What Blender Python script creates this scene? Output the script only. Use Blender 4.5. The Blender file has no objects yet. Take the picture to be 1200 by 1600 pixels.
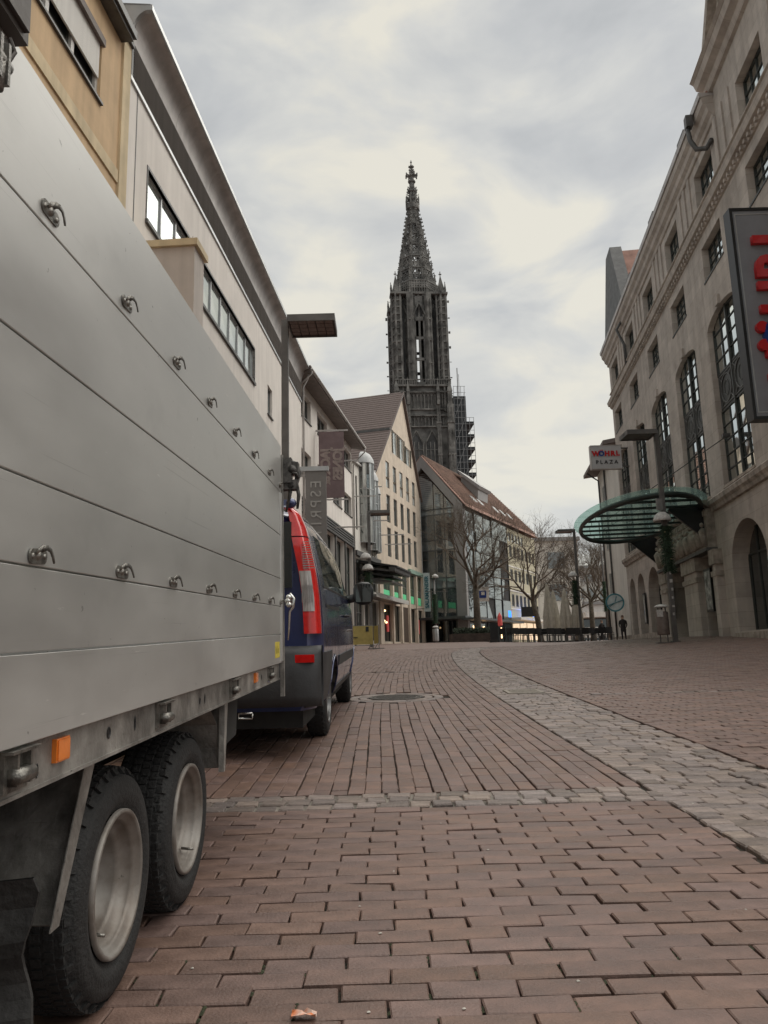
import bpy, bmesh, math, random
from math import sin, cos, pi, radians, atan, exp, sqrt, hypot, tan
from mathutils import Vector, Matrix, Euler
random.seed(7)
S = bpy.context.scene
COL = S.collection

# ---------------------------------------------------------------- camera
PITCH, ROLL = radians(10.69), radians(1.555)
cam = bpy.data.cameras.new('camera'); cam_o = bpy.data.objects.new('camera', cam); COL.objects.link(cam_o)
F = Vector((0, cos(PITCH), sin(PITCH))); R0 = Vector((1, 0, 0)); U0 = Vector((0, -sin(PITCH), cos(PITCH)))
Rv = R0*cos(ROLL) - U0*sin(ROLL); Uv = R0*sin(ROLL) + U0*cos(ROLL)
m = Matrix((Rv, Uv, -F)).transposed().to_4x4(); m.translation = (0, 0, 1.0)
cam_o.matrix_world = m
cam.sensor_fit = 'VERTICAL'; cam.sensor_height = 36.0; cam.lens = 36.0*1200/1600
cam.clip_start = 0.05; cam.clip_end = 3000
S.camera = cam_o
S.render.resolution_x, S.render.resolution_y = 768, 1024
try:
    S.cycles.max_bounces = 6; S.cycles.transparent_max_bounces = 12
except Exception: pass

# ---------------------------------------------------------------- world: Nishita sky behind a broken overcast
W = bpy.data.worlds.new('World'); S.world = W; W.use_nodes = True
nt = W.node_tree; nt.nodes.clear()
def N(t, **k):
    n = nt.nodes.new(t)
    for a, b in k.items(): setattr(n, a, b)
    return n
def LK(a, b): nt.links.new(a, b)
sky = N('ShaderNodeTexSky', sky_type='NISHITA', sun_disc=False)
sky.sun_elevation = radians(56); sky.sun_rotation = radians(70); sky.air_density = 1; sky.dust_density = 2
bg1 = N('ShaderNodeBackground'); bg1.inputs[1].default_value = 0.10; LK(sky.outputs[0], bg1.inputs[0])
tc = N('ShaderNodeTexCoord'); mp = N('ShaderNodeMapping'); mp.inputs['Scale'].default_value = (1.0, 1.0, 2.2)
LK(tc.outputs['Generated'], mp.inputs[0])
n1 = N('ShaderNodeTexNoise'); n1.inputs['Scale'].default_value = 4.6; n1.inputs['Detail'].default_value = 7; n1.inputs['Roughness'].default_value = .5; n1.inputs['Distortion'].default_value = .35
n2 = N('ShaderNodeTexNoise'); n2.inputs['Scale'].default_value = 1.1; n2.inputs['Detail'].default_value = 2
mp2 = N('ShaderNodeMapping'); mp2.inputs['Scale'].default_value = (1, 1, 1.6); mp2.inputs['Location'].default_value = (3.1, 1.7, .4)
LK(tc.outputs['Generated'], mp2.inputs[0])
LK(mp.outputs[0], n1.inputs['Vector']); LK(mp2.outputs[0], n2.inputs['Vector'])
mul = N('ShaderNodeMath', operation='MULTIPLY_ADD'); LK(n2.outputs[0], mul.inputs[0]); mul.inputs[1].default_value = .5; LK(n1.outputs[0], mul.inputs[2])
# thinner cloud round the hidden sun
sd = Vector((sin(radians(17))*cos(radians(24)), cos(radians(17))*cos(radians(24)), sin(radians(24))))
dot = N('ShaderNodeVectorMath', operation='DOT_PRODUCT'); nrm = N('ShaderNodeVectorMath', operation='NORMALIZE')
LK(tc.outputs['Generated'], nrm.inputs[0]); LK(nrm.outputs[0], dot.inputs[0]); dot.inputs[1].default_value = sd
mr = N('ShaderNodeMapRange'); LK(dot.outputs['Value'], mr.inputs[0])
mr.inputs[1].default_value = .90; mr.inputs[2].default_value = 1.0; mr.inputs[3].default_value = 0; mr.inputs[4].default_value = .05
add = N('ShaderNodeMath', operation='ADD'); LK(mul.outputs[0], add.inputs[0]); LK(mr.outputs[0], add.inputs[1])
cr = N('ShaderNodeValToRGB'); LK(add.outputs[0], cr.inputs[0])
el = cr.color_ramp.elements
el[0].position = .62; el[0].color = (.203, .208, .208, 1)
el[1].position = .95; el[1].color = (.345, .330, .285, 1)
e = el.new(.74); e.color = (.240, .243, .240, 1)
e = el.new(.85); e.color = (.288, .286, .270, 1)
bg2 = N('ShaderNodeBackground'); LK(cr.outputs[0], bg2.inputs[0]); bg2.inputs[1].default_value = 1.0
mix = N('ShaderNodeMixShader'); mix.inputs[0].default_value = .95
LK(bg1.outputs[0], mix.inputs[1]); LK(bg2.outputs[0], mix.inputs[2])
out = N('ShaderNodeOutputWorld'); LK(mix.outputs[0], out.inputs[0])

SAZ, SEL = radians(70), radians(56)
sun = bpy.data.lights.new('sun', 'SUN'); sun.energy = 1.5; sun.angle = radians(85); sun.color = (1, .96, .88)
sun_o = bpy.data.objects.new('sun', sun); COL.objects.link(sun_o)
sun_o.rotation_euler = Vector((-sin(SAZ)*cos(SEL), -cos(SAZ)*cos(SEL), -sin(SEL))).to_track_quat('-Z', 'Y').to_euler()
S.view_settings.view_transform = 'Standard'; S.view_settings.look = 'None'
S.view_settings.exposure = 1.22; S.view_settings.gamma = 1; S.view_settings.use_curve_mapping = False

# ---------------------------------------------------------------- helpers
def ss(a, b, t):
    t = min(1, max(0, (t-a)/(b-a))); return t*t*(3-2*t)
def gz(x, y):
    z = .0394*y if y < 25 else .985+1.97*(1-exp(-(y-25)/50))
    return z+ss(6, 12, x)*ss(8, 24, y)*(.28*(1-ss(28, 45, y))-.2*ss(35, 55, y))

class Frame:
    def __init__(s, o, yaw=0, pitch=0):
        s.o = Vector(o); s.yaw = yaw; s.pitch = pitch
        s.m = Matrix.Translation(s.o) @ (Matrix.Rotation(-yaw, 4, 'Z') @ Matrix.Rotation(pitch, 4, 'X'))
    def w(s, x, y, z): return s.m @ Vector((x, y, z))
WORLD = Frame((0, 0, 0))

def thing(name, label, cat, base, frame=WORLD, group=None, kind=None):
    """Empty standing at local point base of the frame; parts are built in frame coordinates."""
    o = bpy.data.objects.new(name, None); COL.objects.link(o); o.empty_display_size = .3
    o.matrix_world = frame.m @ Matrix.Translation(Vector(base))
    if label: o['label'] = label
    if cat: o['category'] = cat
    if group: o['group'] = group
    if kind: o['kind'] = kind
    BASE[o.name] = Vector(base); return o
BASE = {}

class M:
    def __init__(s): s.v = []; s.f = []; s.mi = []; s.cur = 0; s.sm = []; s.smooth = False
    def add(s, vs, fs):
        n = len(s.v); s.v += [tuple(p) for p in vs]
        for f in fs:
            s.f.append(tuple(i+n for i in f)); s.mi.append(s.cur); s.sm.append(s.smooth)
        return s
    def box(s, x0, x1, y0, y1, z0, z1, mi=None):
        c = s.cur
        if mi is not None: s.cur = mi
        if x0 > x1: x0, x1 = x1, x0
        if y0 > y1: y0, y1 = y1, y0
        if z0 > z1: z0, z1 = z1, z0
        s.add([(x0, y0, z0), (x1, y0, z0), (x1, y1, z0), (x0, y1, z0), (x0, y0, z1), (x1, y0, z1), (x1, y1, z1), (x0, y1, z1)],
              [(0, 3, 2, 1), (4, 5, 6, 7), (0, 1, 5, 4), (1, 2, 6, 5), (2, 3, 7, 6), (3, 0, 4, 7)])
        s.cur = c; return s
    def quad(s, a, b, c, d, mi=None):
        k = s.cur
        if mi is not None: s.cur = mi
        s.add([a, b, c, d], [(0, 1, 2, 3)]); s.cur = k; return s
    def poly(s, pts): s.add(pts, [tuple(range(len(pts)))]); return s
    def prism(s, pts, ax, a, b):
        """extrude 2D polygon along axis ax (0,1,2) from a to b; pts are the other two coords in order"""
        def p(q, t):
            l = list(q); l.insert(ax, t); return tuple(l)
        n = len(pts)
        s.add([p(q, a) for q in pts]+[p(q, b) for q in pts],
              [tuple(range(n-1, -1, -1)), tuple(range(n, 2*n))]+[(i, (i+1) % n, n+(i+1) % n, n+i) for i in range(n)])
        return s
    def bar(s, a, b, w, h=None, up=(0, 0, 1)):
        a = Vector(a); b = Vector(b); d = (b-a)
        if d.length < 1e-6: return s
        d.normalize(); up = Vector(up)
        if abs(d.dot(up)) > .98: up = Vector((0, 1, 0))
        x = d.cross(up).normalized(); y = x.cross(d).normalized(); h = h or w
        vs = []
        for p in (a, b):
            for i, j in ((-1, -1), (1, -1), (1, 1), (-1, 1)): vs.append(p+x*(i*w/2)+y*(j*h/2))
        s.add(vs, [(0, 1, 2, 3), (7, 6, 5, 4), (0, 4, 5, 1), (1, 5, 6, 2), (2, 6, 7, 3), (3, 7, 4, 0)]); return s
    def tube(s, pts, rs, n=8, cap=True):
        pts = [Vector(p) for p in pts]
        if not hasattr(rs, '__len__'): rs = [rs]*len(pts)
        base = len(s.v); vs = []; up = Vector((0, 0, 1)); px = None
        for i, p in enumerate(pts):
            d = (pts[min(i+1, len(pts)-1)]-pts[max(i-1, 0)])
            if d.length < 1e-7: d = Vector((0, 0, 1))
            d.normalize()
            if px is None:
                u = up if abs(d.z) < .9 else Vector((1, 0, 0))
                px = d.cross(u).normalized()
            else:
                px = (px-d*px.dot(d))
                px = px.normalized() if px.length > 1e-6 else d.orthogonal().normalized()
            py = d.cross(px)
            for k in range(n):
                a = 2*pi*k/n; vs.append(p+(px*cos(a)+py*sin(a))*rs[i])
        fs = []
        for i in range(len(pts)-1):
            for k in range(n):
                k2 = (k+1) % n; fs.append((i*n+k, i*n+k2, (i+1)*n+k2, (i+1)*n+k))
        if cap: fs += [tuple(range(n-1, -1, -1)), tuple((len(pts)-1)*n+k for k in range(n))]
        s.add(vs, fs); return s
    def lathe(s, prof, c, ax=2, n=24, a0=0, a1=2*pi):
        """prof: list of (r, h); around axis ax through c"""
        full = abs(a1-a0-2*pi) < 1e-6; k = n if full else n+1
        vs = []
        for r, h in prof:
            for i in range(k):
                a = a0+(a1-a0)*i/n; u, w = r*cos(a), r*sin(a)
                q = [u, w]; q.insert(ax, h); vs.append((c[0]+q[0], c[1]+q[1], c[2]+q[2]))
        fs = []
        for j in range(len(prof)-1):
            for i in range(n):
                i2 = (i+1) % k; fs.append((j*k+i, j*k+i2, (j+1)*k+i2, (j+1)*k+i))
        s.add(vs, fs); return s
    def mesh(s, name, mats, off=(0, 0, 0)):
        me = bpy.data.meshes.new(name); off = Vector(off)
        me.from_pydata([(p[0]-off[0], p[1]-off[1], p[2]-off[2]) for p in s.v], [], s.f)
        if not isinstance(mats, (list, tuple)): mats = [mats]
        for q in mats: me.materials.append(q)
        me.polygons.foreach_set('material_index', [min(i, len(mats)-1) for i in s.mi])
        me.polygons.foreach_set('use_smooth', s.sm)
        me.update(); return me
    def build(s, name, mats, parent=None, frame=WORLD, label=None, cat=None, group=None, kind=None):
        if parent is not None:
            off = OFF(parent)
        else: off = Vector(s.v[0]) if False else Vector((0, 0, 0))
        me = s.mesh(name, mats, off); o = bpy.data.objects.new(name, me); COL.objects.link(o)
        if parent is not None: o.parent = parent
        else: o.matrix_world = frame.m.copy()
        if label: o['label'] = label
        if cat: o['category'] = cat
        if group: o['group'] = group
        if kind: o['kind'] = kind
        if parent is not None: BASE[o.name] = off
        return o
def OFF(p): return BASE.get(p.name, Vector((0, 0, 0)))
def place(name, me, parent, loc, rot=(0, 0, 0), scale=None, label=None):
    """shared mesh at frame-local point loc under parent"""
    o = bpy.data.objects.new(name, me); COL.objects.link(o); o.parent = parent
    o.location = Vector(loc)-OFF(parent); o.rotation_euler = rot
    if scale: o.scale = scale
    BASE[o.name] = Vector(loc)
    if label: o['label'] = label
    return o
def copy_tree(o, parent=None, mat=None):
    c = o.copy(); COL.objects.link(c); c.parent = parent
    BASE[c.name] = BASE.get(o.name, Vector((0, 0, 0)))
    for ch in list(o.children): copy_tree(ch, c)
    return c
def text_mesh(name, txt, size, depth=.02, mirror=False, bold=0.0, space=1.0):
    cu = bpy.data.curves.new(name, 'FONT'); cu.body = txt; cu.size = size; cu.extrude = depth/2; cu.offset = bold; cu.space_character = space
    cu.align_x = 'CENTER'; cu.align_y = 'CENTER'; cu.resolution_u = 3
    o = bpy.data.objects.new(name, cu); COL.objects.link(o)
    bpy.context.view_layer.update()
    me = bpy.data.meshes.new_from_object(o.evaluated_get(bpy.context.evaluated_depsgraph_get()))
    bpy.data.objects.remove(o); bpy.data.curves.remove(cu)
    if mirror:
        for v in me.vertices: v.co.x = -v.co.x
        me.flip_normals()
    me.name = name; return me

# ---------------------------------------------------------------- materials
def mat(name, col, rough=.8, metal=0, var=.12, scale=3, bump=0, bscale=None, spec=.5, streak=0, coat=0, col2=None, isl=0, emit=None, estr=0, detail=6, stretch=(1, 1, 1), rvar=0, scuff=0, blocks=None):
    mt = bpy.data.materials.new(name); mt.use_nodes = True; t = mt.node_tree; t.nodes.clear()
    def A(k, **kw):
        n = t.nodes.new(k)
        for a, b in kw.items(): setattr(n, a, b)
        return n
    L = t.links.new
    o = A('ShaderNodeOutputMaterial'); b = A('ShaderNodeBsdfPrincipled'); L(b.outputs[0], o.inputs[0])
    b.inputs['Roughness'].default_value = rough; b.inputs['Metallic'].default_value = metal
    b.inputs['Specular IOR Level'].default_value = spec; b.inputs['Coat Weight'].default_value = coat; b.inputs['Coat Roughness'].default_value = .05
    if emit: b.inputs['Emission Color'].default_value = (*emit, 1); b.inputs['Emission Strength'].default_value = estr
    tcn = A('ShaderNodeTexCoord'); mpn = A('ShaderNodeMapping'); mpn.inputs['Scale'].default_value = stretch; L(tcn.outputs['Object'], mpn.inputs[0])
    n = A('ShaderNodeTexNoise'); n.inputs['Scale'].default_value = scale; n.inputs['Detail'].default_value = detail; n.inputs['Roughness'].default_value = .6; L(mpn.outputs[0], n.inputs['Vector'])
    c2 = col2 or tuple(max(0, c*(1-2.2*var)) for c in col); c1 = tuple(min(1, c*(1+1.3*var)) for c in col) if not col2 else col
    r = A('ShaderNodeValToRGB'); r.color_ramp.elements[0].position = .3; r.color_ramp.elements[1].position = .72
    r.color_ramp.elements[0].color = (*c2, 1); r.color_ramp.elements[1].color = (*c1, 1); L(n.outputs[0], r.inputs[0])
    cur = r.outputs[0]
    if streak:
        mp3 = A('ShaderNodeMapping'); mp3.inputs['Scale'].default_value = (2.5, 2.5, .12); L(tcn.outputs['Object'], mp3.inputs[0])
        n3 = A('ShaderNodeTexNoise'); n3.inputs['Scale'].default_value = 1.3; n3.inputs['Detail'].default_value = 5; L(mp3.outputs[0], n3.inputs['Vector'])
        r3 = A('ShaderNodeMapRange'); r3.inputs[1].default_value = .35; r3.inputs[2].default_value = .7; r3.inputs[3].default_value = 1-streak; r3.inputs[4].default_value = 1.04; L(n3.outputs[0], r3.inputs[0])
        mx = A('ShaderNodeMix', data_type='RGBA', blend_type='MULTIPLY'); mx.inputs[0].default_value = 1; L(cur, mx.inputs[6]); L(r3.outputs[0], mx.inputs[7]); cur = mx.outputs[2]
    if blocks:
        sp = A('ShaderNodeSeparateXYZ'); cb = A('ShaderNodeCombineXYZ'); L(tcn.outputs['Object'], sp.inputs[0]); L(sp.outputs[1], cb.inputs[0]); L(sp.outputs[2], cb.inputs[1])
        bk_ = A('ShaderNodeTexBrick'); L(cb.outputs[0], bk_.inputs['Vector']); bk_.inputs['Scale'].default_value = 1; bk_.inputs['Brick Width'].default_value = blocks[0]; bk_.inputs['Row Height'].default_value = blocks[1]; bk_.inputs['Mortar Size'].default_value = .008
        bk_.inputs['Color1'].default_value = (1, 1, 1, 1); bk_.inputs['Color2'].default_value = (.86, .85, .84, 1); bk_.inputs['Mortar'].default_value = (.70, .68, .66, 1)
        mx = A('ShaderNodeMix', data_type='RGBA', blend_type='MULTIPLY'); mx.inputs[0].default_value = 1; L(cur, mx.inputs[6]); L(bk_.outputs[0], mx.inputs[7]); cur = mx.outputs[2]
    if scuff:
        for sc_, st_, lo_, hi_, dk in ((3.5, (1, .8, 1), .60, .72, 1-scuff*.14), (30, (1, 1, 1), .69, .73, 1-scuff), (22, (1, .35, 3), .71, .74, 1+scuff*.45), (5, (1, .25, 30), .66, .72, 1-scuff*.35)):
            mq = A('ShaderNodeMapping'); mq.inputs['Scale'].default_value = st_; mq.inputs['Location'].default_value = (sc_, sc_*.3, 1); L(tcn.outputs['Object'], mq.inputs[0])
            nq = A('ShaderNodeTexNoise'); nq.inputs['Scale'].default_value = sc_; nq.inputs['Detail'].default_value = 4; nq.inputs['Roughness'].default_value = .6; L(mq.outputs[0], nq.inputs['Vector'])
            rq = A('ShaderNodeMapRange'); rq.inputs[1].default_value = lo_; rq.inputs[2].default_value = hi_; rq.inputs[3].default_value = 1; rq.inputs[4].default_value = dk; L(nq.outputs[0], rq.inputs[0])
            mx = A('ShaderNodeMix', data_type='RGBA', blend_type='MULTIPLY'); mx.inputs[0].default_value = 1; L(cur, mx.inputs[6]); L(rq.outputs[0], mx.inputs[7]); cur = mx.outputs[2]
    if isl:
        ge = A('ShaderNodeNewGeometry'); oi = A('ShaderNodeObjectInfo')
        ad = A('ShaderNodeMath', operation='ADD'); L(ge.outputs['Random Per Island'], ad.inputs[0]); L(oi.outputs['Random'], ad.inputs[1])
        fr = A('ShaderNodeMath', operation='FRACT'); L(ad.outputs[0], fr.inputs[0])
        wn = A('ShaderNodeTexWhiteNoise', noise_dimensions='1D'); L(fr.outputs[0], wn.inputs['W'])
        hs = A('ShaderNodeHueSaturation'); L(cur, hs.inputs['Color'])
        m1 = A('ShaderNodeMapRange'); L(wn.outputs['Value'], m1.inputs[0]); m1.inputs[3].default_value = 1-isl; m1.inputs[4].default_value = 1+isl; L(m1.outputs[0], hs.inputs['Value'])
        m2 = A('ShaderNodeMapRange'); L(fr.outputs[0], m2.inputs[0]); m2.inputs[3].default_value = 1-isl*.8; m2.inputs[4].default_value = 1+isl*.5; L(m2.outputs[0], hs.inputs['Saturation'])
        m3 = A('ShaderNodeMapRange'); L(fr.outputs[0], m3.inputs[0]); m3.inputs[3].default_value = .5-isl*.03; m3.inputs[4].default_value = .5+isl*.04; L(m3.outputs[0], hs.inputs['Hue'])
        cur = hs.outputs[0]
    L(cur, b.inputs['Base Color'])
    if rvar:
        rr = A('ShaderNodeMapRange'); L(n.outputs[0], rr.inputs[0]); rr.inputs[1].default_value = .3; rr.inputs[2].default_value = .7; rr.inputs[3].default_value = rough-rvar; rr.inputs[4].default_value = rough+rvar; L(rr.outputs[0], b.inputs['Roughness'])
    if bump:
        nb = A('ShaderNodeTexNoise'); nb.inputs['Scale'].default_value = bscale or scale*8; nb.inputs['Detail'].default_value = 5; L(tcn.outputs['Object'], nb.inputs['Vector'])
        bp = A('ShaderNodeBump'); bp.inputs['Strength'].default_value = bump; bp.inputs['Distance'].default_value = .02; L(nb.outputs[0], bp.inputs['Height']); L(bp.outputs[0], b.inputs['Normal'])
    mt['bsdf'] = b.name
    return mt
def glassmat(name, tint=(.03, .035, .035), rough=.03, refl=.35, wav=.25):
    """window glass over a dim room: dark base under a mirror coat"""
    mt = bpy.data.materials.new(name); mt.use_nodes = True; t = mt.node_tree; t.nodes.clear(); L = t.links.new
    o = t.nodes.new('ShaderNodeOutputMaterial'); d = t.nodes.new('ShaderNodeBsdfDiffuse'); g = t.nodes.new('ShaderNodeBsdfGlossy'); mx = t.nodes.new('ShaderNodeMixShader')
    fr = t.nodes.new('ShaderNodeFresnel'); fr.inputs[0].default_value = 1.5
    mr = t.nodes.new('ShaderNodeMapRange'); mr.inputs[1].default_value = .04; mr.inputs[2].default_value = .7; mr.inputs[3].default_value = refl; mr.inputs[4].default_value = .98
    L(fr.outputs[0], mr.inputs[0]); L(mr.outputs[0], mx.inputs[0])
    tcn = t.nodes.new('ShaderNodeTexCoord'); n = t.nodes.new('ShaderNodeTexNoise'); n.inputs['Scale'].default_value = .8; L(tcn.outputs['Object'], n.inputs['Vector'])
    r = t.nodes.new('ShaderNodeValToRGB'); r.color_ramp.elements[0].position = .35; r.color_ramp.elements[1].position = .7
    r.color_ramp.elements[0].color = (*[c*.4 for c in tint], 1); r.color_ramp.elements[1].color = (*[min(1, c*1.5) for c in tint], 1)
    L(n.outputs[0], r.inputs[0]); L(r.outputs[0], d.inputs[0])
    g.inputs['Roughness'].default_value = rough; g.inputs['Color'].default_value = (.82, .87, .86, 1)
    nb = t.nodes.new('ShaderNodeTexNoise'); nb.inputs['Scale'].default_value = .9; nb.inputs['Detail'].default_value = 1; L(tcn.outputs['Object'], nb.inputs['Vector'])
    bp = t.nodes.new('ShaderNodeBump'); bp.inputs['Strength'].default_value = wav; bp.inputs['Distance'].default_value = .03; L(nb.outputs[0], bp.inputs['Height']); L(bp.outputs[0], g.inputs['Normal'])
    L(d.outputs[0], mx.inputs[1]); L(g.outputs[0], mx.inputs[2]); L(mx.outputs[0], o.inputs[0]); return mt

B_brick = mat('brick_clay', (.158, .098, .079), .55, var=.16, scale=9, bump=.22, bscale=110, scuff=.5, isl=.17, rvar=.12)
B_bricktop = B_brick
B_sett = mat('sett_stone', (.200, .157, .138), .55, var=.18, scale=12, bump=.4, bscale=60, isl=.30)
B_mortar2 = mat('mixed_joint_mortar', (.30, .27, .235), .95, var=.2, scale=5, bump=.5, col2=(.03, .026, .02))
B_mortar = mat('pale_mortar', (.33, .30, .26), .9, var=.15, scale=20, bump=.5)
B_bed = mat('joint_sand', (.045, .036, .028), .95, var=.3, scale=15, bump=.6, col2=(.018, .017, .011))
B_pave = mat('paving_far', (.235, .150, .118), .8, var=.2, scale=3, bump=.2)
ALU = mat('brushed_aluminium', (.62, .62, .60), .40, .72, var=.07, scale=1.6, bump=.05, bscale=2, stretch=(1, .6, 1.5), rvar=.09, scuff=.5)
ALU2 = mat('galvanised_steel', (.36, .345, .32), .5, .55, var=.3, scale=7, bump=.2, rvar=.1, streak=.35, scuff=.6)
GALV = mat('cast_latch_metal', (.24, .23, .21), .4, .85, var=.3, scale=25, bump=.2)
CHR = mat('worn_chrome', (.6, .59, .56), .22, 1, var=.15, scale=20)
RUB = mat('tyre_rubber', (.022, .022, .022), .75, var=.3, scale=14, bump=.35, bscale=90, col2=(.012, .012, .012))
RUBD = mat('dusty_rubber', (.030, .029, .028), .8, var=.35, scale=6, bump=.3)
RIM = mat('painted_rim', (.30, .285, .265), .5, .4, var=.2, scale=9, col2=(.14, .115, .095), rvar=.1, scuff=.5)
BLACK = mat('black_paint', (.012, .013, .014), .4, var=.2, scale=5)
DARKU = mat('underbody_dark', (.02, .02, .019), .8, var=.3, scale=5)
AMB = mat('amber_lens', (.72, .19, .02), .25, var=.08, scale=30, coat=.6)
YEL = mat('yellow_sticker', (.62, .50, .07), .5, var=.12, scale=30)
VAN = mat('van_blue_paint', (.028, .040, .125), .28, .35, var=.12, scale=2, coat=.9, rvar=.04)
VANP = mat('van_grey_plastic', (.035, .036, .038), .55, var=.15, scale=8, bump=.1)
REDL = mat('red_lens', (.62, .014, .012), .12, var=.1, scale=18, coat=1)
CLRL = mat('clear_lens', (.50, .47, .45), .12, .3, var=.25, scale=22, coat=1, stretch=(6, 6, .4))
VGLS = glassmat('van_glass', (.015, .017, .018), .03, .10, .05)
def setup_lamp(): pass

# ================================================================ GROUND
def lerp_tab(tab, y):
    if y <= tab[0][0]: return tab[0][1]
    for (a, b), (c, d) in zip(tab, tab[1:]):
        if y <= c:
            t = (y-a)/(c-a); return b+(d-b)*t
    (a, b), (c, d) = tab[-2:]; return d+(d-b)/(c-a)*(y-c)
TL = [(0, 1.53), (4, 1.52), (8, 1.47), (11, 1.47), (13, 1.49), (16, 1.56), (19, 1.67), (22, 1.82), (25, 2.02), (27.5, 2.24), (30, 2.62), (32, 3.15), (34, 4.1), (36, 5.6)]
def xL(y): return lerp_tab(TL, y)
def xR(y): return xL(y)+.98+.0*y
def wallR(y): return 9+.126*y
def wallL(y): return -6.5+.06*y if y < 38.4 else -10.3+.15*y

ZY0, ZY1, ZX0, ZX1 = .6, 34, -6, 13.4
def sheet(name, x0, x1, y0, y1, nx, ny, dz, mt, hole=None, kind='structure', parent=None):
    b = M(); xs = [x0+(x1-x0)*i/nx for i in range(nx+1)]; ys = [y0+(y1-y0)*j/ny for j in range(ny+1)]
    b.add([(x, y, gz(x, y)+dz) for y in ys for x in xs],
          [(j*(nx+1)+i, j*(nx+1)+i+1, (j+1)*(nx+1)+i+1, (j+1)*(nx+1)+i) for j in range(ny) for i in range(nx)
           if not (hole and hole[0]-.01 <= xs[i] and xs[i+1] <= hole[1]+.01 and hole[2]-.01 <= ys[j] and ys[j+1] <= hole[3]+.01)])
    o = b.build(name, mt, kind=kind if parent is None else None, parent=parent); return o
bed = sheet('pavement', ZX0, ZX1, ZY0, ZY1, 60, 110, -.022, B_bed)
# far paving and the ground behind the houses: one sheet to the horizon with a hole where the bricks lie
b = M()
def strip(x0, x1, y0, y1, nx, ny):
    xs = [x0+(x1-x0)*i/nx for i in range(nx+1)]; ys = [y0+(y1-y0)*j/ny for j in range(ny+1)]
    b.add([(x, y, gz(x, y)-.004) for y in ys for x in xs], [(j*(nx+1)+i, j*(nx+1)+i+1, (j+1)*(nx+1)+i+1, (j+1)*(nx+1)+i) for j in range(ny) for i in range(nx)])
strip(-700, ZX0, -200, 34, 10, 40); strip(ZX1, 700, -200, 34, 10, 60); strip(ZX0, ZX1, -200, ZY0, 8, 10)
strip(-700, ZX0, 34, 100, 6, 20); strip(ZX0, 30, 34, 100, 36, 44); strip(30, 700, 34, 100, 6, 20); strip(-700, 700, 100, 1500, 8, 14)
B_pave2 = bpy.data.materials.new('far_brick_paving'); B_pave2.use_nodes = True
t = B_pave2.node_tree; bs = t.nodes['Principled BSDF']; bs.inputs['Roughness'].default_value = .52
tcn = t.nodes.new('ShaderNodeTexCoord'); br = t.nodes.new('ShaderNodeTexBrick'); t.links.new(tcn.outputs['Object'], br.inputs['Vector'])
br.inputs['Scale'].default_value = 1; br.inputs['Brick Width'].default_value = .245; br.inputs['Row Height'].default_value = .12; br.inputs['Mortar Size'].default_value = .008
br.inputs['Color1'].default_value = (.222, .142, .120, 1); br.inputs['Color2'].default_value = (.155, .10, .083, 1); br.inputs['Mortar'].default_value = (.06, .045, .035, 1)
nn = t.nodes.new('ShaderNodeTexNoise'); nn.inputs['Scale'].default_value = .7; nn.inputs['Detail'].default_value = 8; t.links.new(tcn.outputs['Object'], nn.inputs['Vector'])
mm = t.nodes.new('ShaderNodeMapRange'); mm.inputs[1].default_value = .3; mm.inputs[2].default_value = .7; mm.inputs[3].default_value = .8; mm.inputs[4].default_value = 1.15; t.links.new(nn.outputs[0], mm.inputs[0])
mx = t.nodes.new('ShaderNodeMix'); mx.data_type = 'RGBA'; mx.blend_type = 'MULTIPLY'; mx.inputs[0].default_value = 1; t.links.new(br.outputs[0], mx.inputs[6]); t.links.new(mm.outputs[0], mx.inputs[7]); t.links.new(mx.outputs[2], bs.inputs['Base Color'])
b.build('ground', B_pave2, kind='structure')

rnd = random.Random(11)
def block_verts(lx, ly, h, bev, jit, r=rnd, dome=0.0):
    """chamfered block, top at z=0, sides down to -h"""
    J = lambda: r.uniform(-jit, jit)
    cs = [(-lx/2, -ly/2), (lx/2, -ly/2), (lx/2, ly/2), (-lx/2, ly/2)]
    cs = [(x+J(), y+J()) for x, y in cs]
    top = [(x*(1-2*bev/lx), y*(1-2*bev/ly), r.uniform(-jit, jit)*.3+dome) for x, y in cs]
    ring = [(x, y, -bev*.8) for x, y in cs]; bot = [(x, y, -h) for x, y in cs]
    return top+ring+bot
BF = [(0, 1, 2, 3)]+[(i, i+4, (i+1) % 4+4, (i+1) % 4) for i in range(4)]+[(i+4, i+8, (i+1) % 4+8, (i+1) % 4+4) for i in range(4)]
def vmesh(name, lx, ly, mt, bev, jit, n, dome=0):
    r = []
    for k in range(n):
        q = M(); q.add(block_verts(lx, ly, .03, bev, jit, dome=dome), BF); me = q.mesh(name, mt); r.append(me)
    return r
MOSS = mat('joint_moss', (.035, .04, .018), .95, var=.3, scale=40)
bricks = []   # (x, y, lx, ly, heading, dz)
skipc = (.1, 11.1, .74)
# near field: courses across the lane
y = ZY0+.05; k = 0
while y < 4.44:
    off = (k % 2)*.125+rnd.uniform(-.012, .012)+k*.003
    yy = y+.0475
    x = -3.3+off
    while x < xL(yy)-.02:
        L_ = .246
        x1 = min(x+L_, xL(yy)+.002)
        if x1-x > .014: bricks.append(((x+x1)/2, yy+rnd.uniform(-.003, .003)+.003*sin(x*2.1), x1-x-rnd.choice([.003, .004, .005, .007]), .0885, rnd.uniform(-.012, .012)-.006, rnd.gauss(0, .002)-(.007 if rnd.random() < .02 else 0), 'A'))
        x += L_+.002
    y += .0962; k += 1
NEAR_END = y
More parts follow.
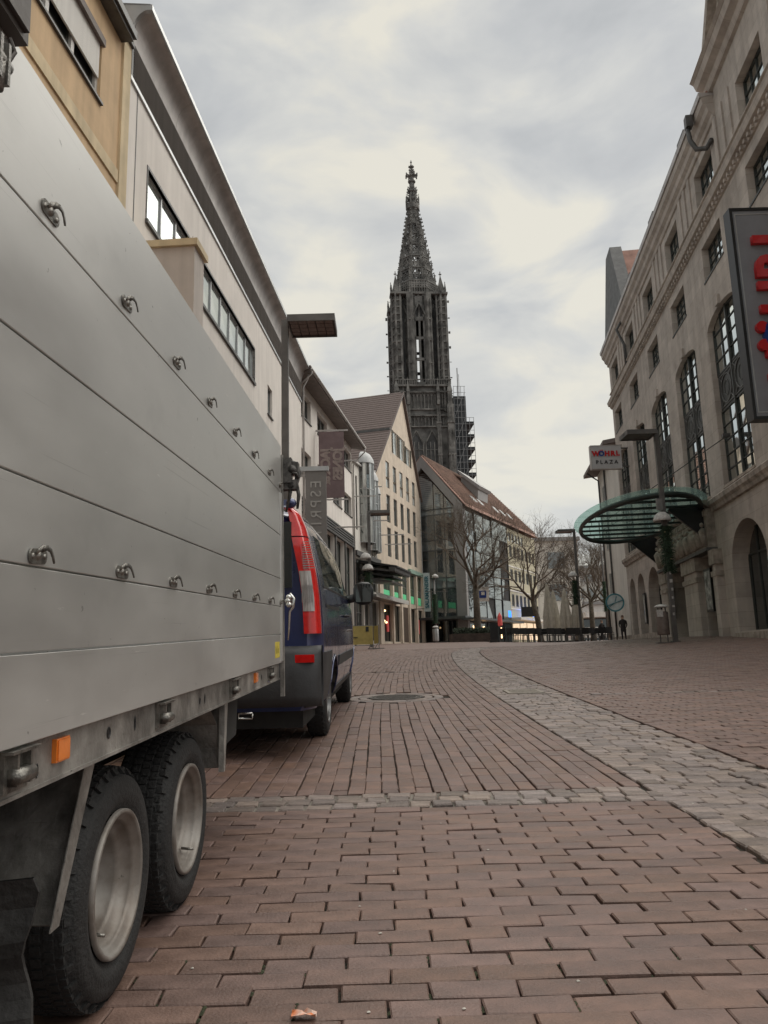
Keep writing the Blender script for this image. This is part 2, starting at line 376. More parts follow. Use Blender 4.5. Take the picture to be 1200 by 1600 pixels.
# columns running away along the street
def head(y): return atan((xL(y+.3)-xL(y-.3))/.6)
for i in range(70):
    y = NEAR_END+.40+rnd.uniform(0, .29) if i else NEAR_END+.5
    y = NEAR_END+.385; first = rnd.uniform(.06, .247)
    while y < ZY1-.15:
        L_ = first if first else .247; first = 0
        yc = y+L_/2; x = xL(yc)-.001-.052-i*.1045+.0025*sin(yc*1.7+i*2.3)
        if x > wallL(yc)-.2 and x > ZX0+.1 and hypot(x-skipc[0], (yc-skipc[1])) > skipc[2] and not (16.85 < yc < 17.25) and L_ > .05:
            bricks.append((x, yc, .098, L_-.006, head(yc), rnd.gauss(0, .0016), 'B'))
        y += L_
# right of the gutter: short courses across
k = 0; y = 3.0
while y < ZY1-.1:
    off = (k % 2)*.12; x = xR(y)+.012+off*.98-.12
    while x < min(wallR(y)-.05, ZX1-.1):
        x1 = x+.24
        a = max(x, xR(y)+.012)
        if x1-a > .06 and not (10.72 < y < 10.9 and a > 2.5): bricks.append(((a+x1)/2, y+.002*sin(x*3), x1-a-.008, .098, rnd.uniform(-.01, .01), rnd.gauss(0, .002), 'D'))
        x += .246
    y += .1045; k += 1
setts = []
# cross strip of three uneven courses
for r_ in range(3):
    x = -3.0+rnd.uniform(0, .1)
    while x < xL(4.6)-.03:
        w_ = rnd.uniform(.12, .19); setts.append((x+w_/2, NEAR_END+.065+r_*.122+rnd.uniform(-.006, .006), w_-.014, .108, rnd.uniform(-.04, .04), rnd.gauss(0, .003), 'S')); x += w_
# the gutter band: about seven stones across, courses wander
y = 2.6
while y < ZY1-.2:
    w = xR(y)-xL(y)-.03; x = 0; d = rnd.uniform(.105, .14)
    while x < w-.05:
        l = min(rnd.uniform(.12, .21), w-x)
        if l > .05:
            hx = head(y); xx = xL(y)+.02+x+l/2
            yy = y+d/2-.10*sin((x+l/2)/w*pi)*.9+.02*sin(y*3+x*5)
            setts.append((xx, yy, l-.007, d-.007, hx+rnd.uniform(-.05, .05), rnd.gauss(0, .0022)-.010*sin((x+l/2)/w*pi), 'C'))
        x += l
    y += d
for i in range(22):       # ring of setts round the manhole
    a = 2*pi*i/22; setts.append((.1+.60*cos(a), 11.1+.60*sin(a), .19, .12, -a+pi/2+pi, 0, 'M'))
for i in range(17):
    a = 2*pi*i/17; setts.append((.1+.46*cos(a), 11.1+.46*sin(a), .17, .11, -a+pi/2+pi, 0, 'M'))
for X0, X1, Y0 in ((-1.4, 1.5, 17.05), (2.6, 11, 10.81)):
    x = X0
    while x < X1: setts.append((x+.08, Y0, .14, .11, rnd.uniform(-.04, .04), rnd.gauss(0, .003), 'L')); x += .16

def inview(x, y):
    p = Vector((x, y, gz(x, y)))-Vector((0, 0, 1)); z = p.dot(F)
    if z < .3: return 0
    u = 600+1200*p.dot(Rv)/z; v = 800-1200*p.dot(Uv)/z
    if not (-40 < u < 1240 and v < 1660): return 0
    if x < -1.05-.0*y and y < 4.6: return 0
    if x < -.95 and y < 13: return 0
    return 1/z
def lay(items, name, mt, nmax, variants):
    order = sorted(range(len(items)), key=lambda i: -(inview(items[i][0], items[i][1])*(items[i][2]*items[i][3])**.5))
    ind = set(order[:nmax]); rest = M()
    cache = {}
    for i, (x, y, lx, ly, hd, dz, tag) in enumerate(items):
        z = gz(x, y)+dz
        if i in ind:
            key = (round(lx/.02), round(ly/.02), rnd.randrange(variants))
            if key not in cache:
                q = M(); q.add(block_verts(lx, ly, .034, .0045 if name == 'brick' else .006, .004 if name == 'brick' else .006, dome=0 if name == 'brick' else .002), BF); cache[key] = q.mesh(name, mt)
            o = bpy.data.objects.new(name, cache[key]); COL.objects.link(o); o.parent = bed
            o.location = (x, y, z); o.rotation_euler = (.0394+rnd.gauss(0, .009), rnd.gauss(0, .009), -hd)
        else:
            c, s_ = cos(-hd), sin(-hd); tx, ty = rnd.gauss(0, .008), rnd.gauss(0, .008)
            vs = [(x+a*c-b_*s_, y+a*s_+b_*c, gz(x+a*c-b_*s_, y+a*s_+b_*c)+dz+h+a*tx+b_*ty) for a, b_, h in block_verts(lx, ly, .034, .0045 if name == 'brick' else .006, .0028 if name == 'brick' else .006)]
            rest.add(vs, BF)
    o = rest.build(name+'_field', mt, parent=bed, kind='stuff'); return o
lay(bricks, 'brick', B_brick, 300, 5)
lay(setts, 'sett', B_sett, 300, 4)
b = M()
yy_ = [ZY0+.02+i*.25 for i in range(int((ZY1-ZY0)/.25))]
for a_, c_ in zip(yy_, yy_[1:]): b.quad((xL(a_)+.03, a_, gz(1, a_)-.020+.0), (xR(a_)-.02, a_, gz(1, a_)-.020), (xR(c_)-.02, c_, gz(1, c_)-.020), (xL(c_)+.03, c_, gz(1, c_)-.020))
for i in range(18): x_ = -3+i*.25; b.quad((x_, NEAR_END+.01, gz(0, NEAR_END+.01)-.009), (x_+.25, NEAR_END+.01, gz(0, NEAR_END+.01)-.009), (x_+.25, NEAR_END+.37, gz(0, NEAR_END+.37)-.009), (x_, NEAR_END+.37, gz(0, NEAR_END+.37)-.009))
b.build('joint_mortar', B_mortar2, parent=bed)
# moss and dirt that has welled up in some joints: small low lumps
b = M()
for i in range(700):
    br_ = rnd.choice(bricks[:420]); e = rnd.choice([-1, 1])
    cx = br_[0]+e*br_[2]/2+e*.004; cy = br_[1]+rnd.uniform(-.05, .05)
    s = rnd.uniform(.004, .010); z = gz(cx, cy)-.008
    b.add([(cx-s, cy-s*1.5, z), (cx+s, cy-s, z), (cx+s*.8, cy+s*1.6, z), (cx-s, cy+s, z), (cx, cy, z+.007)], [(0, 1, 4), (1, 2, 4), (2, 3, 4), (3, 0, 4)])
b.build('joint_dirt', MOSS, parent=bed, kind='stuff')
# manhole
IRON = mat('cast_iron', (.10, .09, .08), .6, .5, var=.3, scale=30, bump=.4)
t_ = thing('manhole_cover', 'round iron manhole cover ringed by grey setts in the brick lane', 'manhole cover', (.1, 11.1, gz(.1, 11.1)))
b = M(); prof = [(.0, .006), (.30, .006), (.31, -.002), (.33, -.002), (.335, .008), (.385, .008), (.39, -.02)]
b.lathe(prof, (0, 0, 0), n=32)
for i in range(-5, 6):
    w_ = sqrt(max(0, .28**2-(i*.05)**2)); b.box(-w_, w_, i*.05-.012, i*.05+.012, .006, .010)
o = place('cover', b.mesh('cover', IRON), t_, BASE[t_.name], (.0394, 0, 0))
t_ = thing('drain_cover', 'pale rectangular drain cover set in the sett band', 'drain cover', (1.96, 11.5, gz(1.96, 11.5)))
b = M(); b.box(-.26, .26, -.30, .30, -.02, .006); 
for i in range(6): b.box(-.2, .2, -.24+i*.09, -.20+i*.09, .006, .010)
place('cover', b.mesh('cover', B_mortar), t_, BASE[t_.name], (.0394, 0, 0))
# crumpled litter at the bottom edge and flecks
LIT = mat('litter_paper', (.60, .57, .52), .6, var=.2, scale=38, col2=(.55, .16, .05), detail=0)
b = M(); r = random.Random(5); cx, cy = -.245, 2.19
g = [[(cx+i*.013-.03, cy+j*.010-.02, gz(cx, cy)+.006+r.uniform(0, .016)) for i in range(6)] for j in range(5)]
b.add([p for row in g for p in row], [(j*6+i, j*6+i+1, (j+1)*6+i+1, (j+1)*6+i) for j in range(4) for i in range(5)])
o = b.build('litter', LIT, label='crumpled white and orange wrapper lying on the bricks', cat='litter')
b = M()
for i in range(70):
    x, y_ = rnd.uniform(-1, 2.3), rnd.uniform(2.2, 8); s = rnd.uniform(.003, .007); z = gz(x, y_)+.002
    b.add([(x-s, y_-s, z), (x+s, y_-s*.6, z), (x+s*.7, y_+s, z), (x-s, y_+s, z), (x, y_, z+.003)], [(0, 1, 4), (1, 2, 4), (2, 3, 4), (3, 0, 4)])
b.build('paving_flecks', mat('pale_flecks', (.5, .47, .42), .8, var=.2), parent=bed, kind='stuff')

# ================================================================ TRAILER (its frame lies on the sloping street)
TF = Frame((0, 0, 0), .0143, .0394)
tr = thing('trailer', 'aluminium drop side trailer with two axles parked at the left, hitched behind the van', 'trailer', (-1.8, 2.6, 0), TF)
Y0, Y1 = -1.15, 4.71
zs = [.800, .966, 1.130, 1.297, 1.562, 1.830, 2.128]
for sx, x in ((1, -.70), (-1, -2.78)):
    for i in range(6):
        b = M(); g = .0035; xo = x; xi = x-sx*.028
        a, c = zs[i]+(g if i else 0), zs[i+1]-.001
        # board with a small rolled bead along its lower edge and rounded upper lip
        pr = [(xi, a), (xo-sx*.0015, a), (xo, a+.0015), (xo, c-.0012), (xo-sx*.0015, c), (xi, c)]
        b.prism(pr, 1, Y0, Y1)
        # prism expects coords (x,z) for ax 1
        b.build('board', ALU, tr)
for x0, x1 in ((-2.78, -.70),):
    for yy in (Y0-.03, Y1):
        for i in range(3):
            zz = [.80, 1.297, 1.7, 2.05]; M().box(x0+.02, x1-.02, yy, yy+.028, zz[i]+.003, zz[i+1]).build('end_board', ALU, tr)
b = M(); b.box(-2.76, -.74, Y0, Y1, .765, .795); b.build('bed', DARKU, tr)
# corner posts
for x in (-.715, -2.79):
    for yy in (Y1+.012, Y0-.045):
        b = M(); b.box(x, x+.024, yy, yy+.030, .60 if yy > 0 else .7, 2.075); b.box(x+.004, x+.020, yy+.030, yy+.045, .6 if yy > 0 else .7, 1.9); b.build('corner_post', ALU2, tr)
# front retaining strip on the side boards
M().box(-.70, -.694, Y1-.055, Y1+.004, .81, 1.825).build('edge_strip', ALU, tr)
# side rail
for x0, x1 in ((-.765, -.722), (-2.77, -2.727)):
    b = M(); b.box(x0, x1, Y0, Y1+.02, .708, .795); b.box(x0-.04 if x0 > -1 else x0, x1+.004, Y0, Y1+.02, .700, .708); b.build('side_rail', ALU2, tr)
# holes / slots (dark plugs, recessed rims)
for yy, zz, sy, sz in ((1.98, .757, .010, .012), (2.17, .757, .004, .017), (2.86, .75, .008, .010), (2.93, .752, .004, .016), (4.12, .752, .006, .012), (1.60, .735, .004, .012)):
    b = M(); b.lathe([(.001, .0), (.8, .0), (1, .002), (1.25, .001)], (0, 0, 0), ax=0, n=12)
    me = b.mesh('slot', BLACK); place('slot', me, tr, (-.7215, yy, zz), scale=(1, sy, sz))
# rope hooks
def hook_mesh():
    b = M(); b.smooth = True
    # oval base plate (in y-z plane), thickness along +x
    n = 20; L_, H = .050, .019
    for X0_, X1_, sc in ((0, .005, 1),):
        out_ = [(cos(2*pi*i/n)*(L_-H)*(1 if cos(2*pi*i/n) > 0 else 1)+0, 0) for i in range(n)]
        pts = []
        for i in range(n):
            a = 2*pi*i/n; cx = (L_-H) if cos(a) > 0 else -(L_-H); pts.append((cx+H*cos(a), H*sin(a)))
        b.smooth = False; b.prism(pts, 0, X0_, X1_); b.smooth = True
    for yy in (-.034, .034): b.lathe([(.0075, .005), (.0065, .0075), (.003, .009), (.0001, .0092)], (0, yy, 0), ax=0, n=10)
    # raised web and a flat curved finger
    b.lathe([(.014, .004), (.012, .009), (.008, .013), (.0001, .014)], (0, -.004, .003), ax=0, n=12)
    path = [(.006, -.012, .004), (.012, -.010, .014), (.018, -.004, .020), (.024, .006, .021), (.028, .017, .014), (.030, .026, .000), (.031, .033, -.016)]
    for i in range(len(path)-1):
        pass
    P_ = [Vector(p) for p in path]; ws = [.024, .022, .017, .013, .010, .008, .005]; th_ = .0045
    ring = []
    for i, p in enumerate(P_):
        d = (P_[min(i+1, 6)]-P_[max(i-1, 0)]).normalized(); sd_ = Vector((.35, .25, 1)).cross(d).normalized() if i > 2 else Vector((0, 1, .4)).cross(d).cross(d).normalized()
        sd_ = d.cross(Vector((1, .1, 0))).normalized(); up_ = sd_.cross(d).normalized()
        for a, c in ((-1, -1), (1, -1), (1, 1), (-1, 1)): ring.append(p+sd_*(a*ws[i]/2)+up_*(c*th_/2))
    b.add(ring, [(i*4+k, i*4+(k+1) % 4, (i+1)*4+(k+1) % 4, (i+1)*4+k) for i in range(6) for k in range(4)]+[(3, 2, 1, 0), (24, 25, 26, 27)])
    return b.mesh('rope_hook', GALV)
HM = hook_mesh(); r = random.Random(3)
for i in range(12):
    for zz in (1.868, 1.152):
        yy = 1.519+.4575*(i-3)+r.uniform(-.006, .006)
        if 1.519+.4575*(i-3) < Y1+.05: place('rope_hook', HM, tr, (-.70, min(yy, 4.66), zz), (r.uniform(-.06, .06), r.uniform(-.08, .08), r.uniform(-.06, .06)), scale=(.75, .80, .80))
# over-centre latches at post (near, top), and at the front corner
def latch(yy, zt, zb, s=1.0, name='latch', mt=GALV):
    b = M(); b.smooth = True
    b.tube([(-.690, yy, zt), (-.672, yy+.005, zt-.03), (-.668, yy, zt-.09), (-.676, yy, zb)], [.014*s, .020*s, .013*s, .007*s], 10)
    b.lathe([(.001, -.03), (.020*s, -.03), (.020*s, .03), (.001, .03)], (-.672, yy, zt-.03), ax=1, n=14)
    b.smooth = False; b.box(-.7, -.688, yy-.03*s, yy+.03*s, zt-.12, zt+.01); b.box(-.69, -.655, yy-.022*s, yy-.012*s, zt-.075, zt+.005); b.box(-.69, -.655, yy+.012*s, yy+.022*s, zt-.075, zt+.005)
    return b.build(name, mt, tr)
latch(1.238, 2.03, 1.95, .8, mt=GALV)
b = M(); b.box(-.70, -.672, 1.15, 1.345, 2.110, 2.27); b.box(-.672, -.662, 1.15, 1.33, 2.125, 2.26); b.box(-.70, -.68, 1.12, 1.245, 1.95, 2.11); b.tube([(-.685, 1.300, 2.09), (-.68, 1.312, 2.07), (-.685, 1.305, 2.05)], .005, 8)
b.build('latch_block', mat('dirty_block', (.075, .066, .06), .5, .5, var=.12, scale=5, bump=.05), tr)
b = M(); b.smooth = True; b.lathe([(.001, .03), (.016, .028), (.021, .015), (.021, -.06)], (-.682, 1.245, 2.0), ax=1, n=14); b.build('latch_knob', RUBD, tr)
# front corner clamps
b = M(); r = random.Random(9)
b.box(-.715, -.64, Y1+.03, Y1+.10, 1.90, 2.06); b.box(-.69, -.60, Y1+.05, Y1+.13, 1.97, 2.035); b.box(-.70, -.61, Y1+.04, Y1+.12, 1.86, 1.92)
b.smooth = True
b.tube([(-.66, Y1+.08, 2.05), (-.625, Y1+.08, 2.03), (-.60, Y1+.08, 1.97), (-.615, Y1+.08, 1.90), (-.60, Y1+.08, 1.83), (-.61, Y1+.08, 1.74)], [.012, .018, .020, .014, .012, .008], 10)
b.tube([(-.69, Y1+.06, 1.92), (-.65, Y1+.07, 1.86), (-.66, Y1+.07, 1.80), (-.68, Y1+.07, 1.72)], [.010, .014, .01, .006], 8)
b.lathe([(.001, -.05), (.026, -.05), (.026, .05), (.001, .05)], (-.635, Y1+.08, 1.985), ax=1, n=14)
b.lathe([(.001, -.04), (.022, -.04), (.022, .04), (.001, .04)], (-.645, Y1+.08, 1.885), ax=1, n=14)
b.tube([(-.63, Y1+.02, 1.96), (-.605, Y1+.02, 1.955), (-.60, Y1+.06, 1.93)], .007, 8)
b.build('corner_clamp', mat('clamp_iron', (.11, .105, .10), .5, .6, var=.3, scale=25, bump=.2), tr)
b = M(); b.smooth = True
for dz in (-.03, .0, .03): b.lathe([(.001, -.035), (.016, -.035), (.016, .035), (.001, .035)], (-.668+.006*abs(dz)/.03, Y1+.04, 1.165+dz*.75), ax=0 if False else 1, n=14)
b.tube([(-.66, Y1+.05, 1.21), (-.635, Y1+.05, 1.18), (-.64, Y1+.05, 1.13), (-.66, Y1+.05, 1.10), (-.665, Y1+.05, 1.0), (-.672, Y1+.05, .93)], [.010, .012, .010, .007, .006, .004], 8)
b.build('corner_clamp', CHR, tr)
# roller brackets under the boards
bk = M(); bk.box(-.0, .010, -.048, .042, -.042, .034); bk.box(.0, .03, -.055, .055, .034, .040)
bk.box(.01, .026, -.030, -.022, -.03, .034); bk.box(.01, .026, .020, .028, -.03, .034); bk.smooth = True
bk.tube([(.018, -.034, -.012), (.018, .034, -.012)], .017, 12); bk.lathe([(.016, .01), (.015, .024), (.008, .030), (.0001, .031)], (0, -.005, -.012), ax=0, n=12)
BK = bk.mesh('hinge_roller', GALV)
for yy in (.55, 1.50, 2.398, 3.397, 4.35, -.4): place('hinge_roller', BK, tr, (-.722, yy, .757), scale=(1, 1, .92))
for yy, w_ in ((1.698, .032), (3.935, .030), (-.3, .032)):
    b = M(); b.box(-.722, -.712, yy-w_, yy+w_, .738, .786); b.box(-.712, -.709, yy-w_+.004, yy+w_-.004, .742, .782); b.build('reflector', AMB, tr)
b = M(); b.box(-.70, -.6985, 4.44, 4.60, .835, .925); b.build('sticker', YEL, tr)
b = M()
for i in range(4): b.box(-.6985, -.698, 4.46+.03*i, 4.475+.03*i, .86, .90-(i % 2)*.012)
b.build('sticker_print', mat('print_dark', (.2, .17, .03), .6), tr)
# wheels
def tyre(name, R, rr, w, parent, c, tread=True, n=64, mt=RUB, rimm=RIM, dish=.035):
    """axis x, outer face at c.x, extends to -x"""
    b = M(); b.smooth = True
    sh = [(rr-.004, -.012), (rr+.006, -.002), (rr+.016, .002), (rr+(R-rr)*.22, .010), (rr+(R-rr)*.42, .016), (rr+(R-rr)*.47, .0135), (rr+(R-rr)*.62, .012), (rr+(R-rr)*.80, .004), (R-.020, -.010), (R-.006, -.020)]
    prof = [(r_, x-.016) for r_, x in sh]+[(R, -.045), (R, -w+.045), (R-.006, -w+.02), (rr+(R-rr)*.4, -w-.0), (rr, -w+.02)]
    b.lathe(prof, (0, 0, 0), ax=0, n=n)
    # tread blocks
    b.smooth = False
    if tread:
        rows = [(-.047, -.030), (-.075, -.052), (-.110, -.085), (-.145, -.12), (-w+.03, -w+.047)]
        for j, (xa, xb) in enumerate(rows):
            for i in range(n):
                a = 2*pi*(i+.5*(j % 2))/n; d = 2*pi/n*.34
                vs = []
                for q in (xa, xb):
                    for an in (a-d, a+d):
                        for r_ in (R-.008, R+.004 if j not in (0, 4) else R+.001): vs.append((q, r_*cos(an), r_*sin(an)))
                b.add(vs, [(0, 1, 3, 2), (4, 6, 7, 5), (0, 4, 5, 1), (2, 3, 7, 6), (1, 5, 7, 3)])
        for i in range(n//2):  # shoulder ribs
            a = 2*pi*i/(n//2); d = .03
            vs = [(x_, r_*cos(an), r_*sin(an)) for x_, r_ in ((-.0155, R-.018), (-.028, R-.003)) for an in (a-d, a+d)]+[(x_-.01, r_*cos(an), r_*sin(an)) for x_, r_ in ((-.013, R-.026), (-.029, R-.010)) for an in (a-d, a+d)]
            b.add(vs, [(0, 1, 3, 2), (0, 2, 6, 4), (1, 5, 7, 3)])
    T_ = place('tyre', b.mesh('tyre', mt), parent, c)
    b = M(); b.smooth = True
    rp = [(rr+.006, -.014), (rr+.005, -.002), (rr-.004, .000), (rr-.008, -.006), (rr-.012, -.016), (rr-.022, -.020), (rr-.026, -.030), (rr-.030, -.050), (rr-.045, -.056), (rr-.052, -.070), (rr-.055, -.085-dish), (rr-.075, -.098-dish), (.085, -.090-dish), (.070, -.080-dish), (.045, -.078-dish), (.040, -.050-dish), (.001, -.048-dish)]
    b.lathe([(r_, x) for r_, x in rp], (0, 0, 0), ax=0, n=48)
    place('rim', b.mesh('rim', rimm), T_, c)
    b = M(); b.smooth = True
    for i in range(5):
        a = 2*pi*i/5; b.lathe([(.011, -.085-dish), (.010, -.068-dish), (.0001, -.066-dish)], (0, .056*cos(a), .056*sin(a)), ax=0, n=6)
    b.tube([(-.05, rr-.05, 0), (-.02, rr-.045, .0), (-.004, rr-.044, .002)], .005, 6)
    place('wheel_nuts', b.mesh('wheel_nuts', GALV), T_, c)
    return T_
for x_ in (-.80,):
    for yy in (2.31, 3.04):
        o = tyre('tyre', .309, .188, .215, tr, (x_, yy, .309)); o.rotation_euler = (yy*1.7, 0, 0)
for yy in (2.31, 3.04):
    o = tyre('tyre', .309, .188, .215, tr, (-2.68, yy, .309), n=32); o.rotation_euler = (0, 0, pi)
b = M()
for yy in (2.31, 3.04): b.box(-2.5, -1.0, yy-.03, yy+.03, .28, .34)
for x_ in (-1.15, -2.4): b.box(x_-.05, x_+.05, Y0, Y1, .52, .70)
b.box(-2.4, -1.1, 1.4, 1.48, .56, .70); b.box(-2.4, -1.1, 3.6, 3.68, .56, .70); b.build('chassis', DARKU, tr)
# fender plates: slanted rear plate, top, front plate (seen from behind the rear one shows its ribbed back)
b = M(); pr = [(1.870, .352), (2.066, .700), (2.066+.25, .712), (3.22, .712), (3.40, .60), (3.44, .43)]
for (ya, za), (yb, zb) in zip(pr, pr[1:]):
    b.add([(-.785, ya, za), (-1.08, ya, za), (-1.08, yb, zb), (-.785, yb, zb), (-.785, ya-.003, za+.003), (-1.08, ya-.003, za+.003), (-1.08, yb-.003, zb+.003), (-.785, yb-.003, zb+.003)], [(0, 1, 2, 3), (4, 7, 6, 5), (0, 3, 7, 4), (1, 5, 6, 2), (0, 4, 5, 1), (2, 6, 7, 3)])
b.build('mudguard', ALU2, tr)
b = M(); (ya, za), (yb, zb) = pr[0], pr[1]
b.add([(-.785, ya, za), (-.785, yb, zb), (-.785, yb-.065, zb), (-.785, ya-.045, za), (-.782, ya, za), (-.782, yb, zb), (-.782, yb-.065, zb), (-.782, ya-.045, za)], [(0, 1, 2, 3), (4, 5, 6, 7), (0, 1, 5, 4), (2, 3, 7, 6), (0, 4, 7, 3), (1, 2, 6, 5)])
b.build('mudguard_lip', ALU2, tr)
b = M(); b.prism([(3.385, .41), (3.41, .41), (3.46, .70), (3.40, .70)], 0, -.775, -.752); b.box(-1.08, -.775, 3.42, 3.432, .42, .70); b.build('mudguard_bracket', ALU2, tr)
b = M(); b.prism([(3.55, .48), (3.86, .50), (3.90, .70), (3.50, .70)], 0, -1.05, -.80); b.build('tool_box', DARKU, tr)
b = M(); r = random.Random(4); n = 14
vs = []
for i in range(n+1):
    z = .500-.43*i/n; dy = .012*sin(i*1.1)+r.uniform(-.004, .004)
    for x_ in (-.775+.012*sin(i*.8)-(0.0 if i < 2 else .012), -.90, -1.08): vs.append((x_, 1.70+dy+.04*i/n+(.02*sin(x_*30)), z))
b.add(vs, [(i*3+k, i*3+k+1, (i+1)*3+k+1, (i+1)*3+k) for i in range(n) for k in range(2)])
k0 = len(b.v); b.add([(x_, y_+.010, z_) for x_, y_, z_ in vs], [(i*3+k, i*3+k+1, (i+1)*3+k+1, (i+1)*3+k) for i in range(n) for k in range(2)])
b.f += [(i*3, (i+1)*3, k0+(i+1)*3, k0+i*3) for i in range(n)]; b.mi += [0]*n; b.sm += [False]*n
b.build('mud_flap', RUBD, tr)
# drawbar to the van
b = M(); b.bar((-2.2, Y1, .55), (-1.78, 5.95, .47), .07); b.bar((-1.3, Y1, .55), (-1.78, 5.95, .47), .07); b.build('drawbar', ALU2, tr)
b = M(); b.bar((-1.0, 4.35, .50), (-1.0, 4.62, .50), .05, .04); b.bar((-1.0, 4.35, .50), (-1.10, 4.35, .50), .04); b.smooth = True; b.tube([(-.86, 4.60, .52), (-.86, 4.60, .49), (-.94, 4.60, .49), (-.94, 4.60, .52), (-.86, 4.60, .52)], .006, 6); b.build('support_handle', CHR, tr)

# ================================================================ VAN
VFo = (-.68-7.3*.016, 0, 0)
VF = Frame(VFo, .016, .0394)
van = thing('van', 'dark blue panel van with tall red tail lamp in front of the trailer', 'van', (-.78, 8.9, 0), VF)
CX = -.79
def hw(z):
    tab = [(.30, .86), (.40, .915), (.55, .95), (.75, .963), (1.0, .962), (1.25, .950), (1.45, .925), (1.65, .885), (1.82, .845), (1.93, .80), (2.0, .72), (2.03, .55), (2.045, .3), (2.05, 0)]
    return lerp_tab(tab, z)
def ztop(y):
    return lerp_tab([(6.20, 1.90), (6.28, 1.97), (6.45, 2.02), (7.2, 2.05), (8.6, 2.045), (9.2, 2.01), (9.5, 1.96), (10.0, 1.75), (10.45, 1.47), (10.75, 1.27), (10.95, 1.20), (11.3, 1.12), (11.5, 1.0), (11.62, .80), (11.64, .5)], y)
def tap(y):
    if y < 6.40: return .985-.10*((6.40-y)/.20)**2 if y > 6.1 else .87
    if y > 10.3: return 1-.16*((y-10.3)/1.35)**2
    return 1
def vp(y, z):
    """point of the right-hand skin"""
    zt = ztop(y); zz = z
    s = 1 if zt >= 2.0 else 1
    zeq = z+(2.05-zt)*max(0, (z-1.2))/(max(.01, zt-1.2)) if zt > 1.25 else z+(2.05-zt)*ss(zt-.25, zt, z)
    return CX+hw(min(2.05, zeq))*tap(y)
def wheel_at(y, z):
    for yc in (7.50, 10.70):
        d = hypot(y-yc, z-.345)
        if d < .40: return yc, d
    return None
ys = [6.20, 6.22, 6.25, 6.30, 6.35, 6.40]+[6.45+.045*i for i in range(112)]+[11.5, 11.55, 11.6, 11.63, 11.64]
ys = sorted(set(round(a, 3) for a in ys if a <= 11.64))
NZ = 44
b = M(); b.smooth = True; vs = []; ring = []
for y in ys:
    zt = ztop(y); row = []
    zl = .34 if 6.9 < y < 11.0 else .36
    for k in range(NZ+1):
        t = k/NZ; z = zl+(zt-zl)*(t if t < .85 else .85+.15*sin((t-.85)/.15*pi/2))
        x = vp(y, z) if k < NZ else CX
        row.append((x, y, z))
    ring.append(row)
full = [row+[(2*CX-p[0], p[1], p[2]) for p in reversed(row[:-1])] for row in ring]
nn_ = len(full[0])
def arch(p):
    w_ = wheel_at(p[1], p[2])
    if not w_: return p
    yc, d = w_
    sgn = 1 if p[0] > CX else -1
    if d < .36: return (p[0]-sgn*.26, p[1], p[2])
    k = .385/max(d, 1e-5); return (p[0]-sgn*.0, yc+(p[1]-yc)*k, .345+(p[2]-.345)*k)
vs = [arch(p) for row in full for p in row]
fs = [(i*nn_+k, i*nn_+k+1, (i+1)*nn_+k+1, (i+1)*nn_+k) for i in range(len(full)-1) for k in range(nn_-1)]
b.add(vs, fs); b.smooth = False; b.add(full[0], [tuple(range(nn_))]); b.add(full[-1], [tuple(range(nn_-1, -1, -1))])
b.add([full[0][0], full[0][-1], full[-1][-1], full[-1][0]], [(0, 1, 2, 3)])
for i in range(len(fs)):
    y_, z_ = vs[fs[i][0]][1], vs[fs[i][0]][2]
    w_ = wheel_at(sum(full[j//nn_][j % nn_][1] for j in fs[i])/4, sum(full[j//nn_][j % nn_][2] for j in fs[i])/4)
    if w_ and w_[1] < .385: b.mi[i] = 1
b.build('body', [VAN, BLACK], van)
def patch(name, mt, y0, y1, z0, z1, ny, nz, off=.004, shape=None, parent=None, label=None, th=.006):
    b = M(); b.smooth = True; vs = []
    for i in range(ny+1):
        for k in range(nz+1):
            y = y0+(y1-y0)*i/ny; a, c = (z0, z1) if not shape else shape(y)
            z = a+(c-a)*k/nz; vs.append((vp(y, z)+off, y, z))
    b.add(vs, [(i*(nz+1)+k, i*(nz+1)+k+1, (i+1)*(nz+1)+k+1, (i+1)*(nz+1)+k) for i in range(ny) for k in range(nz)])
    # rim of thickness
    n = (ny+1)*(nz+1); inner = [(p[0]-th-off, p[1], p[2]) for p in vs]; b.smooth = False
    edge = [i*(nz+1) for i in range(ny+1)]+[ny*(nz+1)+k for k in range(1, nz+1)]+[i*(nz+1)+nz for i in range(ny-1, -1, -1)]+[k for k in range(nz-1, 0, -1)]
    b.add([vs[e] for e in edge]+[inner[e] for e in edge], [(i, (i+1) % len(edge), len(edge)+(i+1) % len(edge), len(edge)+i) for i in range(len(edge))])
    return b.build(name, mt, parent or van, label=label)
def wtop(y): return lerp_tab([(6.6, 1.80), (9.3, 1.84), (9.7, 1.74), (10.2, 1.50), (10.35, 1.42)], y)
for a, c in ((6.78, 7.95), (8.0, 9.02), (9.10, 10.15)):
    patch('side_window', VGLS, a, c, 1.36, 1.8, 12, 8, .004, shape=lambda y: (1.365, wtop(y)))
patch('bumper_side', VANP, 6.22, 7.08, .38, .80, 10, 6, .014, shape=lambda y: (.38+.0*y, .80))
patch('side_trim', VANP, 7.95, 10.25, .62, .72, 12, 2, .012)
patch('sill', VANP, 7.92, 10.28, .345, .42, 12, 2, .010)
patch('slide_rail', BLACK, 6.75, 8.2, 1.17, 1.20, 10, 1, .006)
for y_ in (8.0, 9.06, 10.2): patch('door_gap', BLACK, y_, y_+.010, .42, 1.84, 1, 14, .0015, shape=lambda y: (.42, min(wtop(y)+.03, 1.87)))
patch('belt_line', BLACK, 6.7, 10.2, 1.345, 1.362, 16, 1, .006)
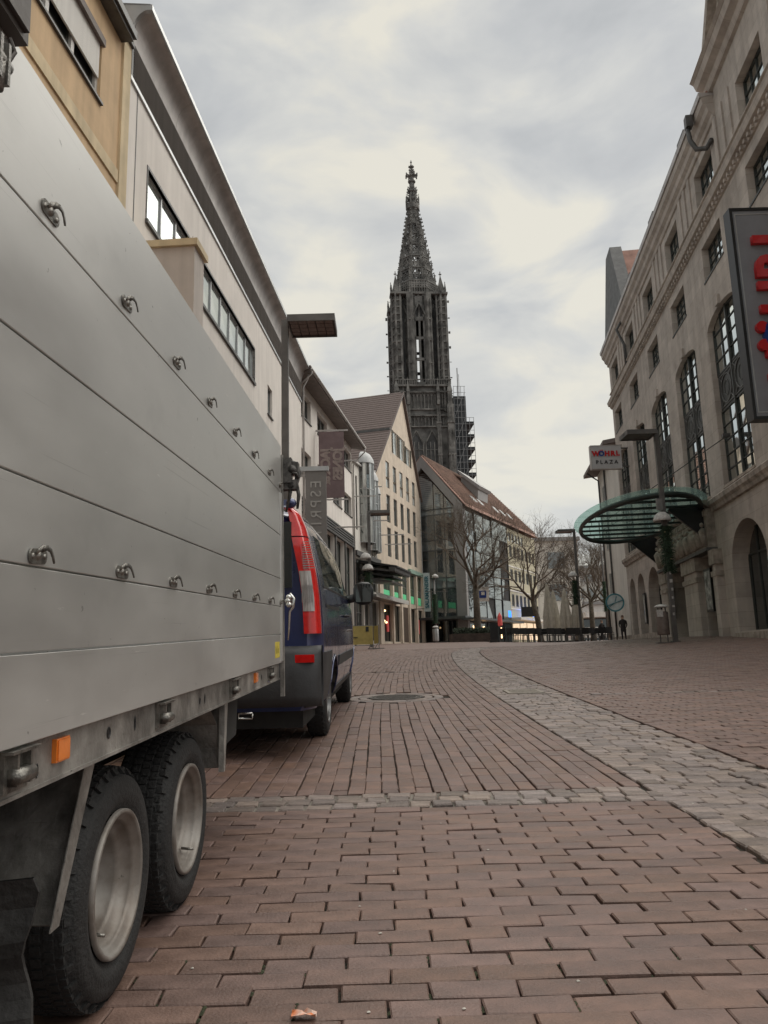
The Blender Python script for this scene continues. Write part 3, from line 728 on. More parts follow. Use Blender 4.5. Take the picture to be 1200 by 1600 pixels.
for y_ in (8.85, 9.18): 
    b = M(); x_ = vp(y_, 1.12); b.smooth = True; b.tube([(x_, y_-.07, 1.12), (x_+.035, y_-.05, 1.125), (x_+.035, y_+.06, 1.125), (x_, y_+.08, 1.12)], .012, 8); b.build('door_handle', VANP, van)
# wheel arch lips catch the light
for yc in (7.50, 10.70):
    b = M(); b.smooth = True; pts = [(vp(yc+.392*cos(a), .345+.392*sin(a))+.006, yc+.392*cos(a), .345+.392*sin(a)) for a in [pi*i/20*1.1-.15 for i in range(21)] if .345+.392*sin(a) > .33]
    b.tube(pts, .008, 6); b.build('arch_lip', VAN, van)
# rear face: tail lamps
def lamp(z0, z1, mt, name, d=.0):
    for sgn in (1, -1):
        b = M(); b.smooth = True; n = 10; vs = []
        for k in range(n+1):
            z = z0+(z1-z0)*k/n; xe = hw(z)*.985+.010; wi = .126 if z < 1.72 else .126-.045*(z-1.72)/.25
            for q in range(6):
                t = q/5; xx = xe-wi*(1-t); yy = 6.165+.012*t*t+.10*max(0, t-.55)**2*4-d
                yy += .045*ss(1.6, 2.0, z)
                vs.append((CX+sgn*xx, yy, z))
        m_ = 6
        for k in range(n+1):
            z = z0+(z1-z0)*k/n; xe = hw(z)*.985+.010
            vs.append((CX+sgn*(xe-.006), 6.42, z))
        f_ = [(k*m_+q, k*m_+q+1, (k+1)*m_+q+1, (k+1)*m_+q) for k in range(n) for q in range(5)]
        f_ += [(k*m_+5, (n+1)*m_+k, (n+1)*m_+k+1, (k+1)*m_+5) for k in range(n)]
        b.add(vs, f_)
        # close the inner edge and ends
        b.smooth = False
        xi = [(CX+sgn*(abs(vs[k*m_][0]-CX)), 6.24, z0+(z1-z0)*k/n) for k in range(n+1)]
        b.add([vs[k*m_] for k in range(n+1)]+xi, [(k, k+1, n+2+k, n+1+k) for k in range(n)])
        b.add([vs[q] for q in range(6)]+[vs[(n+1)*m_]]+[xi[0]], [tuple(range(8))]); b.add([vs[n*m_+q] for q in range(6)]+[vs[(n+1)*m_+n]]+[xi[n]], [tuple(range(8))])
        b.build(name, mt, van)
lamp(.955, 1.725, REDL, 'tail_lamp'); lamp(1.735, 1.975, REDL, 'tail_lamp', .002)
for sg_ in (1, -1):
    b = M(); b.smooth = True; vs = []
    for k in range(9):
        z = 1.13+.32*k/8; xe = hw(z)*.985+.010
        for q in range(4): vs.append((CX+sg_*(xe-.122+.092*q/3), 6.165-.006+.012*(.05+.65*q/3)**2, z))
    b.add(vs, [(k*4+q, k*4+q+1, (k+1)*4+q+1, (k+1)*4+q) for k in range(8) for q in range(3)]); b.smooth = False
    b.add([vs[0], vs[3], (vs[3][0], 6.18, vs[3][2]), (vs[0][0], 6.18, vs[0][2])], [(0, 1, 2, 3)]); b.add([vs[32], vs[35], (vs[35][0], 6.18, vs[35][2]), (vs[32][0], 6.18, vs[32][2])], [(0, 1, 2, 3)])
    b.build('clear_lens', CLRL, van)
for k in range(9):   # lens ribs
    z = 1.15+.026*k
b = M()
for k in range(10):
    x_ = CX+.845+.0095*k; b.box(x_-.025, x_-.022, 6.150, 6.165, 1.20, 1.34)
for k in range(12): b.box(CX+.83, CX+.925, 6.158, 6.166, 1.47+.019*k, 1.476+.019*k)
b.build('lens_ribs', [CLRL], van, kind='stuff')
b = M(); b.smooth = False
prb = [(6.10, .40), (6.07, .48), (6.08, .80), (6.12, .86), (6.26, .86), (6.26, .38)]
vs = []
xsn = [(-1, .955, .12), (-.97, .93, .04), (-.8, .75, 0), (0, 0, 0), (.8, .75, 0), (.97, .93, .04), (1, .962, .12)]
for sgn, x_, dy in [(0, -.962, .12), (0, -.93, .04), (0, -.75, 0), (0, 0, -.02), (0, .75, 0), (0, .93, .04), (0, .962, .12)]:
    for y_, z_ in prb: vs.append((CX+x_, y_+dy if y_ < 6.2 else 6.34, z_))
n6 = 6; b.smooth = True
b.add(vs, [(i*n6+k, i*n6+(k+1) % n6, (i+1)*n6+(k+1) % n6, (i+1)*n6+k) for i in range(6) for k in range(n6)])
b.build('rear_bumper', VANP, van)
b = M(); b.box(CX+.77, CX+.92, 6.068+.015, 6.12, .735, .795); b.build('bumper_reflector', REDL, van)
b = M(); b.box(CX-.72, CX+.74, 6.17, 6.21, 1.32, 1.85); b.build('rear_window', VGLS, van)
b = M(); b.smooth = True; b.lathe([(.001, -.04), (.035, -.03), (.045, 0), (.035, .03), (.001, .04)], (CX+.74, 6.17, 2.0), ax=1, n=12); b.build('roof_lamp', VAN, van)
b = M(); b.box(CX-.7, CX+.72, 6.16, 6.34, 1.985, 2.03); b.build('rear_spoiler', VAN, van)
RIMV = mat('van_hubcap', (.20, .20, .20), .35, .7, var=.15, scale=12)
for yc in (7.50, 10.70):
    for xx, rz in ((CX+.90, 0), (CX-.90, pi)):
        o = tyre('tyre', .325, .205, .20, van, (xx, yc, .325), n=40, rimm=RIMV, dish=-.03); o.rotation_euler = (0, 0, rz)
b = M(); b.box(CX-.8, CX+.8, 6.3, 11.3, .22, .36); b.build('underbody', DARKU, van)
# mirror
b = M(); b.smooth = True; yx = 10.02; x0 = vp(yx, 1.30)
prof = [(0, .08), (.03, .125), (.10, .15), (.19, .145), (.24, .11), (.255, .05)]
vs = []; n = 14
for q, (dx, rz) in enumerate(prof):
    for i in range(n):
        a = 2*pi*i/n; ca, sa = cos(a), sin(a); sq = (abs(ca)**.55)*(1 if ca > 0 else -1); sq2 = (abs(sa)**.55)*(1 if sa > 0 else -1)
        vs.append((x0+.07+dx, yx+.065*sq, 1.42+rz*sq2))
b.add(vs, [(q*n+i, q*n+(i+1) % n, (q+1)*n+(i+1) % n, (q+1)*n+i) for q in range(5) for i in range(n)]+[tuple(range(n)), tuple(5*n+i for i in range(n-1, -1, -1))])
b.bar((x0-.04, yx, 1.34), (x0+.11, yx, 1.37), .09, .10)
mo = b.build('wing_mirror', BLACK, van)
b = M(); b.box(x0+.10, x0+.295, yx-.069, yx-.064, 1.31, 1.54); b.build('mirror_glass', VGLS, mo)
b = M(); b.smooth = True; b.tube([(vp(y_, ztop(y_)-.07)-.01, y_, ztop(y_)-.055) for y_ in [6.5+.25*i for i in range(12)]], .011, 6); b.build('roof_rail', ALU2, van)

# ================================================================ BUILDING KIT
PL_CREAM = mat('cream_plaster', (.64, .455, .27), .85, var=.07, scale=1.2, bump=.15, bscale=40, streak=.16)
PL_CREAM2 = mat('pale_cream_plaster', (.70, .57, .37), .85, var=.08, scale=1.4, bump=.15, bscale=40, streak=.2)
PL_GREY = mat('warm_grey_render', (.76, .715, .665), .85, var=.045, scale=.6, bump=.1, bscale=40, streak=.08)
PL_PINK = mat('pinkish_render', (.62, .56, .51), .85, var=.06, scale=.8, bump=.1, bscale=40, streak=.15)
PL_WHITE = mat('white_render', (.74, .71, .65), .8, var=.05, scale=.7, bump=.1, bscale=40, streak=.12)
SAND = mat('sandstone_cladding', (.58, .495, .40), .85, var=.07, scale=1.5, bump=.1, bscale=30, streak=.10)
STONE = mat('shell_limestone', (.50, .450, .40), .9, var=.09, scale=1.6, bump=.3, bscale=22, streak=.17, blocks=(1.15, .52))
STONE2 = mat('carved_limestone', (.42, .37, .315), .9, var=.22, scale=3, bump=.5, bscale=18, streak=.3)
DKMET = mat('dark_grey_metal', (.10, .098, .095), .5, .4, var=.15, scale=4)
ZINC = mat('zinc_sheet', (.50, .475, .455), .5, .25, var=.12, scale=1.5, streak=.12)
ZINCL = mat('light_zinc', (.45, .46, .46), .4, .6, var=.08, scale=2)
SOFF = mat('brown_soffit', (.20, .17, .155), .75, var=.12, scale=3)
FRW = mat('light_window_frame', (.50, .49, .46), .5, var=.08, scale=6)
FRD = mat('dark_window_frame', (.045, .05, .045), .5, .2, var=.15, scale=6)
FRG = mat('grey_window_frame', (.22, .22, .215), .5, .4, var=.1, scale=6)
ROOFB = mat('brown_tiles', (.135, .102, .092), .8, var=.16, scale=4, bump=.3, bscale=12, stretch=(1, 4, 4))
ROOFR = mat('red_tiles', (.38, .225, .18), .8, var=.18, scale=1.5, bump=.3, bscale=12)
ROOFW = mat('weathered_tiles', (.23, .150, .115), .8, var=.22, scale=1.2, bump=.3, bscale=12)
G1 = glassmat('window_glass', (.05, .055, .055), .02, .30)
GST = glassmat('store_window_glass', (.05, .055, .055), .02, .9, .10)
LOUVM = mat('grey_louvre_metal', (.24, .225, .21), .6, .2, var=.08, scale=3)
GD = glassmat('dark_shop_glass', (.012, .013, .014), .02, .12)
GB = glassmat('blind_backed_glass', (.46, .48, .465), .05, .35)
GS = glassmat('shop_glass_lit_green', (.05, .09, .07), .03, .12)
GT = glassmat('curtain_wall_glass', (.035, .045, .05), .015, .38, .5)
SHUT = mat('roller_shutter', (.58, .56, .52), .6, var=.05, scale=6)

def wallholes(b, x, sg, s0, s1, z0, z1, holes, depth, rv=True):
    """street face at x with rectangular holes (s0,s1,z0,z1) and their reveals"""
    S_ = sorted({s0, s1} | {h[0] for h in holes} | {h[1] for h in holes}); Z_ = sorted({z0, z1} | {h[2] for h in holes} | {h[3] for h in holes})
    S_ = [q for q in S_ if s0 <= q <= s1]; Z_ = [q for q in Z_ if z0 <= q <= z1]
    for i in range(len(S_)-1):
        run = None
        for j in range(len(Z_)-1):
            cs, cz = (S_[i]+S_[i+1])/2, (Z_[j]+Z_[j+1])/2
            hole = any(h[0] < cs < h[1] and h[2] < cz < h[3] for h in holes)
            if not hole: run = Z_[j] if run is None else run
            if run is not None and (hole or j == len(Z_)-2):
                e = Z_[j] if hole else Z_[j+1]; b.quad((x, S_[i], run), (x, S_[i+1], run), (x, S_[i+1], e), (x, S_[i], e)); run = None
    xi = x-sg*depth
    for a, c, d, e in holes:
        b.quad((x, a, d), (x, a, e), (xi, a, e), (xi, a, d)); b.quad((x, c, d), (xi, c, d), (xi, c, e), (x, c, e))
        b.quad((x, a, e), (x, c, e), (xi, c, e), (xi, a, e)); b.quad((x, a, d), (xi, a, d), (xi, c, d), (x, c, d))
def shell(b, x, sg, s0, s1, z0, z1, D, depth):
    """rest of the block: ends, back, top and an inner skin just behind the glass"""
    xb = x-sg*D; xi = x-sg*(depth+.06)
    for s in (s0, s1): b.quad((x, s, z0), (xb, s, z0), (xb, s, z1), (x, s, z1))
    b.quad((xb, s0, z0), (xb, s1, z0), (xb, s1, z1), (xb, s0, z1)); b.quad((x, s0, z1), (x, s1, z1), (xb, s1, z1), (xb, s0, z1))
    b.quad((xi, s0, z0), (xi, s1, z0), (xi, s1, z1), (xi, s0, z1))
PANE = {}
def window(parent, x, sg, s0, s1, z0, z1, cols=2, rows=1, fw=.06, mw=.045, fm=None, gm=None, panes=True, sill=0, sillm=None, name='window', tilt=.004, r=random.Random(21), colx=None, rowz=None, rim=.05):
    """x: plane of the glass. One frame mesh, every pane an object under it."""
    fm = fm or FRD; gm = gm or G1; b = M(); f0, f1 = x-sg*.02, x+sg*rim
    b.box(f0, f1, s0, s1, z0, z0+fw); b.box(f0, f1, s0, s1, z1-fw, z1); b.box(f0, f1, s0, s0+fw, z0+fw, z1-fw); b.box(f0, f1, s1-fw, s1, z0+fw, z1-fw)
    cx = colx or [s0+fw+(s1-s0-2*fw)*i/cols for i in range(cols+1)]; rz = rowz or [z0+fw+(z1-z0-2*fw)*i/rows for i in range(rows+1)]
    for c in cx[1:-1]: b.box(f0+sg*.002, f1-sg*.006, c-mw/2, c+mw/2, z0+fw, z1-fw)
    for z in rz[1:-1]: b.box(f0+sg*.003, f1-sg*.010, s0+fw, s1-fw, z-mw/2, z+mw/2)
    w = b.build(name, fm, parent)
    if sill:
        q = M(); q.box(x, x+sg*sill, s0-.05, s1+.05, z0-.06, z0-.005); q.build('sill', sillm or fm, w)
    for i in range(len(cx)-1):
        for j in range(len(rz)-1):
            a, c, d, e = cx[i], cx[i+1], rz[j], rz[j+1]
            key = (round(c-a, 3), round(e-d, 3), gm.name)
            if key not in PANE:
                q = M(); w_, h_ = c-a, e-d; q.box(-.004, .004, -w_/2, w_/2, -h_/2, h_/2); PANE[key] = q.mesh('pane', gm)
            place('pane', PANE[key], w, (x, (a+c)/2, (d+e)/2), (0, r.gauss(0, tilt), r.gauss(0, tilt)))
    return w
def slats(parent, name, x, sg, s0, s1, z0, z1, n, mt, th=.012, proj=.03):
    h = (z1-z0)/n; q = M(); q.box(-proj/2, proj/2, 0, s1-s0, -h*.32, h*.18); me = q.mesh(name, mt)
    for i in range(n): place(name, me, parent, (x, s0, z0+h*(i+.5)), (0, sg*.5, 0))
def tiles_roof(b, pts):
    pass

# ================================================================ LEFT 1: cream building and grey building share one wall line
LF = Frame((-6.5, 0, 0), atan(.06))
cb = thing('house', 'orange cream plastered building with a half lowered roller shutter, nearest on the left', 'building', (-4, 9, .3), LF)
b = M(); H = [(9.9, 14.05, 12.45, 13.9)]
wallholes(b, 0, 1, 1, 15.42, .0, 14.95, H, .22); shell(b, 0, 1, 1, 15.42, 0, 14.95, 10, .22); b.build('wall', PL_CREAM, cb)
M().box(-.0, .035, 1, 15.0, 11.22, 11.52).build('string_band', PL_CREAM2, cb)
M().box(-.0, .055, 15.02, 15.42, .5, 14.93).build('corner_pilaster', PL_CREAM2, cb)
b = M(); b.box(-.3, .28, 1, 14.98, 14.70, 14.80); b.box(.20, .34, 1, 15.02, 14.78, 14.96); b.box(-.3, .12, 14.98, 15.44, 14.93, 15.02); b.build('gutter', DKMET, cb)
b = M(); b.box(-6, -.35, 1, 15.35, 14.95, 17.6); b.build('dormer', PL_PINK, cb)
b = M(); b.box(-6.1, -.1, 1, 15.42, 17.6, 17.75); b.build('roof_edge', DKMET, cb)
for s in (11.2, 12.9): window(cb, -.33, 1, s, s+1.1, 15.6, 17.2, 1, 2, fm=FRW)
w = window(cb, -.14, 1, 9.9, 14.05, 12.45, 13.9, 4, 1, fw=.10, mw=.12, fm=FRW, gm=GD, sill=.20, sillm=DKMET, rim=.07)
q = M(); q.box(-.02, .02, 0, 4.05, -.017, .014); me = q.mesh('shutter_slat', SHUT)
for i in range(28): place('shutter_slat', me, w, (-.045, 9.95, 12.98+.033*i), (0, 0, 0), scale=(1, .9999, 1))
M().box(-.15, .06, 9.85, 14.1, 13.78, 13.95).build('shutter_box', SOFF, w)

gb = thing('house', 'pale grey office building with long window strip and huge curved metal eaves', 'building', (-4, 27, .9), LF)
s0, s1 = 15.44, 38.55
strip_ = (16.75, 27.95, 11.42, 12.78)
shopH = [(17.6+i*4.1, 21.0+i*4.1, 1.3+i*.12, 4.4) for i in range(5)]
H = [strip_, (30.35, 31.25, 11.0, 12.25), (33.9, 34.8, 11.0, 12.25), (34.3, 35.2, 8.0, 9.3)]
b = M(); wallholes(b, 0, 1, s0, s1, .3, 14.28, H+shopH, .25); shell(b, 0, 1, s0, s1, .3, 14.28, 12, .25); b.box(0, .012, s0+.52, s0+.55, .5, 14.26, 1); b.build('wall', [PL_GREY, DKMET], gb)
window(gb, -.11, 1, *strip_, cols=10, rows=1, fw=.05, mw=.07, fm=ZINCL, gm=GB)
b = M(); fx = .02; b.box(-.2, fx, strip_[0]-.05, strip_[0], strip_[2]-.07, strip_[3]+.07); b.box(-.2, fx, strip_[1], strip_[1]+.07, strip_[2]-.07, strip_[3]+.07); b.box(-.2, fx, strip_[0], strip_[1], strip_[3], strip_[3]+.07); b.box(-.2, fx+.05, strip_[0]-.07, strip_[1]+.07, strip_[2]-.10, strip_[2]); b.build('window_surround', DKMET, gb)
for h in shopH: window(gb, -.18, 1, *h, cols=2, rows=1, fm=FRD, gm=GD, fw=.08, name='shop_window')
for h in H[1:]: window(gb, -.14, 1, *h, cols=2, rows=1, fm=FRG, gm=GB, sill=.2, sillm=DKMET)
M().box(0, .05, s0+.02, s1, 14.20, 14.30).build('ledge', ZINCL, gb)
b = M(); b.box(-1.0, -.02, s0+.1, s1, 14.28, 15.25); b.build('louvre_backing', BLACK, gb)
q = M(); q.box(-.03, .03, 0, s1-s0-.3, -.012, .012); me = q.mesh('louvre', LOUVM)
for i in range(15): place('louvre', me, gb, (.01, s0+.2, 14.33+i*.063), (0, .6, 0))
b = M()
for i in range(12): b.box(-.04, .025, s0+.15+i*2.05, s0+.18+i*2.05, 14.3, 15.24)
b.box(-.04, .03, s0+.06, s0+.15, 14.3, 15.24)
b.build('louvre_post', DKMET, gb, kind='stuff')
# curved eaves: quarter of a barrel from the louvre head out to the lip
n = 14; prof = [(.02+.62*(1-cos(pi/2*i/n)), 15.80+1.0*sin(pi/2*i/n)) for i in range(n+1)]
prof = [(.0, 15.22)]+[(.02+.40*(1-cos(pi/2*i/n)), 15.22+.74*sin(pi/2*i/n)) for i in range(n+1)]
outp = prof+[(.45, 15.97), (.45, 16.03), (-.9, 16.2), (-.9, 15.22)]
L0 = s0+.1; k = 0
while L0 < s1-.2:
    L1 = min(L0+3.05, s1); b = M(); b.prism(outp, 1, L0, L1-.012); b.build('eaves_panel', ZINC, gb); L0 = L1
b = M(); b.prism([(-.9, 15.2), (0, 15.2)]+[(q[0]-.02, q[1]) for q in prof]+[(.50, 15.95), (.50, 16.10), (-.9, 16.3)], 1, s0+.0, s0+.10); b.box(.452, .50, s0+.1, s1, 15.95, 16.08); b.prism([(.45, 16.08), (-.9, 16.21), (-11, 16.5), (-11, 16.6), (-.9, 16.3), (.45, 16.12)], 1, s0, s1); b.build('eaves_edge', ZINCL, gb)
b = M(); b.smooth = True; b.tube([(.4, s1-.0, 15.95), (.36, s1+.1, 15.6), (.1, s1+.12, 15.1), (.08, s1+.12, 1.5)], .06, 8); b.build('downpipe', ZINC, gb)
# stair tower stub that steps out of the wall
st = thing('chimney_wall', 'pinkish rendered wall stub with a cream stone cap above the trailer', 'wall', (.5, 16.6, .4), LF)
M().box(.0, 1.44, 16.0, 16.7, .5, 10.22).build('wall', PL_PINK, st)
M().box(-.0, 1.52, 15.92, 16.78, 10.22, 10.38).build('cap', PL_CREAM2, st)
b = M(); r = random.Random(2)
for i in range(40):
    x_, y_ = r.uniform(.95, 1.4), r.uniform(16.0, 16.6); b.bar((x_, y_, 10.38), (x_+r.uniform(-.04, .04), y_+r.uniform(-.03, .03), 10.38+r.uniform(.05, .14)), .008)
o = b.build('dry_grass', mat('dry_grass', (.20, .17, .10), .9), st, kind='stuff')

# ================================================================ LEFT 2: JACK & JONES house
JF = Frame((-10.3, 0, 0), atan(.15))
jb = thing('house', 'light rendered shop house with wide dark eaves behind the maroon banner', 'building', (-4, 46, 1.5), JF)
s0, s1, ze = 39.0, 54.2, 15.75
H = []
for s in (39.75, 43.9, 48.1, 51.4): H.append((s, s+2.6, 14.0, 15.35))
for s in (39.75, 43.9, 48.0, 51.4): H.append((s, s+2.6, 10.75, 12.15))
GH = [(39.4+i*3.02, 39.4+i*3.02+2.6, 1.9, 8.55) for i in range(5)]
b = M(); wallholes(b, 0, 1, s0, s1, 1.0, ze+.15, H+GH, .35); shell(b, 0, 1, s0, s1, 1.0, ze, 12, .35); b.build('wall', PL_GREY, jb)
for h in H: window(jb, -.25, 1, *h, cols=3, rows=1, fm=FRG, gm=GD, sill=.32, sillm=DKMET, mw=.07)
for h in GH: window(jb, -.3, 1, *h, cols=1, rows=4, fm=FRD, gm=GT, fw=.14, mw=.08, name='shop_window')
b = M(); b.box(0, .16, s0, s1, 8.58, 8.72); b.build('fascia', DKMET, jb)
for i in range(4):
    M().box(.0, .12, s0, s1, 8.80+i*.17, 8.90+i*.17).build('fascia_slat', DKMET, jb)
for i in range(6): M().box(-.02, .10, s0+.08+3.02*i, s0+.36+3.02*i, 1.4, 8.58).build('shopfront_post', DKMET, jb)
# eaves: soffit, fascia, gutter, roof slope
b = M(); b.prism([(0, ze+.13), (.86, ze+.02), (.90, ze+.02), (.90, ze+.17), (-.2, ze+.5), (-.2, ze+.13)], 1, s0-.25, s1+.35); b.build('soffit', SOFF, jb)
b = M(); b.smooth = True; b.tube([(.97, s0-.3, ze+.17), (.97, s1+.4, ze+.17)], .085, 10); b.smooth = False
b.smooth = True; b.tube([(.97, s1+.3, ze+.1), (.95, s1+.32, ze-.15), (.35, s1+.3, ze-.75), (.10, s1+.25, ze-1.1), (.08, s1+.2, 1.8)], .05, 8)
b.tube([(.97, s0-.2, ze+.25), (.97, s0-.2, ze-.05), (.5, s0-.1, ze-.4), (.1, s0+.05, ze-.7), (.08, s0+.06, 2)], .05, 8); b.build('gutter', ZINC, jb)
b = M(); b.prism([(.93, ze+.20), (.93, ze+.25), (-5.0, ze+5.4), (-5.2, ze+5.2), (-.2, ze+.45)], 1, s0-.3, s1+.4); b.build('roof', ROOFB, jb)
b = M(); r = random.Random(4)
for i in range(30):   # verge tiles ragged against the sky
    t_ = i/30; x_ = .93-5.9*t_; z_ = ze+.25+5.15*t_; b.box(x_-.24, x_+.02, s0-.36, s0-.05, z_+.0, z_+.12+r.uniform(-.02, .05))
b.build('verge_tiles', ROOFB, jb, kind='stuff')
for i, z in enumerate((15.05, 14.15)):
    pass

# ================================================================ LEFT 3: white building with a glazed round bay
WF = Frame((-2.22, 53.85, 0), atan(.26))
wb = thing('house', 'white rendered building with slot windows and a glazed curved bay, beyond the maroon banner', 'building', (-4, 3, 1.9), WF)
s0, s1 = 0.06, 6.6
H = [(.75+i*.95, 1.15+i*.95, 10.1, 14.1) for i in range(3)]+[(4.9+i*.5, 5.15+i*.5, 8.6, 12.2) for i in range(3)]
GH = [(.4, 2.2, 2.2, 8.0), (2.5, 3.9, 2.2, 5.0), (4.1, 6.2, 2.2, 5.2), (2.5, 6.2, 5.9, 8.0)]
b = M(); wallholes(b, 0, 1, s0, s1, 1.2, 15.0, H+GH, .3); shell(b, 0, 1, s0, s1, 1.2, 15.0, 12, .3); b.build('wall', PL_WHITE, wb)
for h in H: window(wb, -.1, 1, *h, cols=1, rows=2, fm=FRD, gm=GD, fw=.05)
for i, h in enumerate(GH): window(wb, -.2, 1, *h, cols=2, rows=3 if i in (0, 3) else 1, fm=FRG, gm=GD, fw=.08, mw=.05, name='shop_window')
# round glazed bay: half cylinders with curved crowns
def bay(s, r_, z0, z1):
    bb = M(); bb.smooth = True; n = 10
    b_ = M(); b_.smooth = True
    for i in range(n):
        a0, a1 = pi*i/n, pi*(i+1)/n
        P0, P1 = (r_*sin(a0), s-r_*cos(a0)), (r_*sin(a1), s-r_*cos(a1))
        q = M(); q.quad((P0[0], P0[1], z0), (P1[0], P1[1], z0), (P1[0], P1[1], z1), (P0[0], P0[1], z1)); q.build('bay_pane', GB if i % 2 else G1, wb)
        bb.smooth = False; bb.bar((P0[0]*1.01, P0[1], z0), (P0[0]*1.01, P0[1], z1), .05)
        for z in (z0, (z0*2+z1)/3, (z0+2*z1)/3, z1): bb.bar((P0[0], P0[1], z), (P1[0], P1[1], z), .05)
    prof = [(r_+.08, z1), (r_+.02, z1+.35), (r_*.75, z1+.75), (r_*.4, z1+.95), (.01, z1+1.0)]
    b_.lathe(prof, (0, s, 0), n=20, a0=-pi/2, a1=pi/2); pass
    bb.build('bay_frame', ZINCL, wb); b_.build('bay_roof', mat('bay_roof_zinc', (.42, .43, .43), .6, .1, var=.08), wb)
bay(2.6, .85, 9.3, 15.3); bay(4.6, .62, 9.0, 14.4); bay(5.7, .5, 9.0, 13.6)
M().box(.02, .32, 3.3, 3.75, 8.9, 13.6).build('dark_pillar', SOFF, wb)
b = M(); b.box(-.1, .25, s0, s1, 8.15, 8.5); b.build('fascia', DKMET, wb)
b = M(); b.box(-10, .2, s0, s1, 14.95, 15.1); b.build('roof_edge', ZINC, wb)
# folded dark awning with stepped slats
aw = thing('awning', 'dark folded slatted canopy over the shop beside the beige gable', 'awning', (1.2, 2.5, 7), WF)
for i in range(4):
    M().prism([(.05, 7.9-i*.38), (2.5-i*.16+.35, 7.35-i*.34), (2.5-i*.16+.35, 7.22-i*.34), (.05, 7.7-i*.38)], 1, 1.0+i*.12, 5.6-i*.1).build('awning_slat', DKMET if i % 2 else BLACK, aw)
b = M(); b.box(2.3, 2.75, .9, 5.7, 6.95, 7.25); b.build('awning_front', DKMET, aw)
fa = thing('awning', 'long thin pale shop canopy with lettering, sloping away below the dark awning', 'awning', (1, 6, 5.6), WF)
M().box(.05, 1.25, 1.2, 11.3, 5.30, 5.42).build('canopy_sheet', FRG, fa); M().box(1.25, 1.30, 1.2, 11.3, 5.22, 5.55).build('canopy_edge', FRW, fa)
me = text_mesh('lettering', 'CEZANNE', .42, .02); place('lettering', me, fa, (1.315, 5, 5.38), (pi/2, 0, pi/2))

# ================================================================ LEFT 4: beige gabled house
BF_ = Frame((-.6, 60, 0), atan(.3))
bg = thing('house', 'beige house with its tall windowed gable to the street below the steeple', 'building', (-6, 7, 2.1), BF_)
sL, sR, zE, sA, zA = .0, 14.5, 15.9, 8.75, 24.9
H = []
for j, (za, zb) in enumerate(((15.0, 17.3), (12.05, 14.4), (9.15, 11.6))):
    for i in range(5): H.append((2.9+i*2.15, 3.95+i*2.15, za, zb))
GH = [(1.4+i*2.6, 3.5+i*2.6, 5.6, 8.3) for i in range(5)]+[(1.4+i*2.6, 3.5+i*2.6, 2.2, 5.2) for i in range(5)]
b = M(); wallholes(b, 0, 1, sL, sR, 1.5, zE, [h for h in H+GH if h[3] < zE], .3)
# gable field with the tall top row
top = [h for h in H if h[3] > zE]; lo = [(h[0], h[1], max(h[2], zE), h[3]) for h in top]
def gab(z, left):
    t_ = (z-zE)/(zA-zE); return sL+(sA-sL)*t_ if left else sR+(sA-sR)*t_
wallholes(b, 0, 1, 2.0, sR-1.0, 14.7, 17.5, top, .3)
HT = [(5.4, 6.6, 18.5, 20.6), (7.6, 8.8, 18.5, 20.6), (9.8, 11.0, 18.5, 20.2)]
# solid gable triangle set a hair behind, opened where the windows are
def tri(z0, z1, holes):
    zz = sorted({z0, z1} | {h[2] for h in holes} | {h[3] for h in holes})
    for a, c in zip(zz, zz[1:]):
        xs_ = [gab(a, 1)]; hs = [h for h in holes if h[2] <= a and h[3] >= c]
        cuts = []; cur = ('L',)
        pts = []
        edges = []
        for h in sorted(hs): edges += [h[0], h[1]]
        segs = []; e = [None]+edges+[None]
        for i in range(0, len(e), 2):
            l0 = gab(a, 1) if e[i] is None else e[i]; l1 = gab(c, 1) if e[i] is None else e[i]
            r0 = gab(a, 0) if e[i+1] is None else e[i+1]; r1 = gab(c, 0) if e[i+1] is None else e[i+1]
            if r0 > l0: b.quad((0, l0, a), (0, r0, a), (0, max(r1, l1), c), (0, l1, c))
b2 = b
b.f = b.f[:]  # keep
b = M(); wallholes(b, 0, 1, sL, sR, 1.5, 14.7, [h for h in H+GH if h[3] < 14.8], .3)
for a, c in ((14.7, 15.0), (15.0, zE)):
    hs = [h for h in top] if a == 15.0 else []
    ed = [sL]+[v for h in hs for v in (h[0], h[1])]+[sR]
    for i in range(0, len(ed), 2): b.quad((0, ed[i], a), (0, ed[i+1], a), (0, ed[i+1], c), (0, ed[i], c))
tri(zE, 17.3, [(h[0], h[1], zE, 17.3) for h in top]); tri(17.3, 20.6, HT); tri(20.6, zA, [])
xi = -.3
for a, c, d, e in top+HT:
    b.quad((0, a, d), (0, a, e), (xi, a, e), (xi, a, d)); b.quad((0, c, d), (xi, c, d), (xi, c, e), (0, c, e)); b.quad((0, a, e), (0, c, e), (xi, c, e), (xi, a, e)); b.quad((0, a, d), (xi, a, d), (xi, c, d), (0, c, d))
shell(b, 0, 1, sL, sR, 1.5, zE, 16, .3)
b.poly([(-.37, sL, zE), (-.37, sR, zE), (-.37, sA, zA-.1)]); b.poly([(-16, sL, zE), (-16, sR, zE), (-16, sA, zA)])
b.build('wall', SAND, bg)
GY = mat('bright_blind_glass', (.62, .60, .54), .3, var=.06, scale=2, coat=.5)
for h in H: window(bg, -.12, 1, *h, cols=1, rows=1, fm=FRG, gm=G1 if h[2] < 14.9 else GB, fw=.05, tilt=.02)
SH2 = mat('green_shutter', (.06, .065, .05), .7, var=.1)
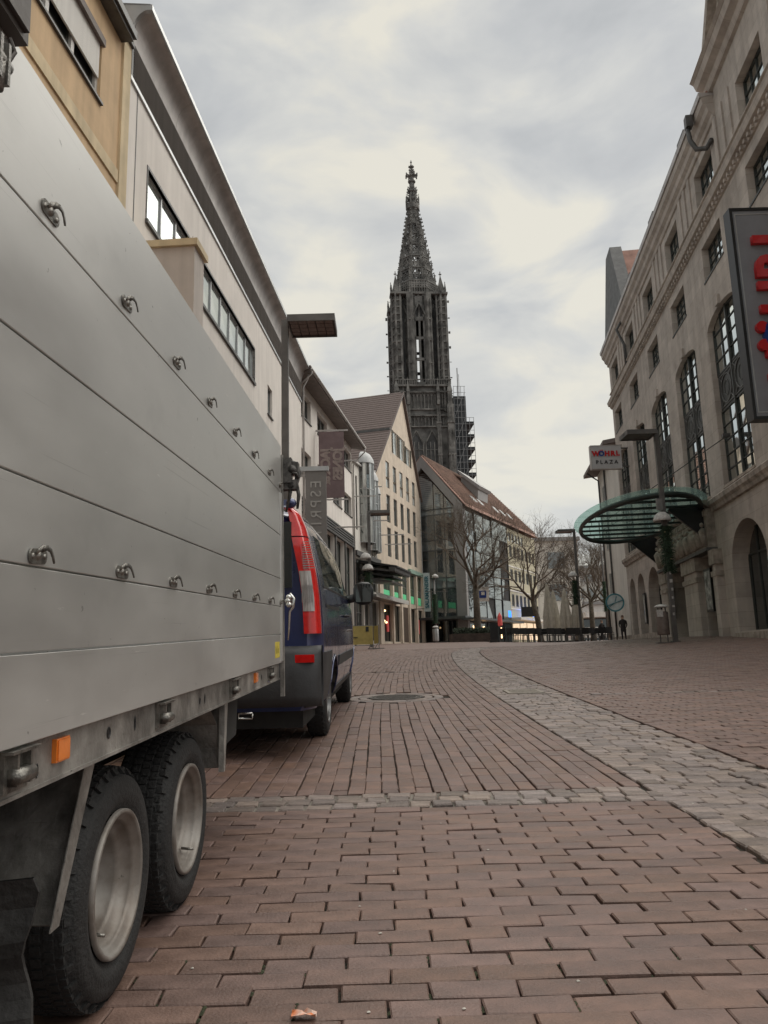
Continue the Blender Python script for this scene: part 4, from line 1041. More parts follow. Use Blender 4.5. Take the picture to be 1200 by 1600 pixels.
for h in HT:
    w = window(bg, -.10, 1, *h, cols=1, rows=1, fm=FRW, gm=GB, fw=.05)
    q = M(); q.box(-.015, .015, 0, .42, -.03, .03); me = q.mesh('shutter_slat', SH2)
    for i in range(16): place('shutter_slat', me, w, (.03, h[1]+.03, h[2]+.06+i*(h[3]-h[2])/16), (0, .5, 0)); place('shutter_slat', me, w, (.03, h[0]-.45, h[2]+.06+i*(h[3]-h[2])/16), (0, .5, 0))
for h in GH[:5]: window(bg, -.15, 1, *h, cols=1, rows=2, fm=FRG, gm=GS, fw=.07)
for h in GH[5:]: window(bg, -.2, 1, *h, cols=1, rows=1, fm=FRD, gm=GD, fw=.07, name='shop_window')
GRN = mat('green_light_band', (.10, .45, .22), .5, emit=(.10, .55, .25), estr=.14)
for h in GH[:5]: M().box(-.28, -.13+.02, h[0]+.08, h[1]-.08, h[2]+.05, h[2]+.75).build('green_light_band', GRN, bg)
WARM = mat('shop_lights', (.9, .5, .3), .5, emit=(1, .62, .32), estr=1.6); PK = mat('shop_display_red', (.6, .08, .08), .5, emit=(.7, .1, .08), estr=.06)
r = random.Random(8)
for s in (1.9, 2.1, 2.5, 7.1, 12.3):
    b = M(); b.smooth = True; b.lathe([(.001, -.09), (.08, -.05), (.1, 0), (.08, .05), (.001, .09)], (-.17, s, r.uniform(3.6, 4.7)), n=8); b.build('shop_light', WARM, bg)
for s in (2.6, 12.6): M().box(-.19, -.13, s, s+.5, 3.0, 4.3).build('shop_display', PK, bg)
M().box(-.02, .02, 6.7, 8.6, 2.2, 5.15).build('door', mat('brown_door', (.06, .035, .02), .6, var=.15), bg)
for s in (.0, 3.55, 6.15, 8.75, 11.35, 13.95): M().box(.0, .12, s+.05, s+.5, 1.6, 8.5).build('pilaster', SAND, bg)
M().box(0, .25, 9.0, 13.8, 8.35, 8.7).build('ledge', mat('green_copper', (.25, .36, .30), .6, var=.1), bg)
M().box(.0, .06, 14.30, 14.42, 2.2, 16.6).build('downpipe', ZINCL, bg)
# roof: ridge runs back from the street
b = M(); th = .25
for (sa, sb) in ((sL-.55, sA), (sR+.05, sA)):
    za = zE-(.45 if sa < sA else .1)
    b.add([(.25, sa, za), (-16, sa, za), (-16, sb, zA+.1), (.25, sb, zA+.1), (.25, sa, za+th), (-16, sa, za+th), (-16, sb, zA+th+.1), (.25, sb, zA+th+.1)], [(0, 1, 2, 3), (4, 7, 6, 5), (0, 4, 5, 1), (0, 3, 7, 4), (1, 5, 6, 2), (2, 6, 7, 3)])
b.build('roof', ROOFB, bg)
b = M(); sl = Vector((0, sA-(sL-.55), zA-zE+.55)).normalized()
for k in range(34):
    t_ = (k+.3)/34; s_ = sL-.55+(sA-sL+.55)*t_; z_ = zE-.45+th+(zA+.1-zE+.45)*t_
    b.box(-16, .2, s_-.01, s_+.05, z_-.02, z_+.035)
b.build('roof_tile_courses', ROOFB, bg, kind='stuff')
b = M(); s_ = sL-.55+(sA-sL+.55)*.47; z_ = zE-.45+th+(zA+.1-zE+.45)*.47; b.box(-16, .2, s_-.03, s_+.12, z_, z_+.22); b.build('snow_guard', DKMET, bg)
b = M(); b.smooth = True; b.tube([(.2, sL-.62, zE-.42), (-16, sL-.62, zE-.42)], .11, 8); b.build('gutter', ZINC, bg)
b = M(); b.box(-.02, .20, sA-.12, sA+.12, zA-.1, zA+.3); b.bar((.24, sL-.55, zE-.35), (.24, sA, zA+.22), .06, .06, up=(1, 0, 0)); b.build('verge_board', DKMET, bg)

# ================================================================ RIGHT: stone department store (street face at local x=0, street towards -x)
RF = Frame((9, 0, 0), atan(.126))
sb = thing('department_store', 'grey limestone department store with tall arched windows on the right', 'building', (6, 34, 1.2), RF)
s0, s1 = 9.0, 48.3
P = 5.08; C0 = 26.15
cent = [C0+P*(i-3) for i in range(8)]      # bay centres
tall = []; sq3 = []; sq4 = []
for i, c in enumerate(cent):
    if c-1.3 < s0 or c+1.6 > s1: continue
    tall.append((c-1.78, c+1.55, 6.80, 13.15)); sq3.append((c-1.15, c+1.15, 14.62, 15.98)); sq4.append((c-1.1, c+1.1, 17.42, 19.0))
gar = [(24.25, 27.75, 1.55, 5.3), (18.5, 22.0, 1.55, 5.3), (12.6, 16.1, 1.55, 5.3), (29.45, 31.55, 1.4, 4.62), (33.75, 36.9, 1.4, 4.62), (39.4, 42.3, 1.6, 5.3), (43.2, 45.2, 1.6, 5.3), (45.9, 47.6, 1.6, 5.25)]
b = M(); wallholes(b, 0, -1, s0, s1, .8, 20.1, tall+sq3+sq4+gar, .62)
shell(b, 0, -1, s0, s1, .8, 20.1, 14, .95)
# heads: round the upper corners of tall and ground openings with wall-flush spandrels
def spandrel(b, a, c, zt, rise, x=-.0, depth=.62, n=10):
    cx = (a+c)/2; hw_ = (c-a)/2
    arc = [(cx-hw_*cos(pi*i/(2*n)), zt-rise+rise*sin(pi*i/(2*n))) for i in range(n+1)]
    for side in (0, 1):
        pts = arc if side == 0 else [(2*cx-p[0], p[1]) for p in arc]
        corner = (a, zt) if side == 0 else (c, zt)
        for p, q in zip(pts, pts[1:]):
            b.add([(x, *corner), (x, *p), (x, *q)], [(0, 1, 2)]); b.quad((x, *p), (x+depth, *p), (x+depth, *q), (x, *q))
for h in tall: spandrel(b, h[0], h[1], h[3], .45, depth=.22)
for h in gar:
    if h[3] > 5: spandrel(b, h[0], h[1], h[3], min(1.45, (h[1]-h[0])/2))
b.build('wall', STONE, sb)
r5 = random.Random(31)
ORN = mat('leaded_ornament', (.16, .16, .155), .55, .4, var=.15, scale=10)
for h in tall:
    a, c, z0, z1 = h; xg = .24
    cw = (c-a-.12)/4
    colx = [a+.06+cw*i for i in range(5)]
    up = window(sb, xg, -1, a, c, 10.95, z1, fw=.06, mw=.035, colx=colx, rowz=[11.0+ (z1-.06-11.0)*i/4 for i in range(5)], fm=FRD, gm=GST, tilt=.006, r=r5)
    lo = window(sb, xg, -1, a, c, z0, 9.62, fw=.06, mw=.035, colx=colx, rowz=[z0+.06+(9.56-z0-.06)*i/5 for i in range(6)], fm=FRD, gm=GST, tilt=.006, r=r5)
    q = M(); q.box(xg-.03, xg+.05, a, c, 9.62, 10.95, 0); q.cur = 1
    for k in (0, 1):
        u0, u1 = a+.1+k*(c-a-.1)/2, a+(k+1)*(c-a-.1)/2; cu = (u0+u1)/2; w_ = (u1-u0)/2-.04
        for e0, e1 in (((u0, 9.70), (u1, 9.70)), ((u1, 9.70), (u1, 10.87)), ((u1, 10.87), (u0, 10.87)), ((u0, 10.87), (u0, 9.70))): q.bar((xg-.045, *e0), (xg-.045, *e1), .035)
        el_ = [(cu+w_*.8*cos(2*pi*i/16), 10.285+.52*sin(2*pi*i/16)) for i in range(17)]
        for p_, p2 in zip(el_, el_[1:]): q.bar((xg-.05, *p_), (xg-.05, *p2), .035)
        el_ = [(cu+w_*.35*cos(2*pi*i/10), 10.285+.28*sin(2*pi*i/10)) for i in range(11)]
        for p_, p2 in zip(el_, el_[1:]): q.bar((xg-.048, *p_), (xg-.048, *p2), .02)
        for sx_, sz_ in ((-1, -1), (1, -1), (1, 1), (-1, 1)): q.bar((xg-.05, cu+sx_*w_*.6, 10.285+sz_*.36), (xg-.05, cu+sx_*w_, 10.285+sz_*.58), .03)
    q.build('spandrel_panel', [FRD, ORN], sb)
    M().box(xg-.09, xg-.02, (a+c)/2-.05, (a+c)/2+.05, z0, z1).build('mullion', FRD, sb)
    M().box(-.10, .02, (a+c)/2-.16, (a+c)/2+.16, z1-.02, z1+.34).build('keystone', STONE, sb)
    M().box(-.05, .4, a-.02, c+.02, z0-.10, z0-.004).build('sill', STONE2, sb)
for h in sq3:
    window(sb, .30, -1, *h, cols=4, rows=4, fw=.05, mw=.03, fm=FRD, gm=GST, tilt=.006, r=r5); M().box(-.03, .4, h[0]-.05, h[1]+.05, h[2]-.07, h[2]-.004).build('sill', FRD, sb)
for h in sq4:
    window(sb, .30, -1, *h, cols=4, rows=3, fw=.05, mw=.03, fm=FRD, gm=GST, tilt=.006, r=r5)
# small fluted strips between the attic windows
for c, d in zip(cent, cent[1:]):
    for k in range(3):
        s = c+1.1+.55+k*.72
        if s0 < s < s1-.6: M().box(-.06, .01, s, s+.30, 17.45, 19.35).build('pilaster_strip', STONE, sb)
# mouldings
def mould(name, prof, a, c, mt=STONE): M().prism(prof, 1, a, c).build(name, mt, sb)
mould('string_course', [(.05, 6.10), (-.10, 6.14), (-.14, 6.26), (-.22, 6.36), (-.24, 6.52), (-.16, 6.60), (.05, 6.66)], s0, 29.2, STONE2)
mould('string_course', [(.05, 6.10), (-.10, 6.14), (-.14, 6.26), (-.22, 6.36), (-.24, 6.52), (-.16, 6.60), (.05, 6.66)], 38.0, s1, STONE2)
mould('string_course', [(.05, 6.30), (-.22, 6.34), (-.36, 6.46), (-.40, 6.60), (-.30, 6.68), (.05, 6.72)], 29.2, 38.0, STONE2)
mould('cornice', [(.05, 16.42), (-.07, 16.45), (-.10, 16.60), (-.24, 16.64), (-.30, 16.86), (-.10, 16.92), (.05, 16.98)], s0, s1+.1)
mould('parapet_band', [(.05, 16.98), (-.05, 16.98), (-.05, 17.36), (-.12, 17.38), (-.12, 17.42), (.05, 17.42)], s0, s1)
b = M(); s = s0
while s < s1-.1: b.box(-.17, -.02, s, s+.14, 16.47, 16.60); s += .34
b.build('dentils', STONE, sb, kind='stuff')
mould('cornice', [(.05, 19.32), (-.07, 19.36), (-.10, 19.52), (-.22, 19.62), (-.26, 19.80), (-.38, 19.92), (-.42, 20.16), (.05, 20.24)], 24.2, s1+.15)
M().prism([(.05, 20.24), (-.47, 20.18), (-.50, 20.36), (-.38, 20.36), (.05, 20.30)], 1, 24.2, s1+.15).build('gutter', ZINC, sb)
# roof with small dormer stubs
b = M(); b.prism([(-.35, 20.3), (6.5, 27.5), (13.8, 20.3)], 1, 24.3, s1); b.build('roof', ROOFR, sb)
for s in (27.6, 33.4, 39.4):
    b = M(); b.box(-.1, 1.6, s, s+1.0, 20.3, 21.4); b.build('dormer', DKMET, sb)
# the near cross-gable that rises above the cornice
b = M(); ga, gc = 9.4, 24.15
b.poly([(0, ga, 20.1), (0, gc, 20.1), (0, gc, 21.0), (0, (ga+gc)/2, 30.5), (0, ga, 21.0)]); b.poly([(3, ga, 20.1), (3, gc, 20.1), (3, gc, 21.0), (3, (ga+gc)/2, 30.5), (3, ga, 21.0)])
b.quad((0, gc, 20.1), (3, gc, 20.1), (3, gc, 21.0), (0, gc, 21.0)); b.quad((0, gc, 21.0), (3, gc, 21.0), (3, (ga+gc)/2, 30.5), (0, (ga+gc)/2, 30.5)); b.quad((0, ga, 21.0), (3, ga, 21.0), (3, (ga+gc)/2, 30.5), (0, (ga+gc)/2, 30.5)); b.build('gable', STONE, sb)
b = M(); 
b.prism([(.05, 20.35), (-.12, 20.40), (-.20, 20.62), (-.42, 20.72), (-.50, 20.95), (-.62, 21.05), (.05, 21.12)], 1, ga, gc+.45); b.build('gable_cornice', STONE, sb)
b = M(); b.bar((-.12, gc+.25, 21.0), (-.12, (ga+gc)/2, 30.8), .30, .35, up=(1, 0, 0)); b.bar((-.04, gc-.5, 21.0), (-.04, (ga+gc)/2, 29.6), .12, .12, up=(1, 0, 0)); b.bar((-.12, ga-.25, 21.0), (-.12, (ga+gc)/2, 30.8), .30, .35, up=(1, 0, 0)); b.build('verge_coping', STONE2, sb)
for s in (15.2, 17.4): window(sb, -.02, -1, s, s+1.3, 21.9, 23.8, 2, 3, fm=FRD, gm=G1)
b = M(); b.box(-.72, -.48, 25.1, 25.38, 19.75, 20.2); b.smooth = True; b.tube([(-.65, 25.25, 19.7), (-.62, 25.2, 19.2), (-.45, 25.15, 18.8), (-.15, 25.0, 18.7), (-.08, 24.6, 18.75)], .09, 8); b.build('rainwater_head', DKMET, sb)
b = M(); b.smooth = True; b.tube([(-.06, s1-6.2, 20.0), (-.5, s1-6.1, 19.3), (-.12, s1-6, 18.4), (-.08, s1-6, 17)], .08, 8); b.build('downpipe', DKMET, sb)
# far cross-gable with red roof
b = M(); ga, gc = 42.0, 48.3
b.poly([(-.1, ga, 20.2), (-.1, gc, 20.2), (-.1, gc, 21.2), (-.1, gc-2.6, 25.6), (-.1, ga+2.2, 25.6), (-.1, ga, 21.2)]); b.poly([(.6, ga, 20.2), (.6, gc, 20.2), (.6, gc, 21.2), (.6, gc-2.6, 25.6), (.6, ga+2.2, 25.6), (.6, ga, 21.2)])
for p_, q_ in (((gc, 20.2), (gc, 21.2)), ((gc, 21.2), (gc-2.6, 25.6)), ((gc-2.6, 25.6), (ga+2.2, 25.6)), ((ga+2.2, 25.6), (ga, 21.2)), ((ga, 21.2), (ga, 20.2))): b.quad((-.1, *p_), (-.1, *q_), (.6, *q_), (.6, *p_))
b.build('gable', mat('slate_grey_gable', (.13, .135, .135), .7, var=.15), sb)
b = M(); b.prism([(ga+.2, 20.3), (gc-.2, 20.3), (gc-2.6, 25.3), (ga+2.2, 25.3)], 0, .5, 8); b.build('gable_roof', ROOFR, sb)
# ground floor glazing
for h in gar:
    a, c, z0, z1 = h
    if z1 > 5: window(sb, .60, -1, a, c, z0, z1, colx=[a+.07, a+.07+(c-a-.14)*.28, a+.07+(c-a-.14)*.72, c-.07], rowz=[z0+.07, z0+(z1-z0)*.72, z1-.07], fm=FRD, gm=GD, fw=.07, mw=.06, name='shop_window')
    else: M().box(.62, .70, a, c, z0, z1).build('door_glass', GD, sb)
for h in gar[:3]:
    M().box(-.10, .3, h[0]-.2, h[1]+.2, 1.0, 1.5).build('plinth', STONE2, sb)
    # display behind the pane edge: pale poster
# entrance: projecting frieze block with carved figures, piers and capitals
b = M(); b.box(-.30, .0, 29.3, 37.9, 4.78, 6.30); b.build('frieze_block', STONE2, sb)
b = M(); b.smooth = True; r = random.Random(12); s = 29.6
while s < 37.6:
    h_ = r.uniform(.75, 1.05); w_ = r.uniform(.12, .19); z = 4.88
    lean = r.uniform(-.12, .12)
    b.tube([(-.33, s, z), (-.38, s+lean*.3, z+h_*.35), (-.40, s+lean*.6, z+h_*.62), (-.37, s+lean, z+h_*.78)], [w_*.7, w_*.8, w_, w_*.4], 7)
    b.lathe([(.001, -.1), (.07, -.06), (.085, 0), (.06, .07), (.001, .1)], (-.40, s+lean, z+h_*.92), n=8)
    b.tube([(-.40, s+lean*.6, z+h_*.62), (-.44, s+lean+r.choice([-.25, .25]), z+h_*r.uniform(.3, .95))], [.05, .035], 6)
    s += r.uniform(.28, .42)
b.smooth = False
s = 29.4
while s < 37.8: b.box(-.36, -.28, s, s+.18, 6.02, 6.22); s += .32
b.build('frieze_figures', STONE2, sb, kind='stuff')
M().box(-.42, .0, 29.25, 37.95, 4.66, 4.78).build('frieze_ledge', DKMET, sb)
b = M(); b.box(-.40, -.28, 31.5, 36, 4.72, 4.76); b.build('ledge_light', ZINCL, sb)
for a, c in ((31.6, 33.7), (28.9, 29.4), (36.95, 38.1)):
    M().box(-.25, .5, a, c, .9, 3.65).build('pier', STONE, sb); M().box(-.30, .55, a-.08, c+.08, 3.65, 3.85).build('capital', STONE2, sb); M().box(-.24, .5, a+.05, c-.05, 3.85, 4.1).build('pier_neck', STONE, sb); M().box(-.32, .55, a-.1, c+.1, 4.1, 4.66).build('capital', STONE2, sb)
for s, w_ in ((30.2, .9), (36.5, .35), (42.9, .5)):
    M().box(-.12, -.04, s, s+w_, 2.4, 4.1).build('poster_case', BLACK, sb)
    M().box(-.125, -.12, s+.08, s+w_-.08, 2.5, 4.0).build('poster', mat('poster_print', (.35, .36, .34), .5, var=.4, scale=4, detail=2), sb)
M().box(-.12, .0, 38.3, 48.3, .9, 1.9).build('plinth', STONE2, sb)

# elliptical glass canopy
cp = thing('glass_canopy', 'elliptical glass and dark steel canopy over the store entrance', 'canopy', (-2.4, 32.4, 6.4), RF)
ca, cb_, cs, cz, co = 5.9, 2.2, 32.5, 6.40, 2.3
STEEL = mat('dark_green_steel', (.03, .04, .037), .45, .5, var=.12, scale=5)
CG = bpy.data.materials.new('clear_canopy_glass'); CG.use_nodes = True; t = CG.node_tree; t.nodes.clear()
o_ = t.nodes.new('ShaderNodeOutputMaterial'); tr_ = t.nodes.new('ShaderNodeBsdfTransparent'); tr_.inputs[0].default_value = (.74, .87, .83, 1); gl = t.nodes.new('ShaderNodeBsdfGlossy'); gl.inputs['Roughness'].default_value = .05; df = t.nodes.new('ShaderNodeBsdfTranslucent'); df.inputs[0].default_value = (.5, .6, .57, 1)
m1 = t.nodes.new('ShaderNodeMixShader'); m1.inputs[0].default_value = .14; m2 = t.nodes.new('ShaderNodeMixShader'); m2.inputs[0].default_value = .12
t.links.new(tr_.outputs[0], m1.inputs[1]); t.links.new(gl.outputs[0], m1.inputs[2]); t.links.new(m1.outputs[0], m2.inputs[1]); t.links.new(df.outputs[0], m2.inputs[2]); t.links.new(m2.outputs[0], o_.inputs[0])
A0 = -pi/2
def ell(k, a=0, c=0, n=40):
    t_ = A0+(pi-2*A0)*k/n; return (min(-.02, -co-(cb_+c)*sin(t_)), cs-(ca+a)*cos(t_))
pts = [(*ell(i), cz) for i in range(41)]
b = M(); b.smooth = True; b.tube(pts, .09, 8); b.build('ring_beam', STEEL, cp)
b = M()
pt2 = [ell(i) for i in range(41)]
b.smooth = False
for p_, q_ in zip(pt2, pt2[1:]): b.quad((*p_, cz-.12), (*q_, cz-.12), (*q_, cz+.10), (*p_, cz+.10))
b.build('ring_web', STEEL, cp)
M().box(-.14, .0, 29.4, 38.6, cz-.12, cz+.12).build('wall_beam', STEEL, cp)
for k in range(8):
    s = cs-ca+ca*2*(k+1)/9; w0_ = cb_*sqrt(max(0, 1-((s-cs)/ca)**2)); w_ = co+w0_; xr = min(-.1, -co+w0_)
    b = M(); b.box(-w_, xr, s-.05, s+.05, cz-.03, cz+.04); b.box(-w_, xr, s-.08, s+.08, cz-.04, cz-.03); b.build('beam', STEEL, cp)
    b = M()
    for q in range(5): x_ = xr-(w_+xr)*(q+.5)/5; b.bar((x_, s, cz+.03), (x_, s, cz+.20), .02)
    b.build('glass_fixings', STEEL, cp, kind='stuff')
ga_, gb_ = ca+.28, cb_+.28
for k in range(9):
    a, c = cs-ga_+2*ga_*k/9, cs-ga_+2*ga_*(k+1)/9-.03
    ss_ = [a+(c-a)*i/5 for i in range(6)]; e_ = [(-co-gb_*sqrt(max(0, 1-((s-cs)/ga_)**2)), s) for s in ss_]; e2_ = [(min(-.1, -co+gb_*sqrt(max(0, 1-((s-cs)/ga_)**2))), s) for s in reversed(ss_)]
    b = M(); b.prism(e_+e2_, 2, cz+.20, cz+.222); b.build('glass_sheet', CG, cp)
for s in (29.7, 38.2):
    b = M(); b.prism([(-.02, cz+.15), (-1.5, cz+.12), (-1.6, cz-.05), (-.02, cz-1.5)], 1, s-.06, s+.06)
    b.build('bracket', BLACK, cp)
b = M(); b.smooth = True; b.tube([(-3.4, cs-.2, cz+.2), (-.05, cs-6.0, 8.4)], .018, 5); b.build('stay_cable', STEEL, cp); b = M(); b.tube([(-3.2, cs+3.0, cz+.2), (-.05, cs+5.0, 8.4)], .018, 5); b.build('stay_cable', STEEL, cp)
M().box(-.25, .0, cs-6.1, cs-5.9, 8.33, 8.45).build('cable_anchor', DKMET, cp)

# white neighbour beyond the store
nb = thing('house', 'plain white rendered building with a dark downpipe beyond the stone store', 'building', (5, 54, 1.6), RF)
b = M(); b.box(0.25, 12, 48.4, 58.3, 1.0, 14.4); b.build('wall', PL_WHITE, nb); M().box(.15, 12, 48.4, 58.4, 1.0, 1.95).build('plinth', STONE2, nb)
M().prism([(-.75, 14.2), (-.75, 14.45), (.25, 14.6), (12, 19), (12, 14.4), (.25, 14.3)], 1, 48.5, 58.7).build('roof', SOFF, nb)
b = M(); b.smooth = True; b.tube([(-.7, 57.0, 14.2), (.1, 57.0, 13.6), (.12, 57.0, 1.7)], .07, 8); b.tube([(.14, 54.5, 14), (.14, 54.5, 1.7)], .07, 8); b.build('downpipe', DKMET, nb)
for z in (11.4, 8.2, 5.0): window(nb, .24, -1, 55.2, 56.2, z, z+1.5, 2, 1, fm=FRW, gm=G1)
cs_ = thing('round_sign', 'round white shop sign with teal ring on the wall beyond the store', 'sign', (-.9, 51.2, 3.5), RF)
b = M(); b.lathe([(.001, 0), (.56, 0), (.56, .06), (.001, .06)], (-.42, 50.9, 4.1), ax=1, n=28); b.build('sign_disc', mat('sign_pale', (.55, .62, .62), .4), cs_)
b = M(); b.lathe([(.50, -.02), (.60, -.02), (.60, .08), (.50, .08)], (-.42, 50.9, 4.1), ax=1, n=28)
b.bar((-.95, 50.87, 3.9), (.1, 50.87, 4.25), .05); b.bar((-.9, 50.87, 3.75), (-.4, 50.87, 4.1), .04); b.bar((-.42, 50.87, 4.15), (-.3, 50.87, 4.5), .05); b.build('sign_ring', mat('sign_teal', (.06, .22, .26), .4), cs_)

# big vertical blade sign by the near edge
RED = mat('sign_red', (.50, .012, .015), .35, var=.05, coat=.3); BLU = mat('sign_blue', (.008, .045, .23), .35, var=.05, coat=.3); SGREY = mat('sign_grey_panel', (.25, .262, .285), .45, .2, var=.06, scale=2)
SF = Frame((9.62, 19.0, 0), .0)
bs_ = thing('blade_sign', 'tall grey vertical shop sign with red letters and a blue letter at the right edge', 'sign', (.9, .0, 6.8), SF)
M().box(.02, 1.86, .0, .30, 6.82, 12.62).build('sign_box', SGREY, bs_)
b = M(); b.box(-.06, 1.92, -.03, .33, 6.74, 6.82); b.box(-.06, 1.92, -.03, .33, 12.62, 12.70); b.box(-.06, .02, -.03, .33, 6.82, 12.62); b.box(1.86, 1.92, -.03, .33, 6.82, 12.62); b.build('sign_frame', BLACK, bs_)
b = M(); b.box(.07, 1.80, -.012, .0, 6.92, 6.95); b.box(.07, 1.8, -.012, 0, 12.50, 12.53); b.box(.07, .10, -.012, 0, 6.95, 12.5); b.build('sign_trim', ZINCL, bs_)
b = M(); b.box(1.9, 3.0, .1, .2, 12.0, 12.15); b.box(1.9, 3.0, .1, .2, 7.3, 7.45); b.build('sign_bracket', DKMET, bs_)
for ch, zc, mt_, h_ in (('L', 11.92, RED, 0), ('R', 11.05, RED, 0), ('H', 10.05, RED, 0), ('O', 8.98, BLU, 0), ('W', 7.84, RED, 0)):
    me = text_mesh('letter', ch, 1.38, .13, bold=.045)
    me.materials.append(mt_)
    me.transform(Matrix.Rotation(pi/2, 4, 'Z')); me.transform(Matrix.Rotation(pi/2, 4, 'X'))
    xs_ = [v.co.x for v in me.vertices]; zz_ = [v.co.z for v in me.vertices]
    for v in me.vertices: v.co.x -= min(xs_)-.0; v.co.z -= (max(zz_)+min(zz_))/2
    place('letter', me, bs_, (.42 if ch == 'O' else .42, -.075, zc))
for z in (9.22, 8.72):
    b = M(); b.lathe([(.001, -.14), (.155, -.14), (.155, -.01), (.001, -.01)], (.40, 0, z), ax=1, n=20); b.build('umlaut_dot', RED, bs_)
# smaller projecting sign further on
PF = Frame((0, 0, 0), 0)
ps = thing('hanging_sign', 'white rectangular store sign with red and dark lettering beyond the glass canopy', 'sign', (14.0, 44, 12), PF)
px0, px1, py, pz0, pz1 = 12.32, 14.10, 44.0, 11.56, 12.93
M().box(px0, px1, py, py+.28, pz0, pz1).build('sign_box', mat('sign_white', (.46, .46, .46), .5, var=.04), ps)
b = M(); b.box(px0-.03, px1+.03, py-.02, py+.30, pz1, pz1+.04); b.box(px0-.03, px1+.03, py-.02, py+.30, pz0-.04, pz0); b.box(px0-.04, px0, py-.02, py+.3, pz0, pz1); b.build('sign_frame', ZINC, ps)
TXR = [('W', RED), ('O', BLU), ('H', RED), ('R', RED), ('L', RED)]
xw = [.27, .60, .94, 1.27, 1.56]
for (ch, mt_), dx in zip(TXR, xw):
    me = text_mesh('letter', ch, .41, .05, bold=.02); me.materials.append(mt_); me.transform(Matrix.Rotation(pi/2, 4, 'X')); place('letter', me, ps, (px0+dx, py-.03, 12.44))
for dx in (.54, .66): M().box(px0+dx-.03, px0+dx+.03, py-.05, py-.0, 12.62, 12.68).build('umlaut_dot', RED, ps)
me = text_mesh('lettering', 'PLAZA', .32, .04, space=1.55); me.materials.append(BLACK); me.transform(Matrix.Rotation(pi/2, 4, 'X')); place('lettering', me, ps, (px0+.89, py-.02, 11.93))
b = M(); b.bar((px1, py+.15, 12.8), (px1+.5, py+.15, 12.8), .07); b.bar((px1, py+.15, 11.7), (px1+.5, py+.15, 11.7), .07); b.build('sign_bracket', DKMET, ps)

# ================================================================ GLASS FRONTED HOUSE + CREAM HOUSE UNDER ONE TILED ROOF
GF = Frame((7.6, 72.5, 0), atan(.5))
gh = thing('house', 'glass fronted house with grey frame and red tiled roof left of the bare tree', 'building', (-4, 6, 2.2), GF)
PIER = mat('grey_frame_panel', (.27, .265, .26), .6, .2, var=.05, scale=1)
BLND = glassmat('glass_over_blinds', (.20, .23, .24), .03, .25)
GT2 = glassmat('dim_front_glass', (.055, .065, .07), .02, .20, .4)
FAL = mat('aluminium_mullion', (.11, .12, .125), .45, .6, var=.1)
b = M(); b.box(-8.0, -.05, .25, 13.25, 1.5, 15.1); b.build('wall', DARKU, gh)
b = M(); b.box(-.95, .05, -.25, .3, 2.0, 15.2); b.build('corner_pier', PIER, gh)
# front panes: columns x rows
xs_ = [-7.5, -6.0, -4.5, -3.05, -2.0, -.98]; zr = [2.25, 4.25, 4.6, 7.3, 8.3, 11.0, 12.0, 14.5, 15.0]
r = random.Random(77)
for j in range(len(zr)-1):
    for i in range(len(xs_)-1):
        g = [GD, PIER, GT2, BLND, GT2, BLND, GT2, BLND][j] if not (j == 1) else FAL
        q = M(); q.box(xs_[i]+.03, xs_[i+1]-.03, .0, .02, zr[j]+.03, zr[j+1]-.03); o = q.build('pane', g, gh); o.rotation_euler = (r.gauss(0, .0015), 0, r.gauss(0, .0015))
b = M()
for x in xs_: b.box(x-.045, x+.045, -.04, .14, 2.2, 15.0 if x > -4 else 15.0)
for z in zr: b.box(-7.5, -.95, -.05, .13, z-.05, z+.05)
b.build('front_mullions', FAL, gh)
# gable glazing with blinds
def zg(x): return 20.35-(20.35-15.2)/4.05*abs(x+4.1)
for i in range(len(xs_)-1):
    a, c = xs_[i]+.04, xs_[i+1]-.04; zl = 15.1
    pts = [(a, zl), (c, zl), (c, max(zl+.02, zg(c)-1.3)), (a, max(zl+.02, zg(a)-1.3))]
    if max(p[1] for p in pts) > zl+.3: M().prism(pts, 1, .0, .02).build('pane', BLND, gh)
    b = M()
    for k in range(18):
        z = 15.3+k*.2
        a1 = max(a, -4.1-(20.35-1.3-z)/1.272); c1 = min(c, -4.1+(20.35-1.3-z)/1.272)
        if c1 > a1+.1: b.box(a1, c1, -.03, -.005, z, z+.05)
    if b.v: b.build('blind_slats', PIER, gh, kind='stuff')
b = M()
for sg in (1, -1): b.prism([(-4.1, 20.5), (-4.1, 19.3), (-4.1+sg*4.15, 14.0+.1), (-4.1+sg*4.15, 15.25)], 1, -.35, .1)
b.build('verge_frame', PIER, gh)
b = M(); b.box(-8, .35, -1.6, -.0, 4.30, 4.52); b.box(-.05, 1.5, -1.6, 13, 4.15, 4.35); b.build('canopy', FAL, gh)
for x in (-7.0, -5.0, -3.2, -1.6): M().box(x-.03, x+.03, -.08, .0, 2.2, 4.3).build('door_post', FAL, gh)
# side curtain wall
ysd = [.3+2.58*i for i in range(6)]; zsd = [4.3, 6.6, 8.9, 11.0, 13.0, 14.9]
for i in range(5):
    for j in range(5):
        q = M(); q.box(-.02, .0, ysd[i]+.04, ysd[i+1]-.04, zsd[j]+.03, zsd[j+1]-.03); o = q.build('pane', GT, gh); o.rotation_euler = (0, r.gauss(0, .006), r.gauss(0, .008))
    q = M(); q.box(-.02, .0, ysd[i]+.04, ysd[i+1]-.04, 2.3, 4.1); q.build('shop_window', GD, gh)
b = M()
for y in ysd: b.box(-.04, .05, y-.04, y+.04, 2.2, 15.0)
for z in zsd: b.box(-.03, .05, .3, 13.2, z-.03, z+.03)
b.build('side_mullions', BLACK, gh)
for y in (1.2, 4.0, 6.4, 9.3): M().box(-.01, .02, y, y+.5, 2.6, 3.7).build('shop_display', PK if y == 6.4 else WARM, gh)
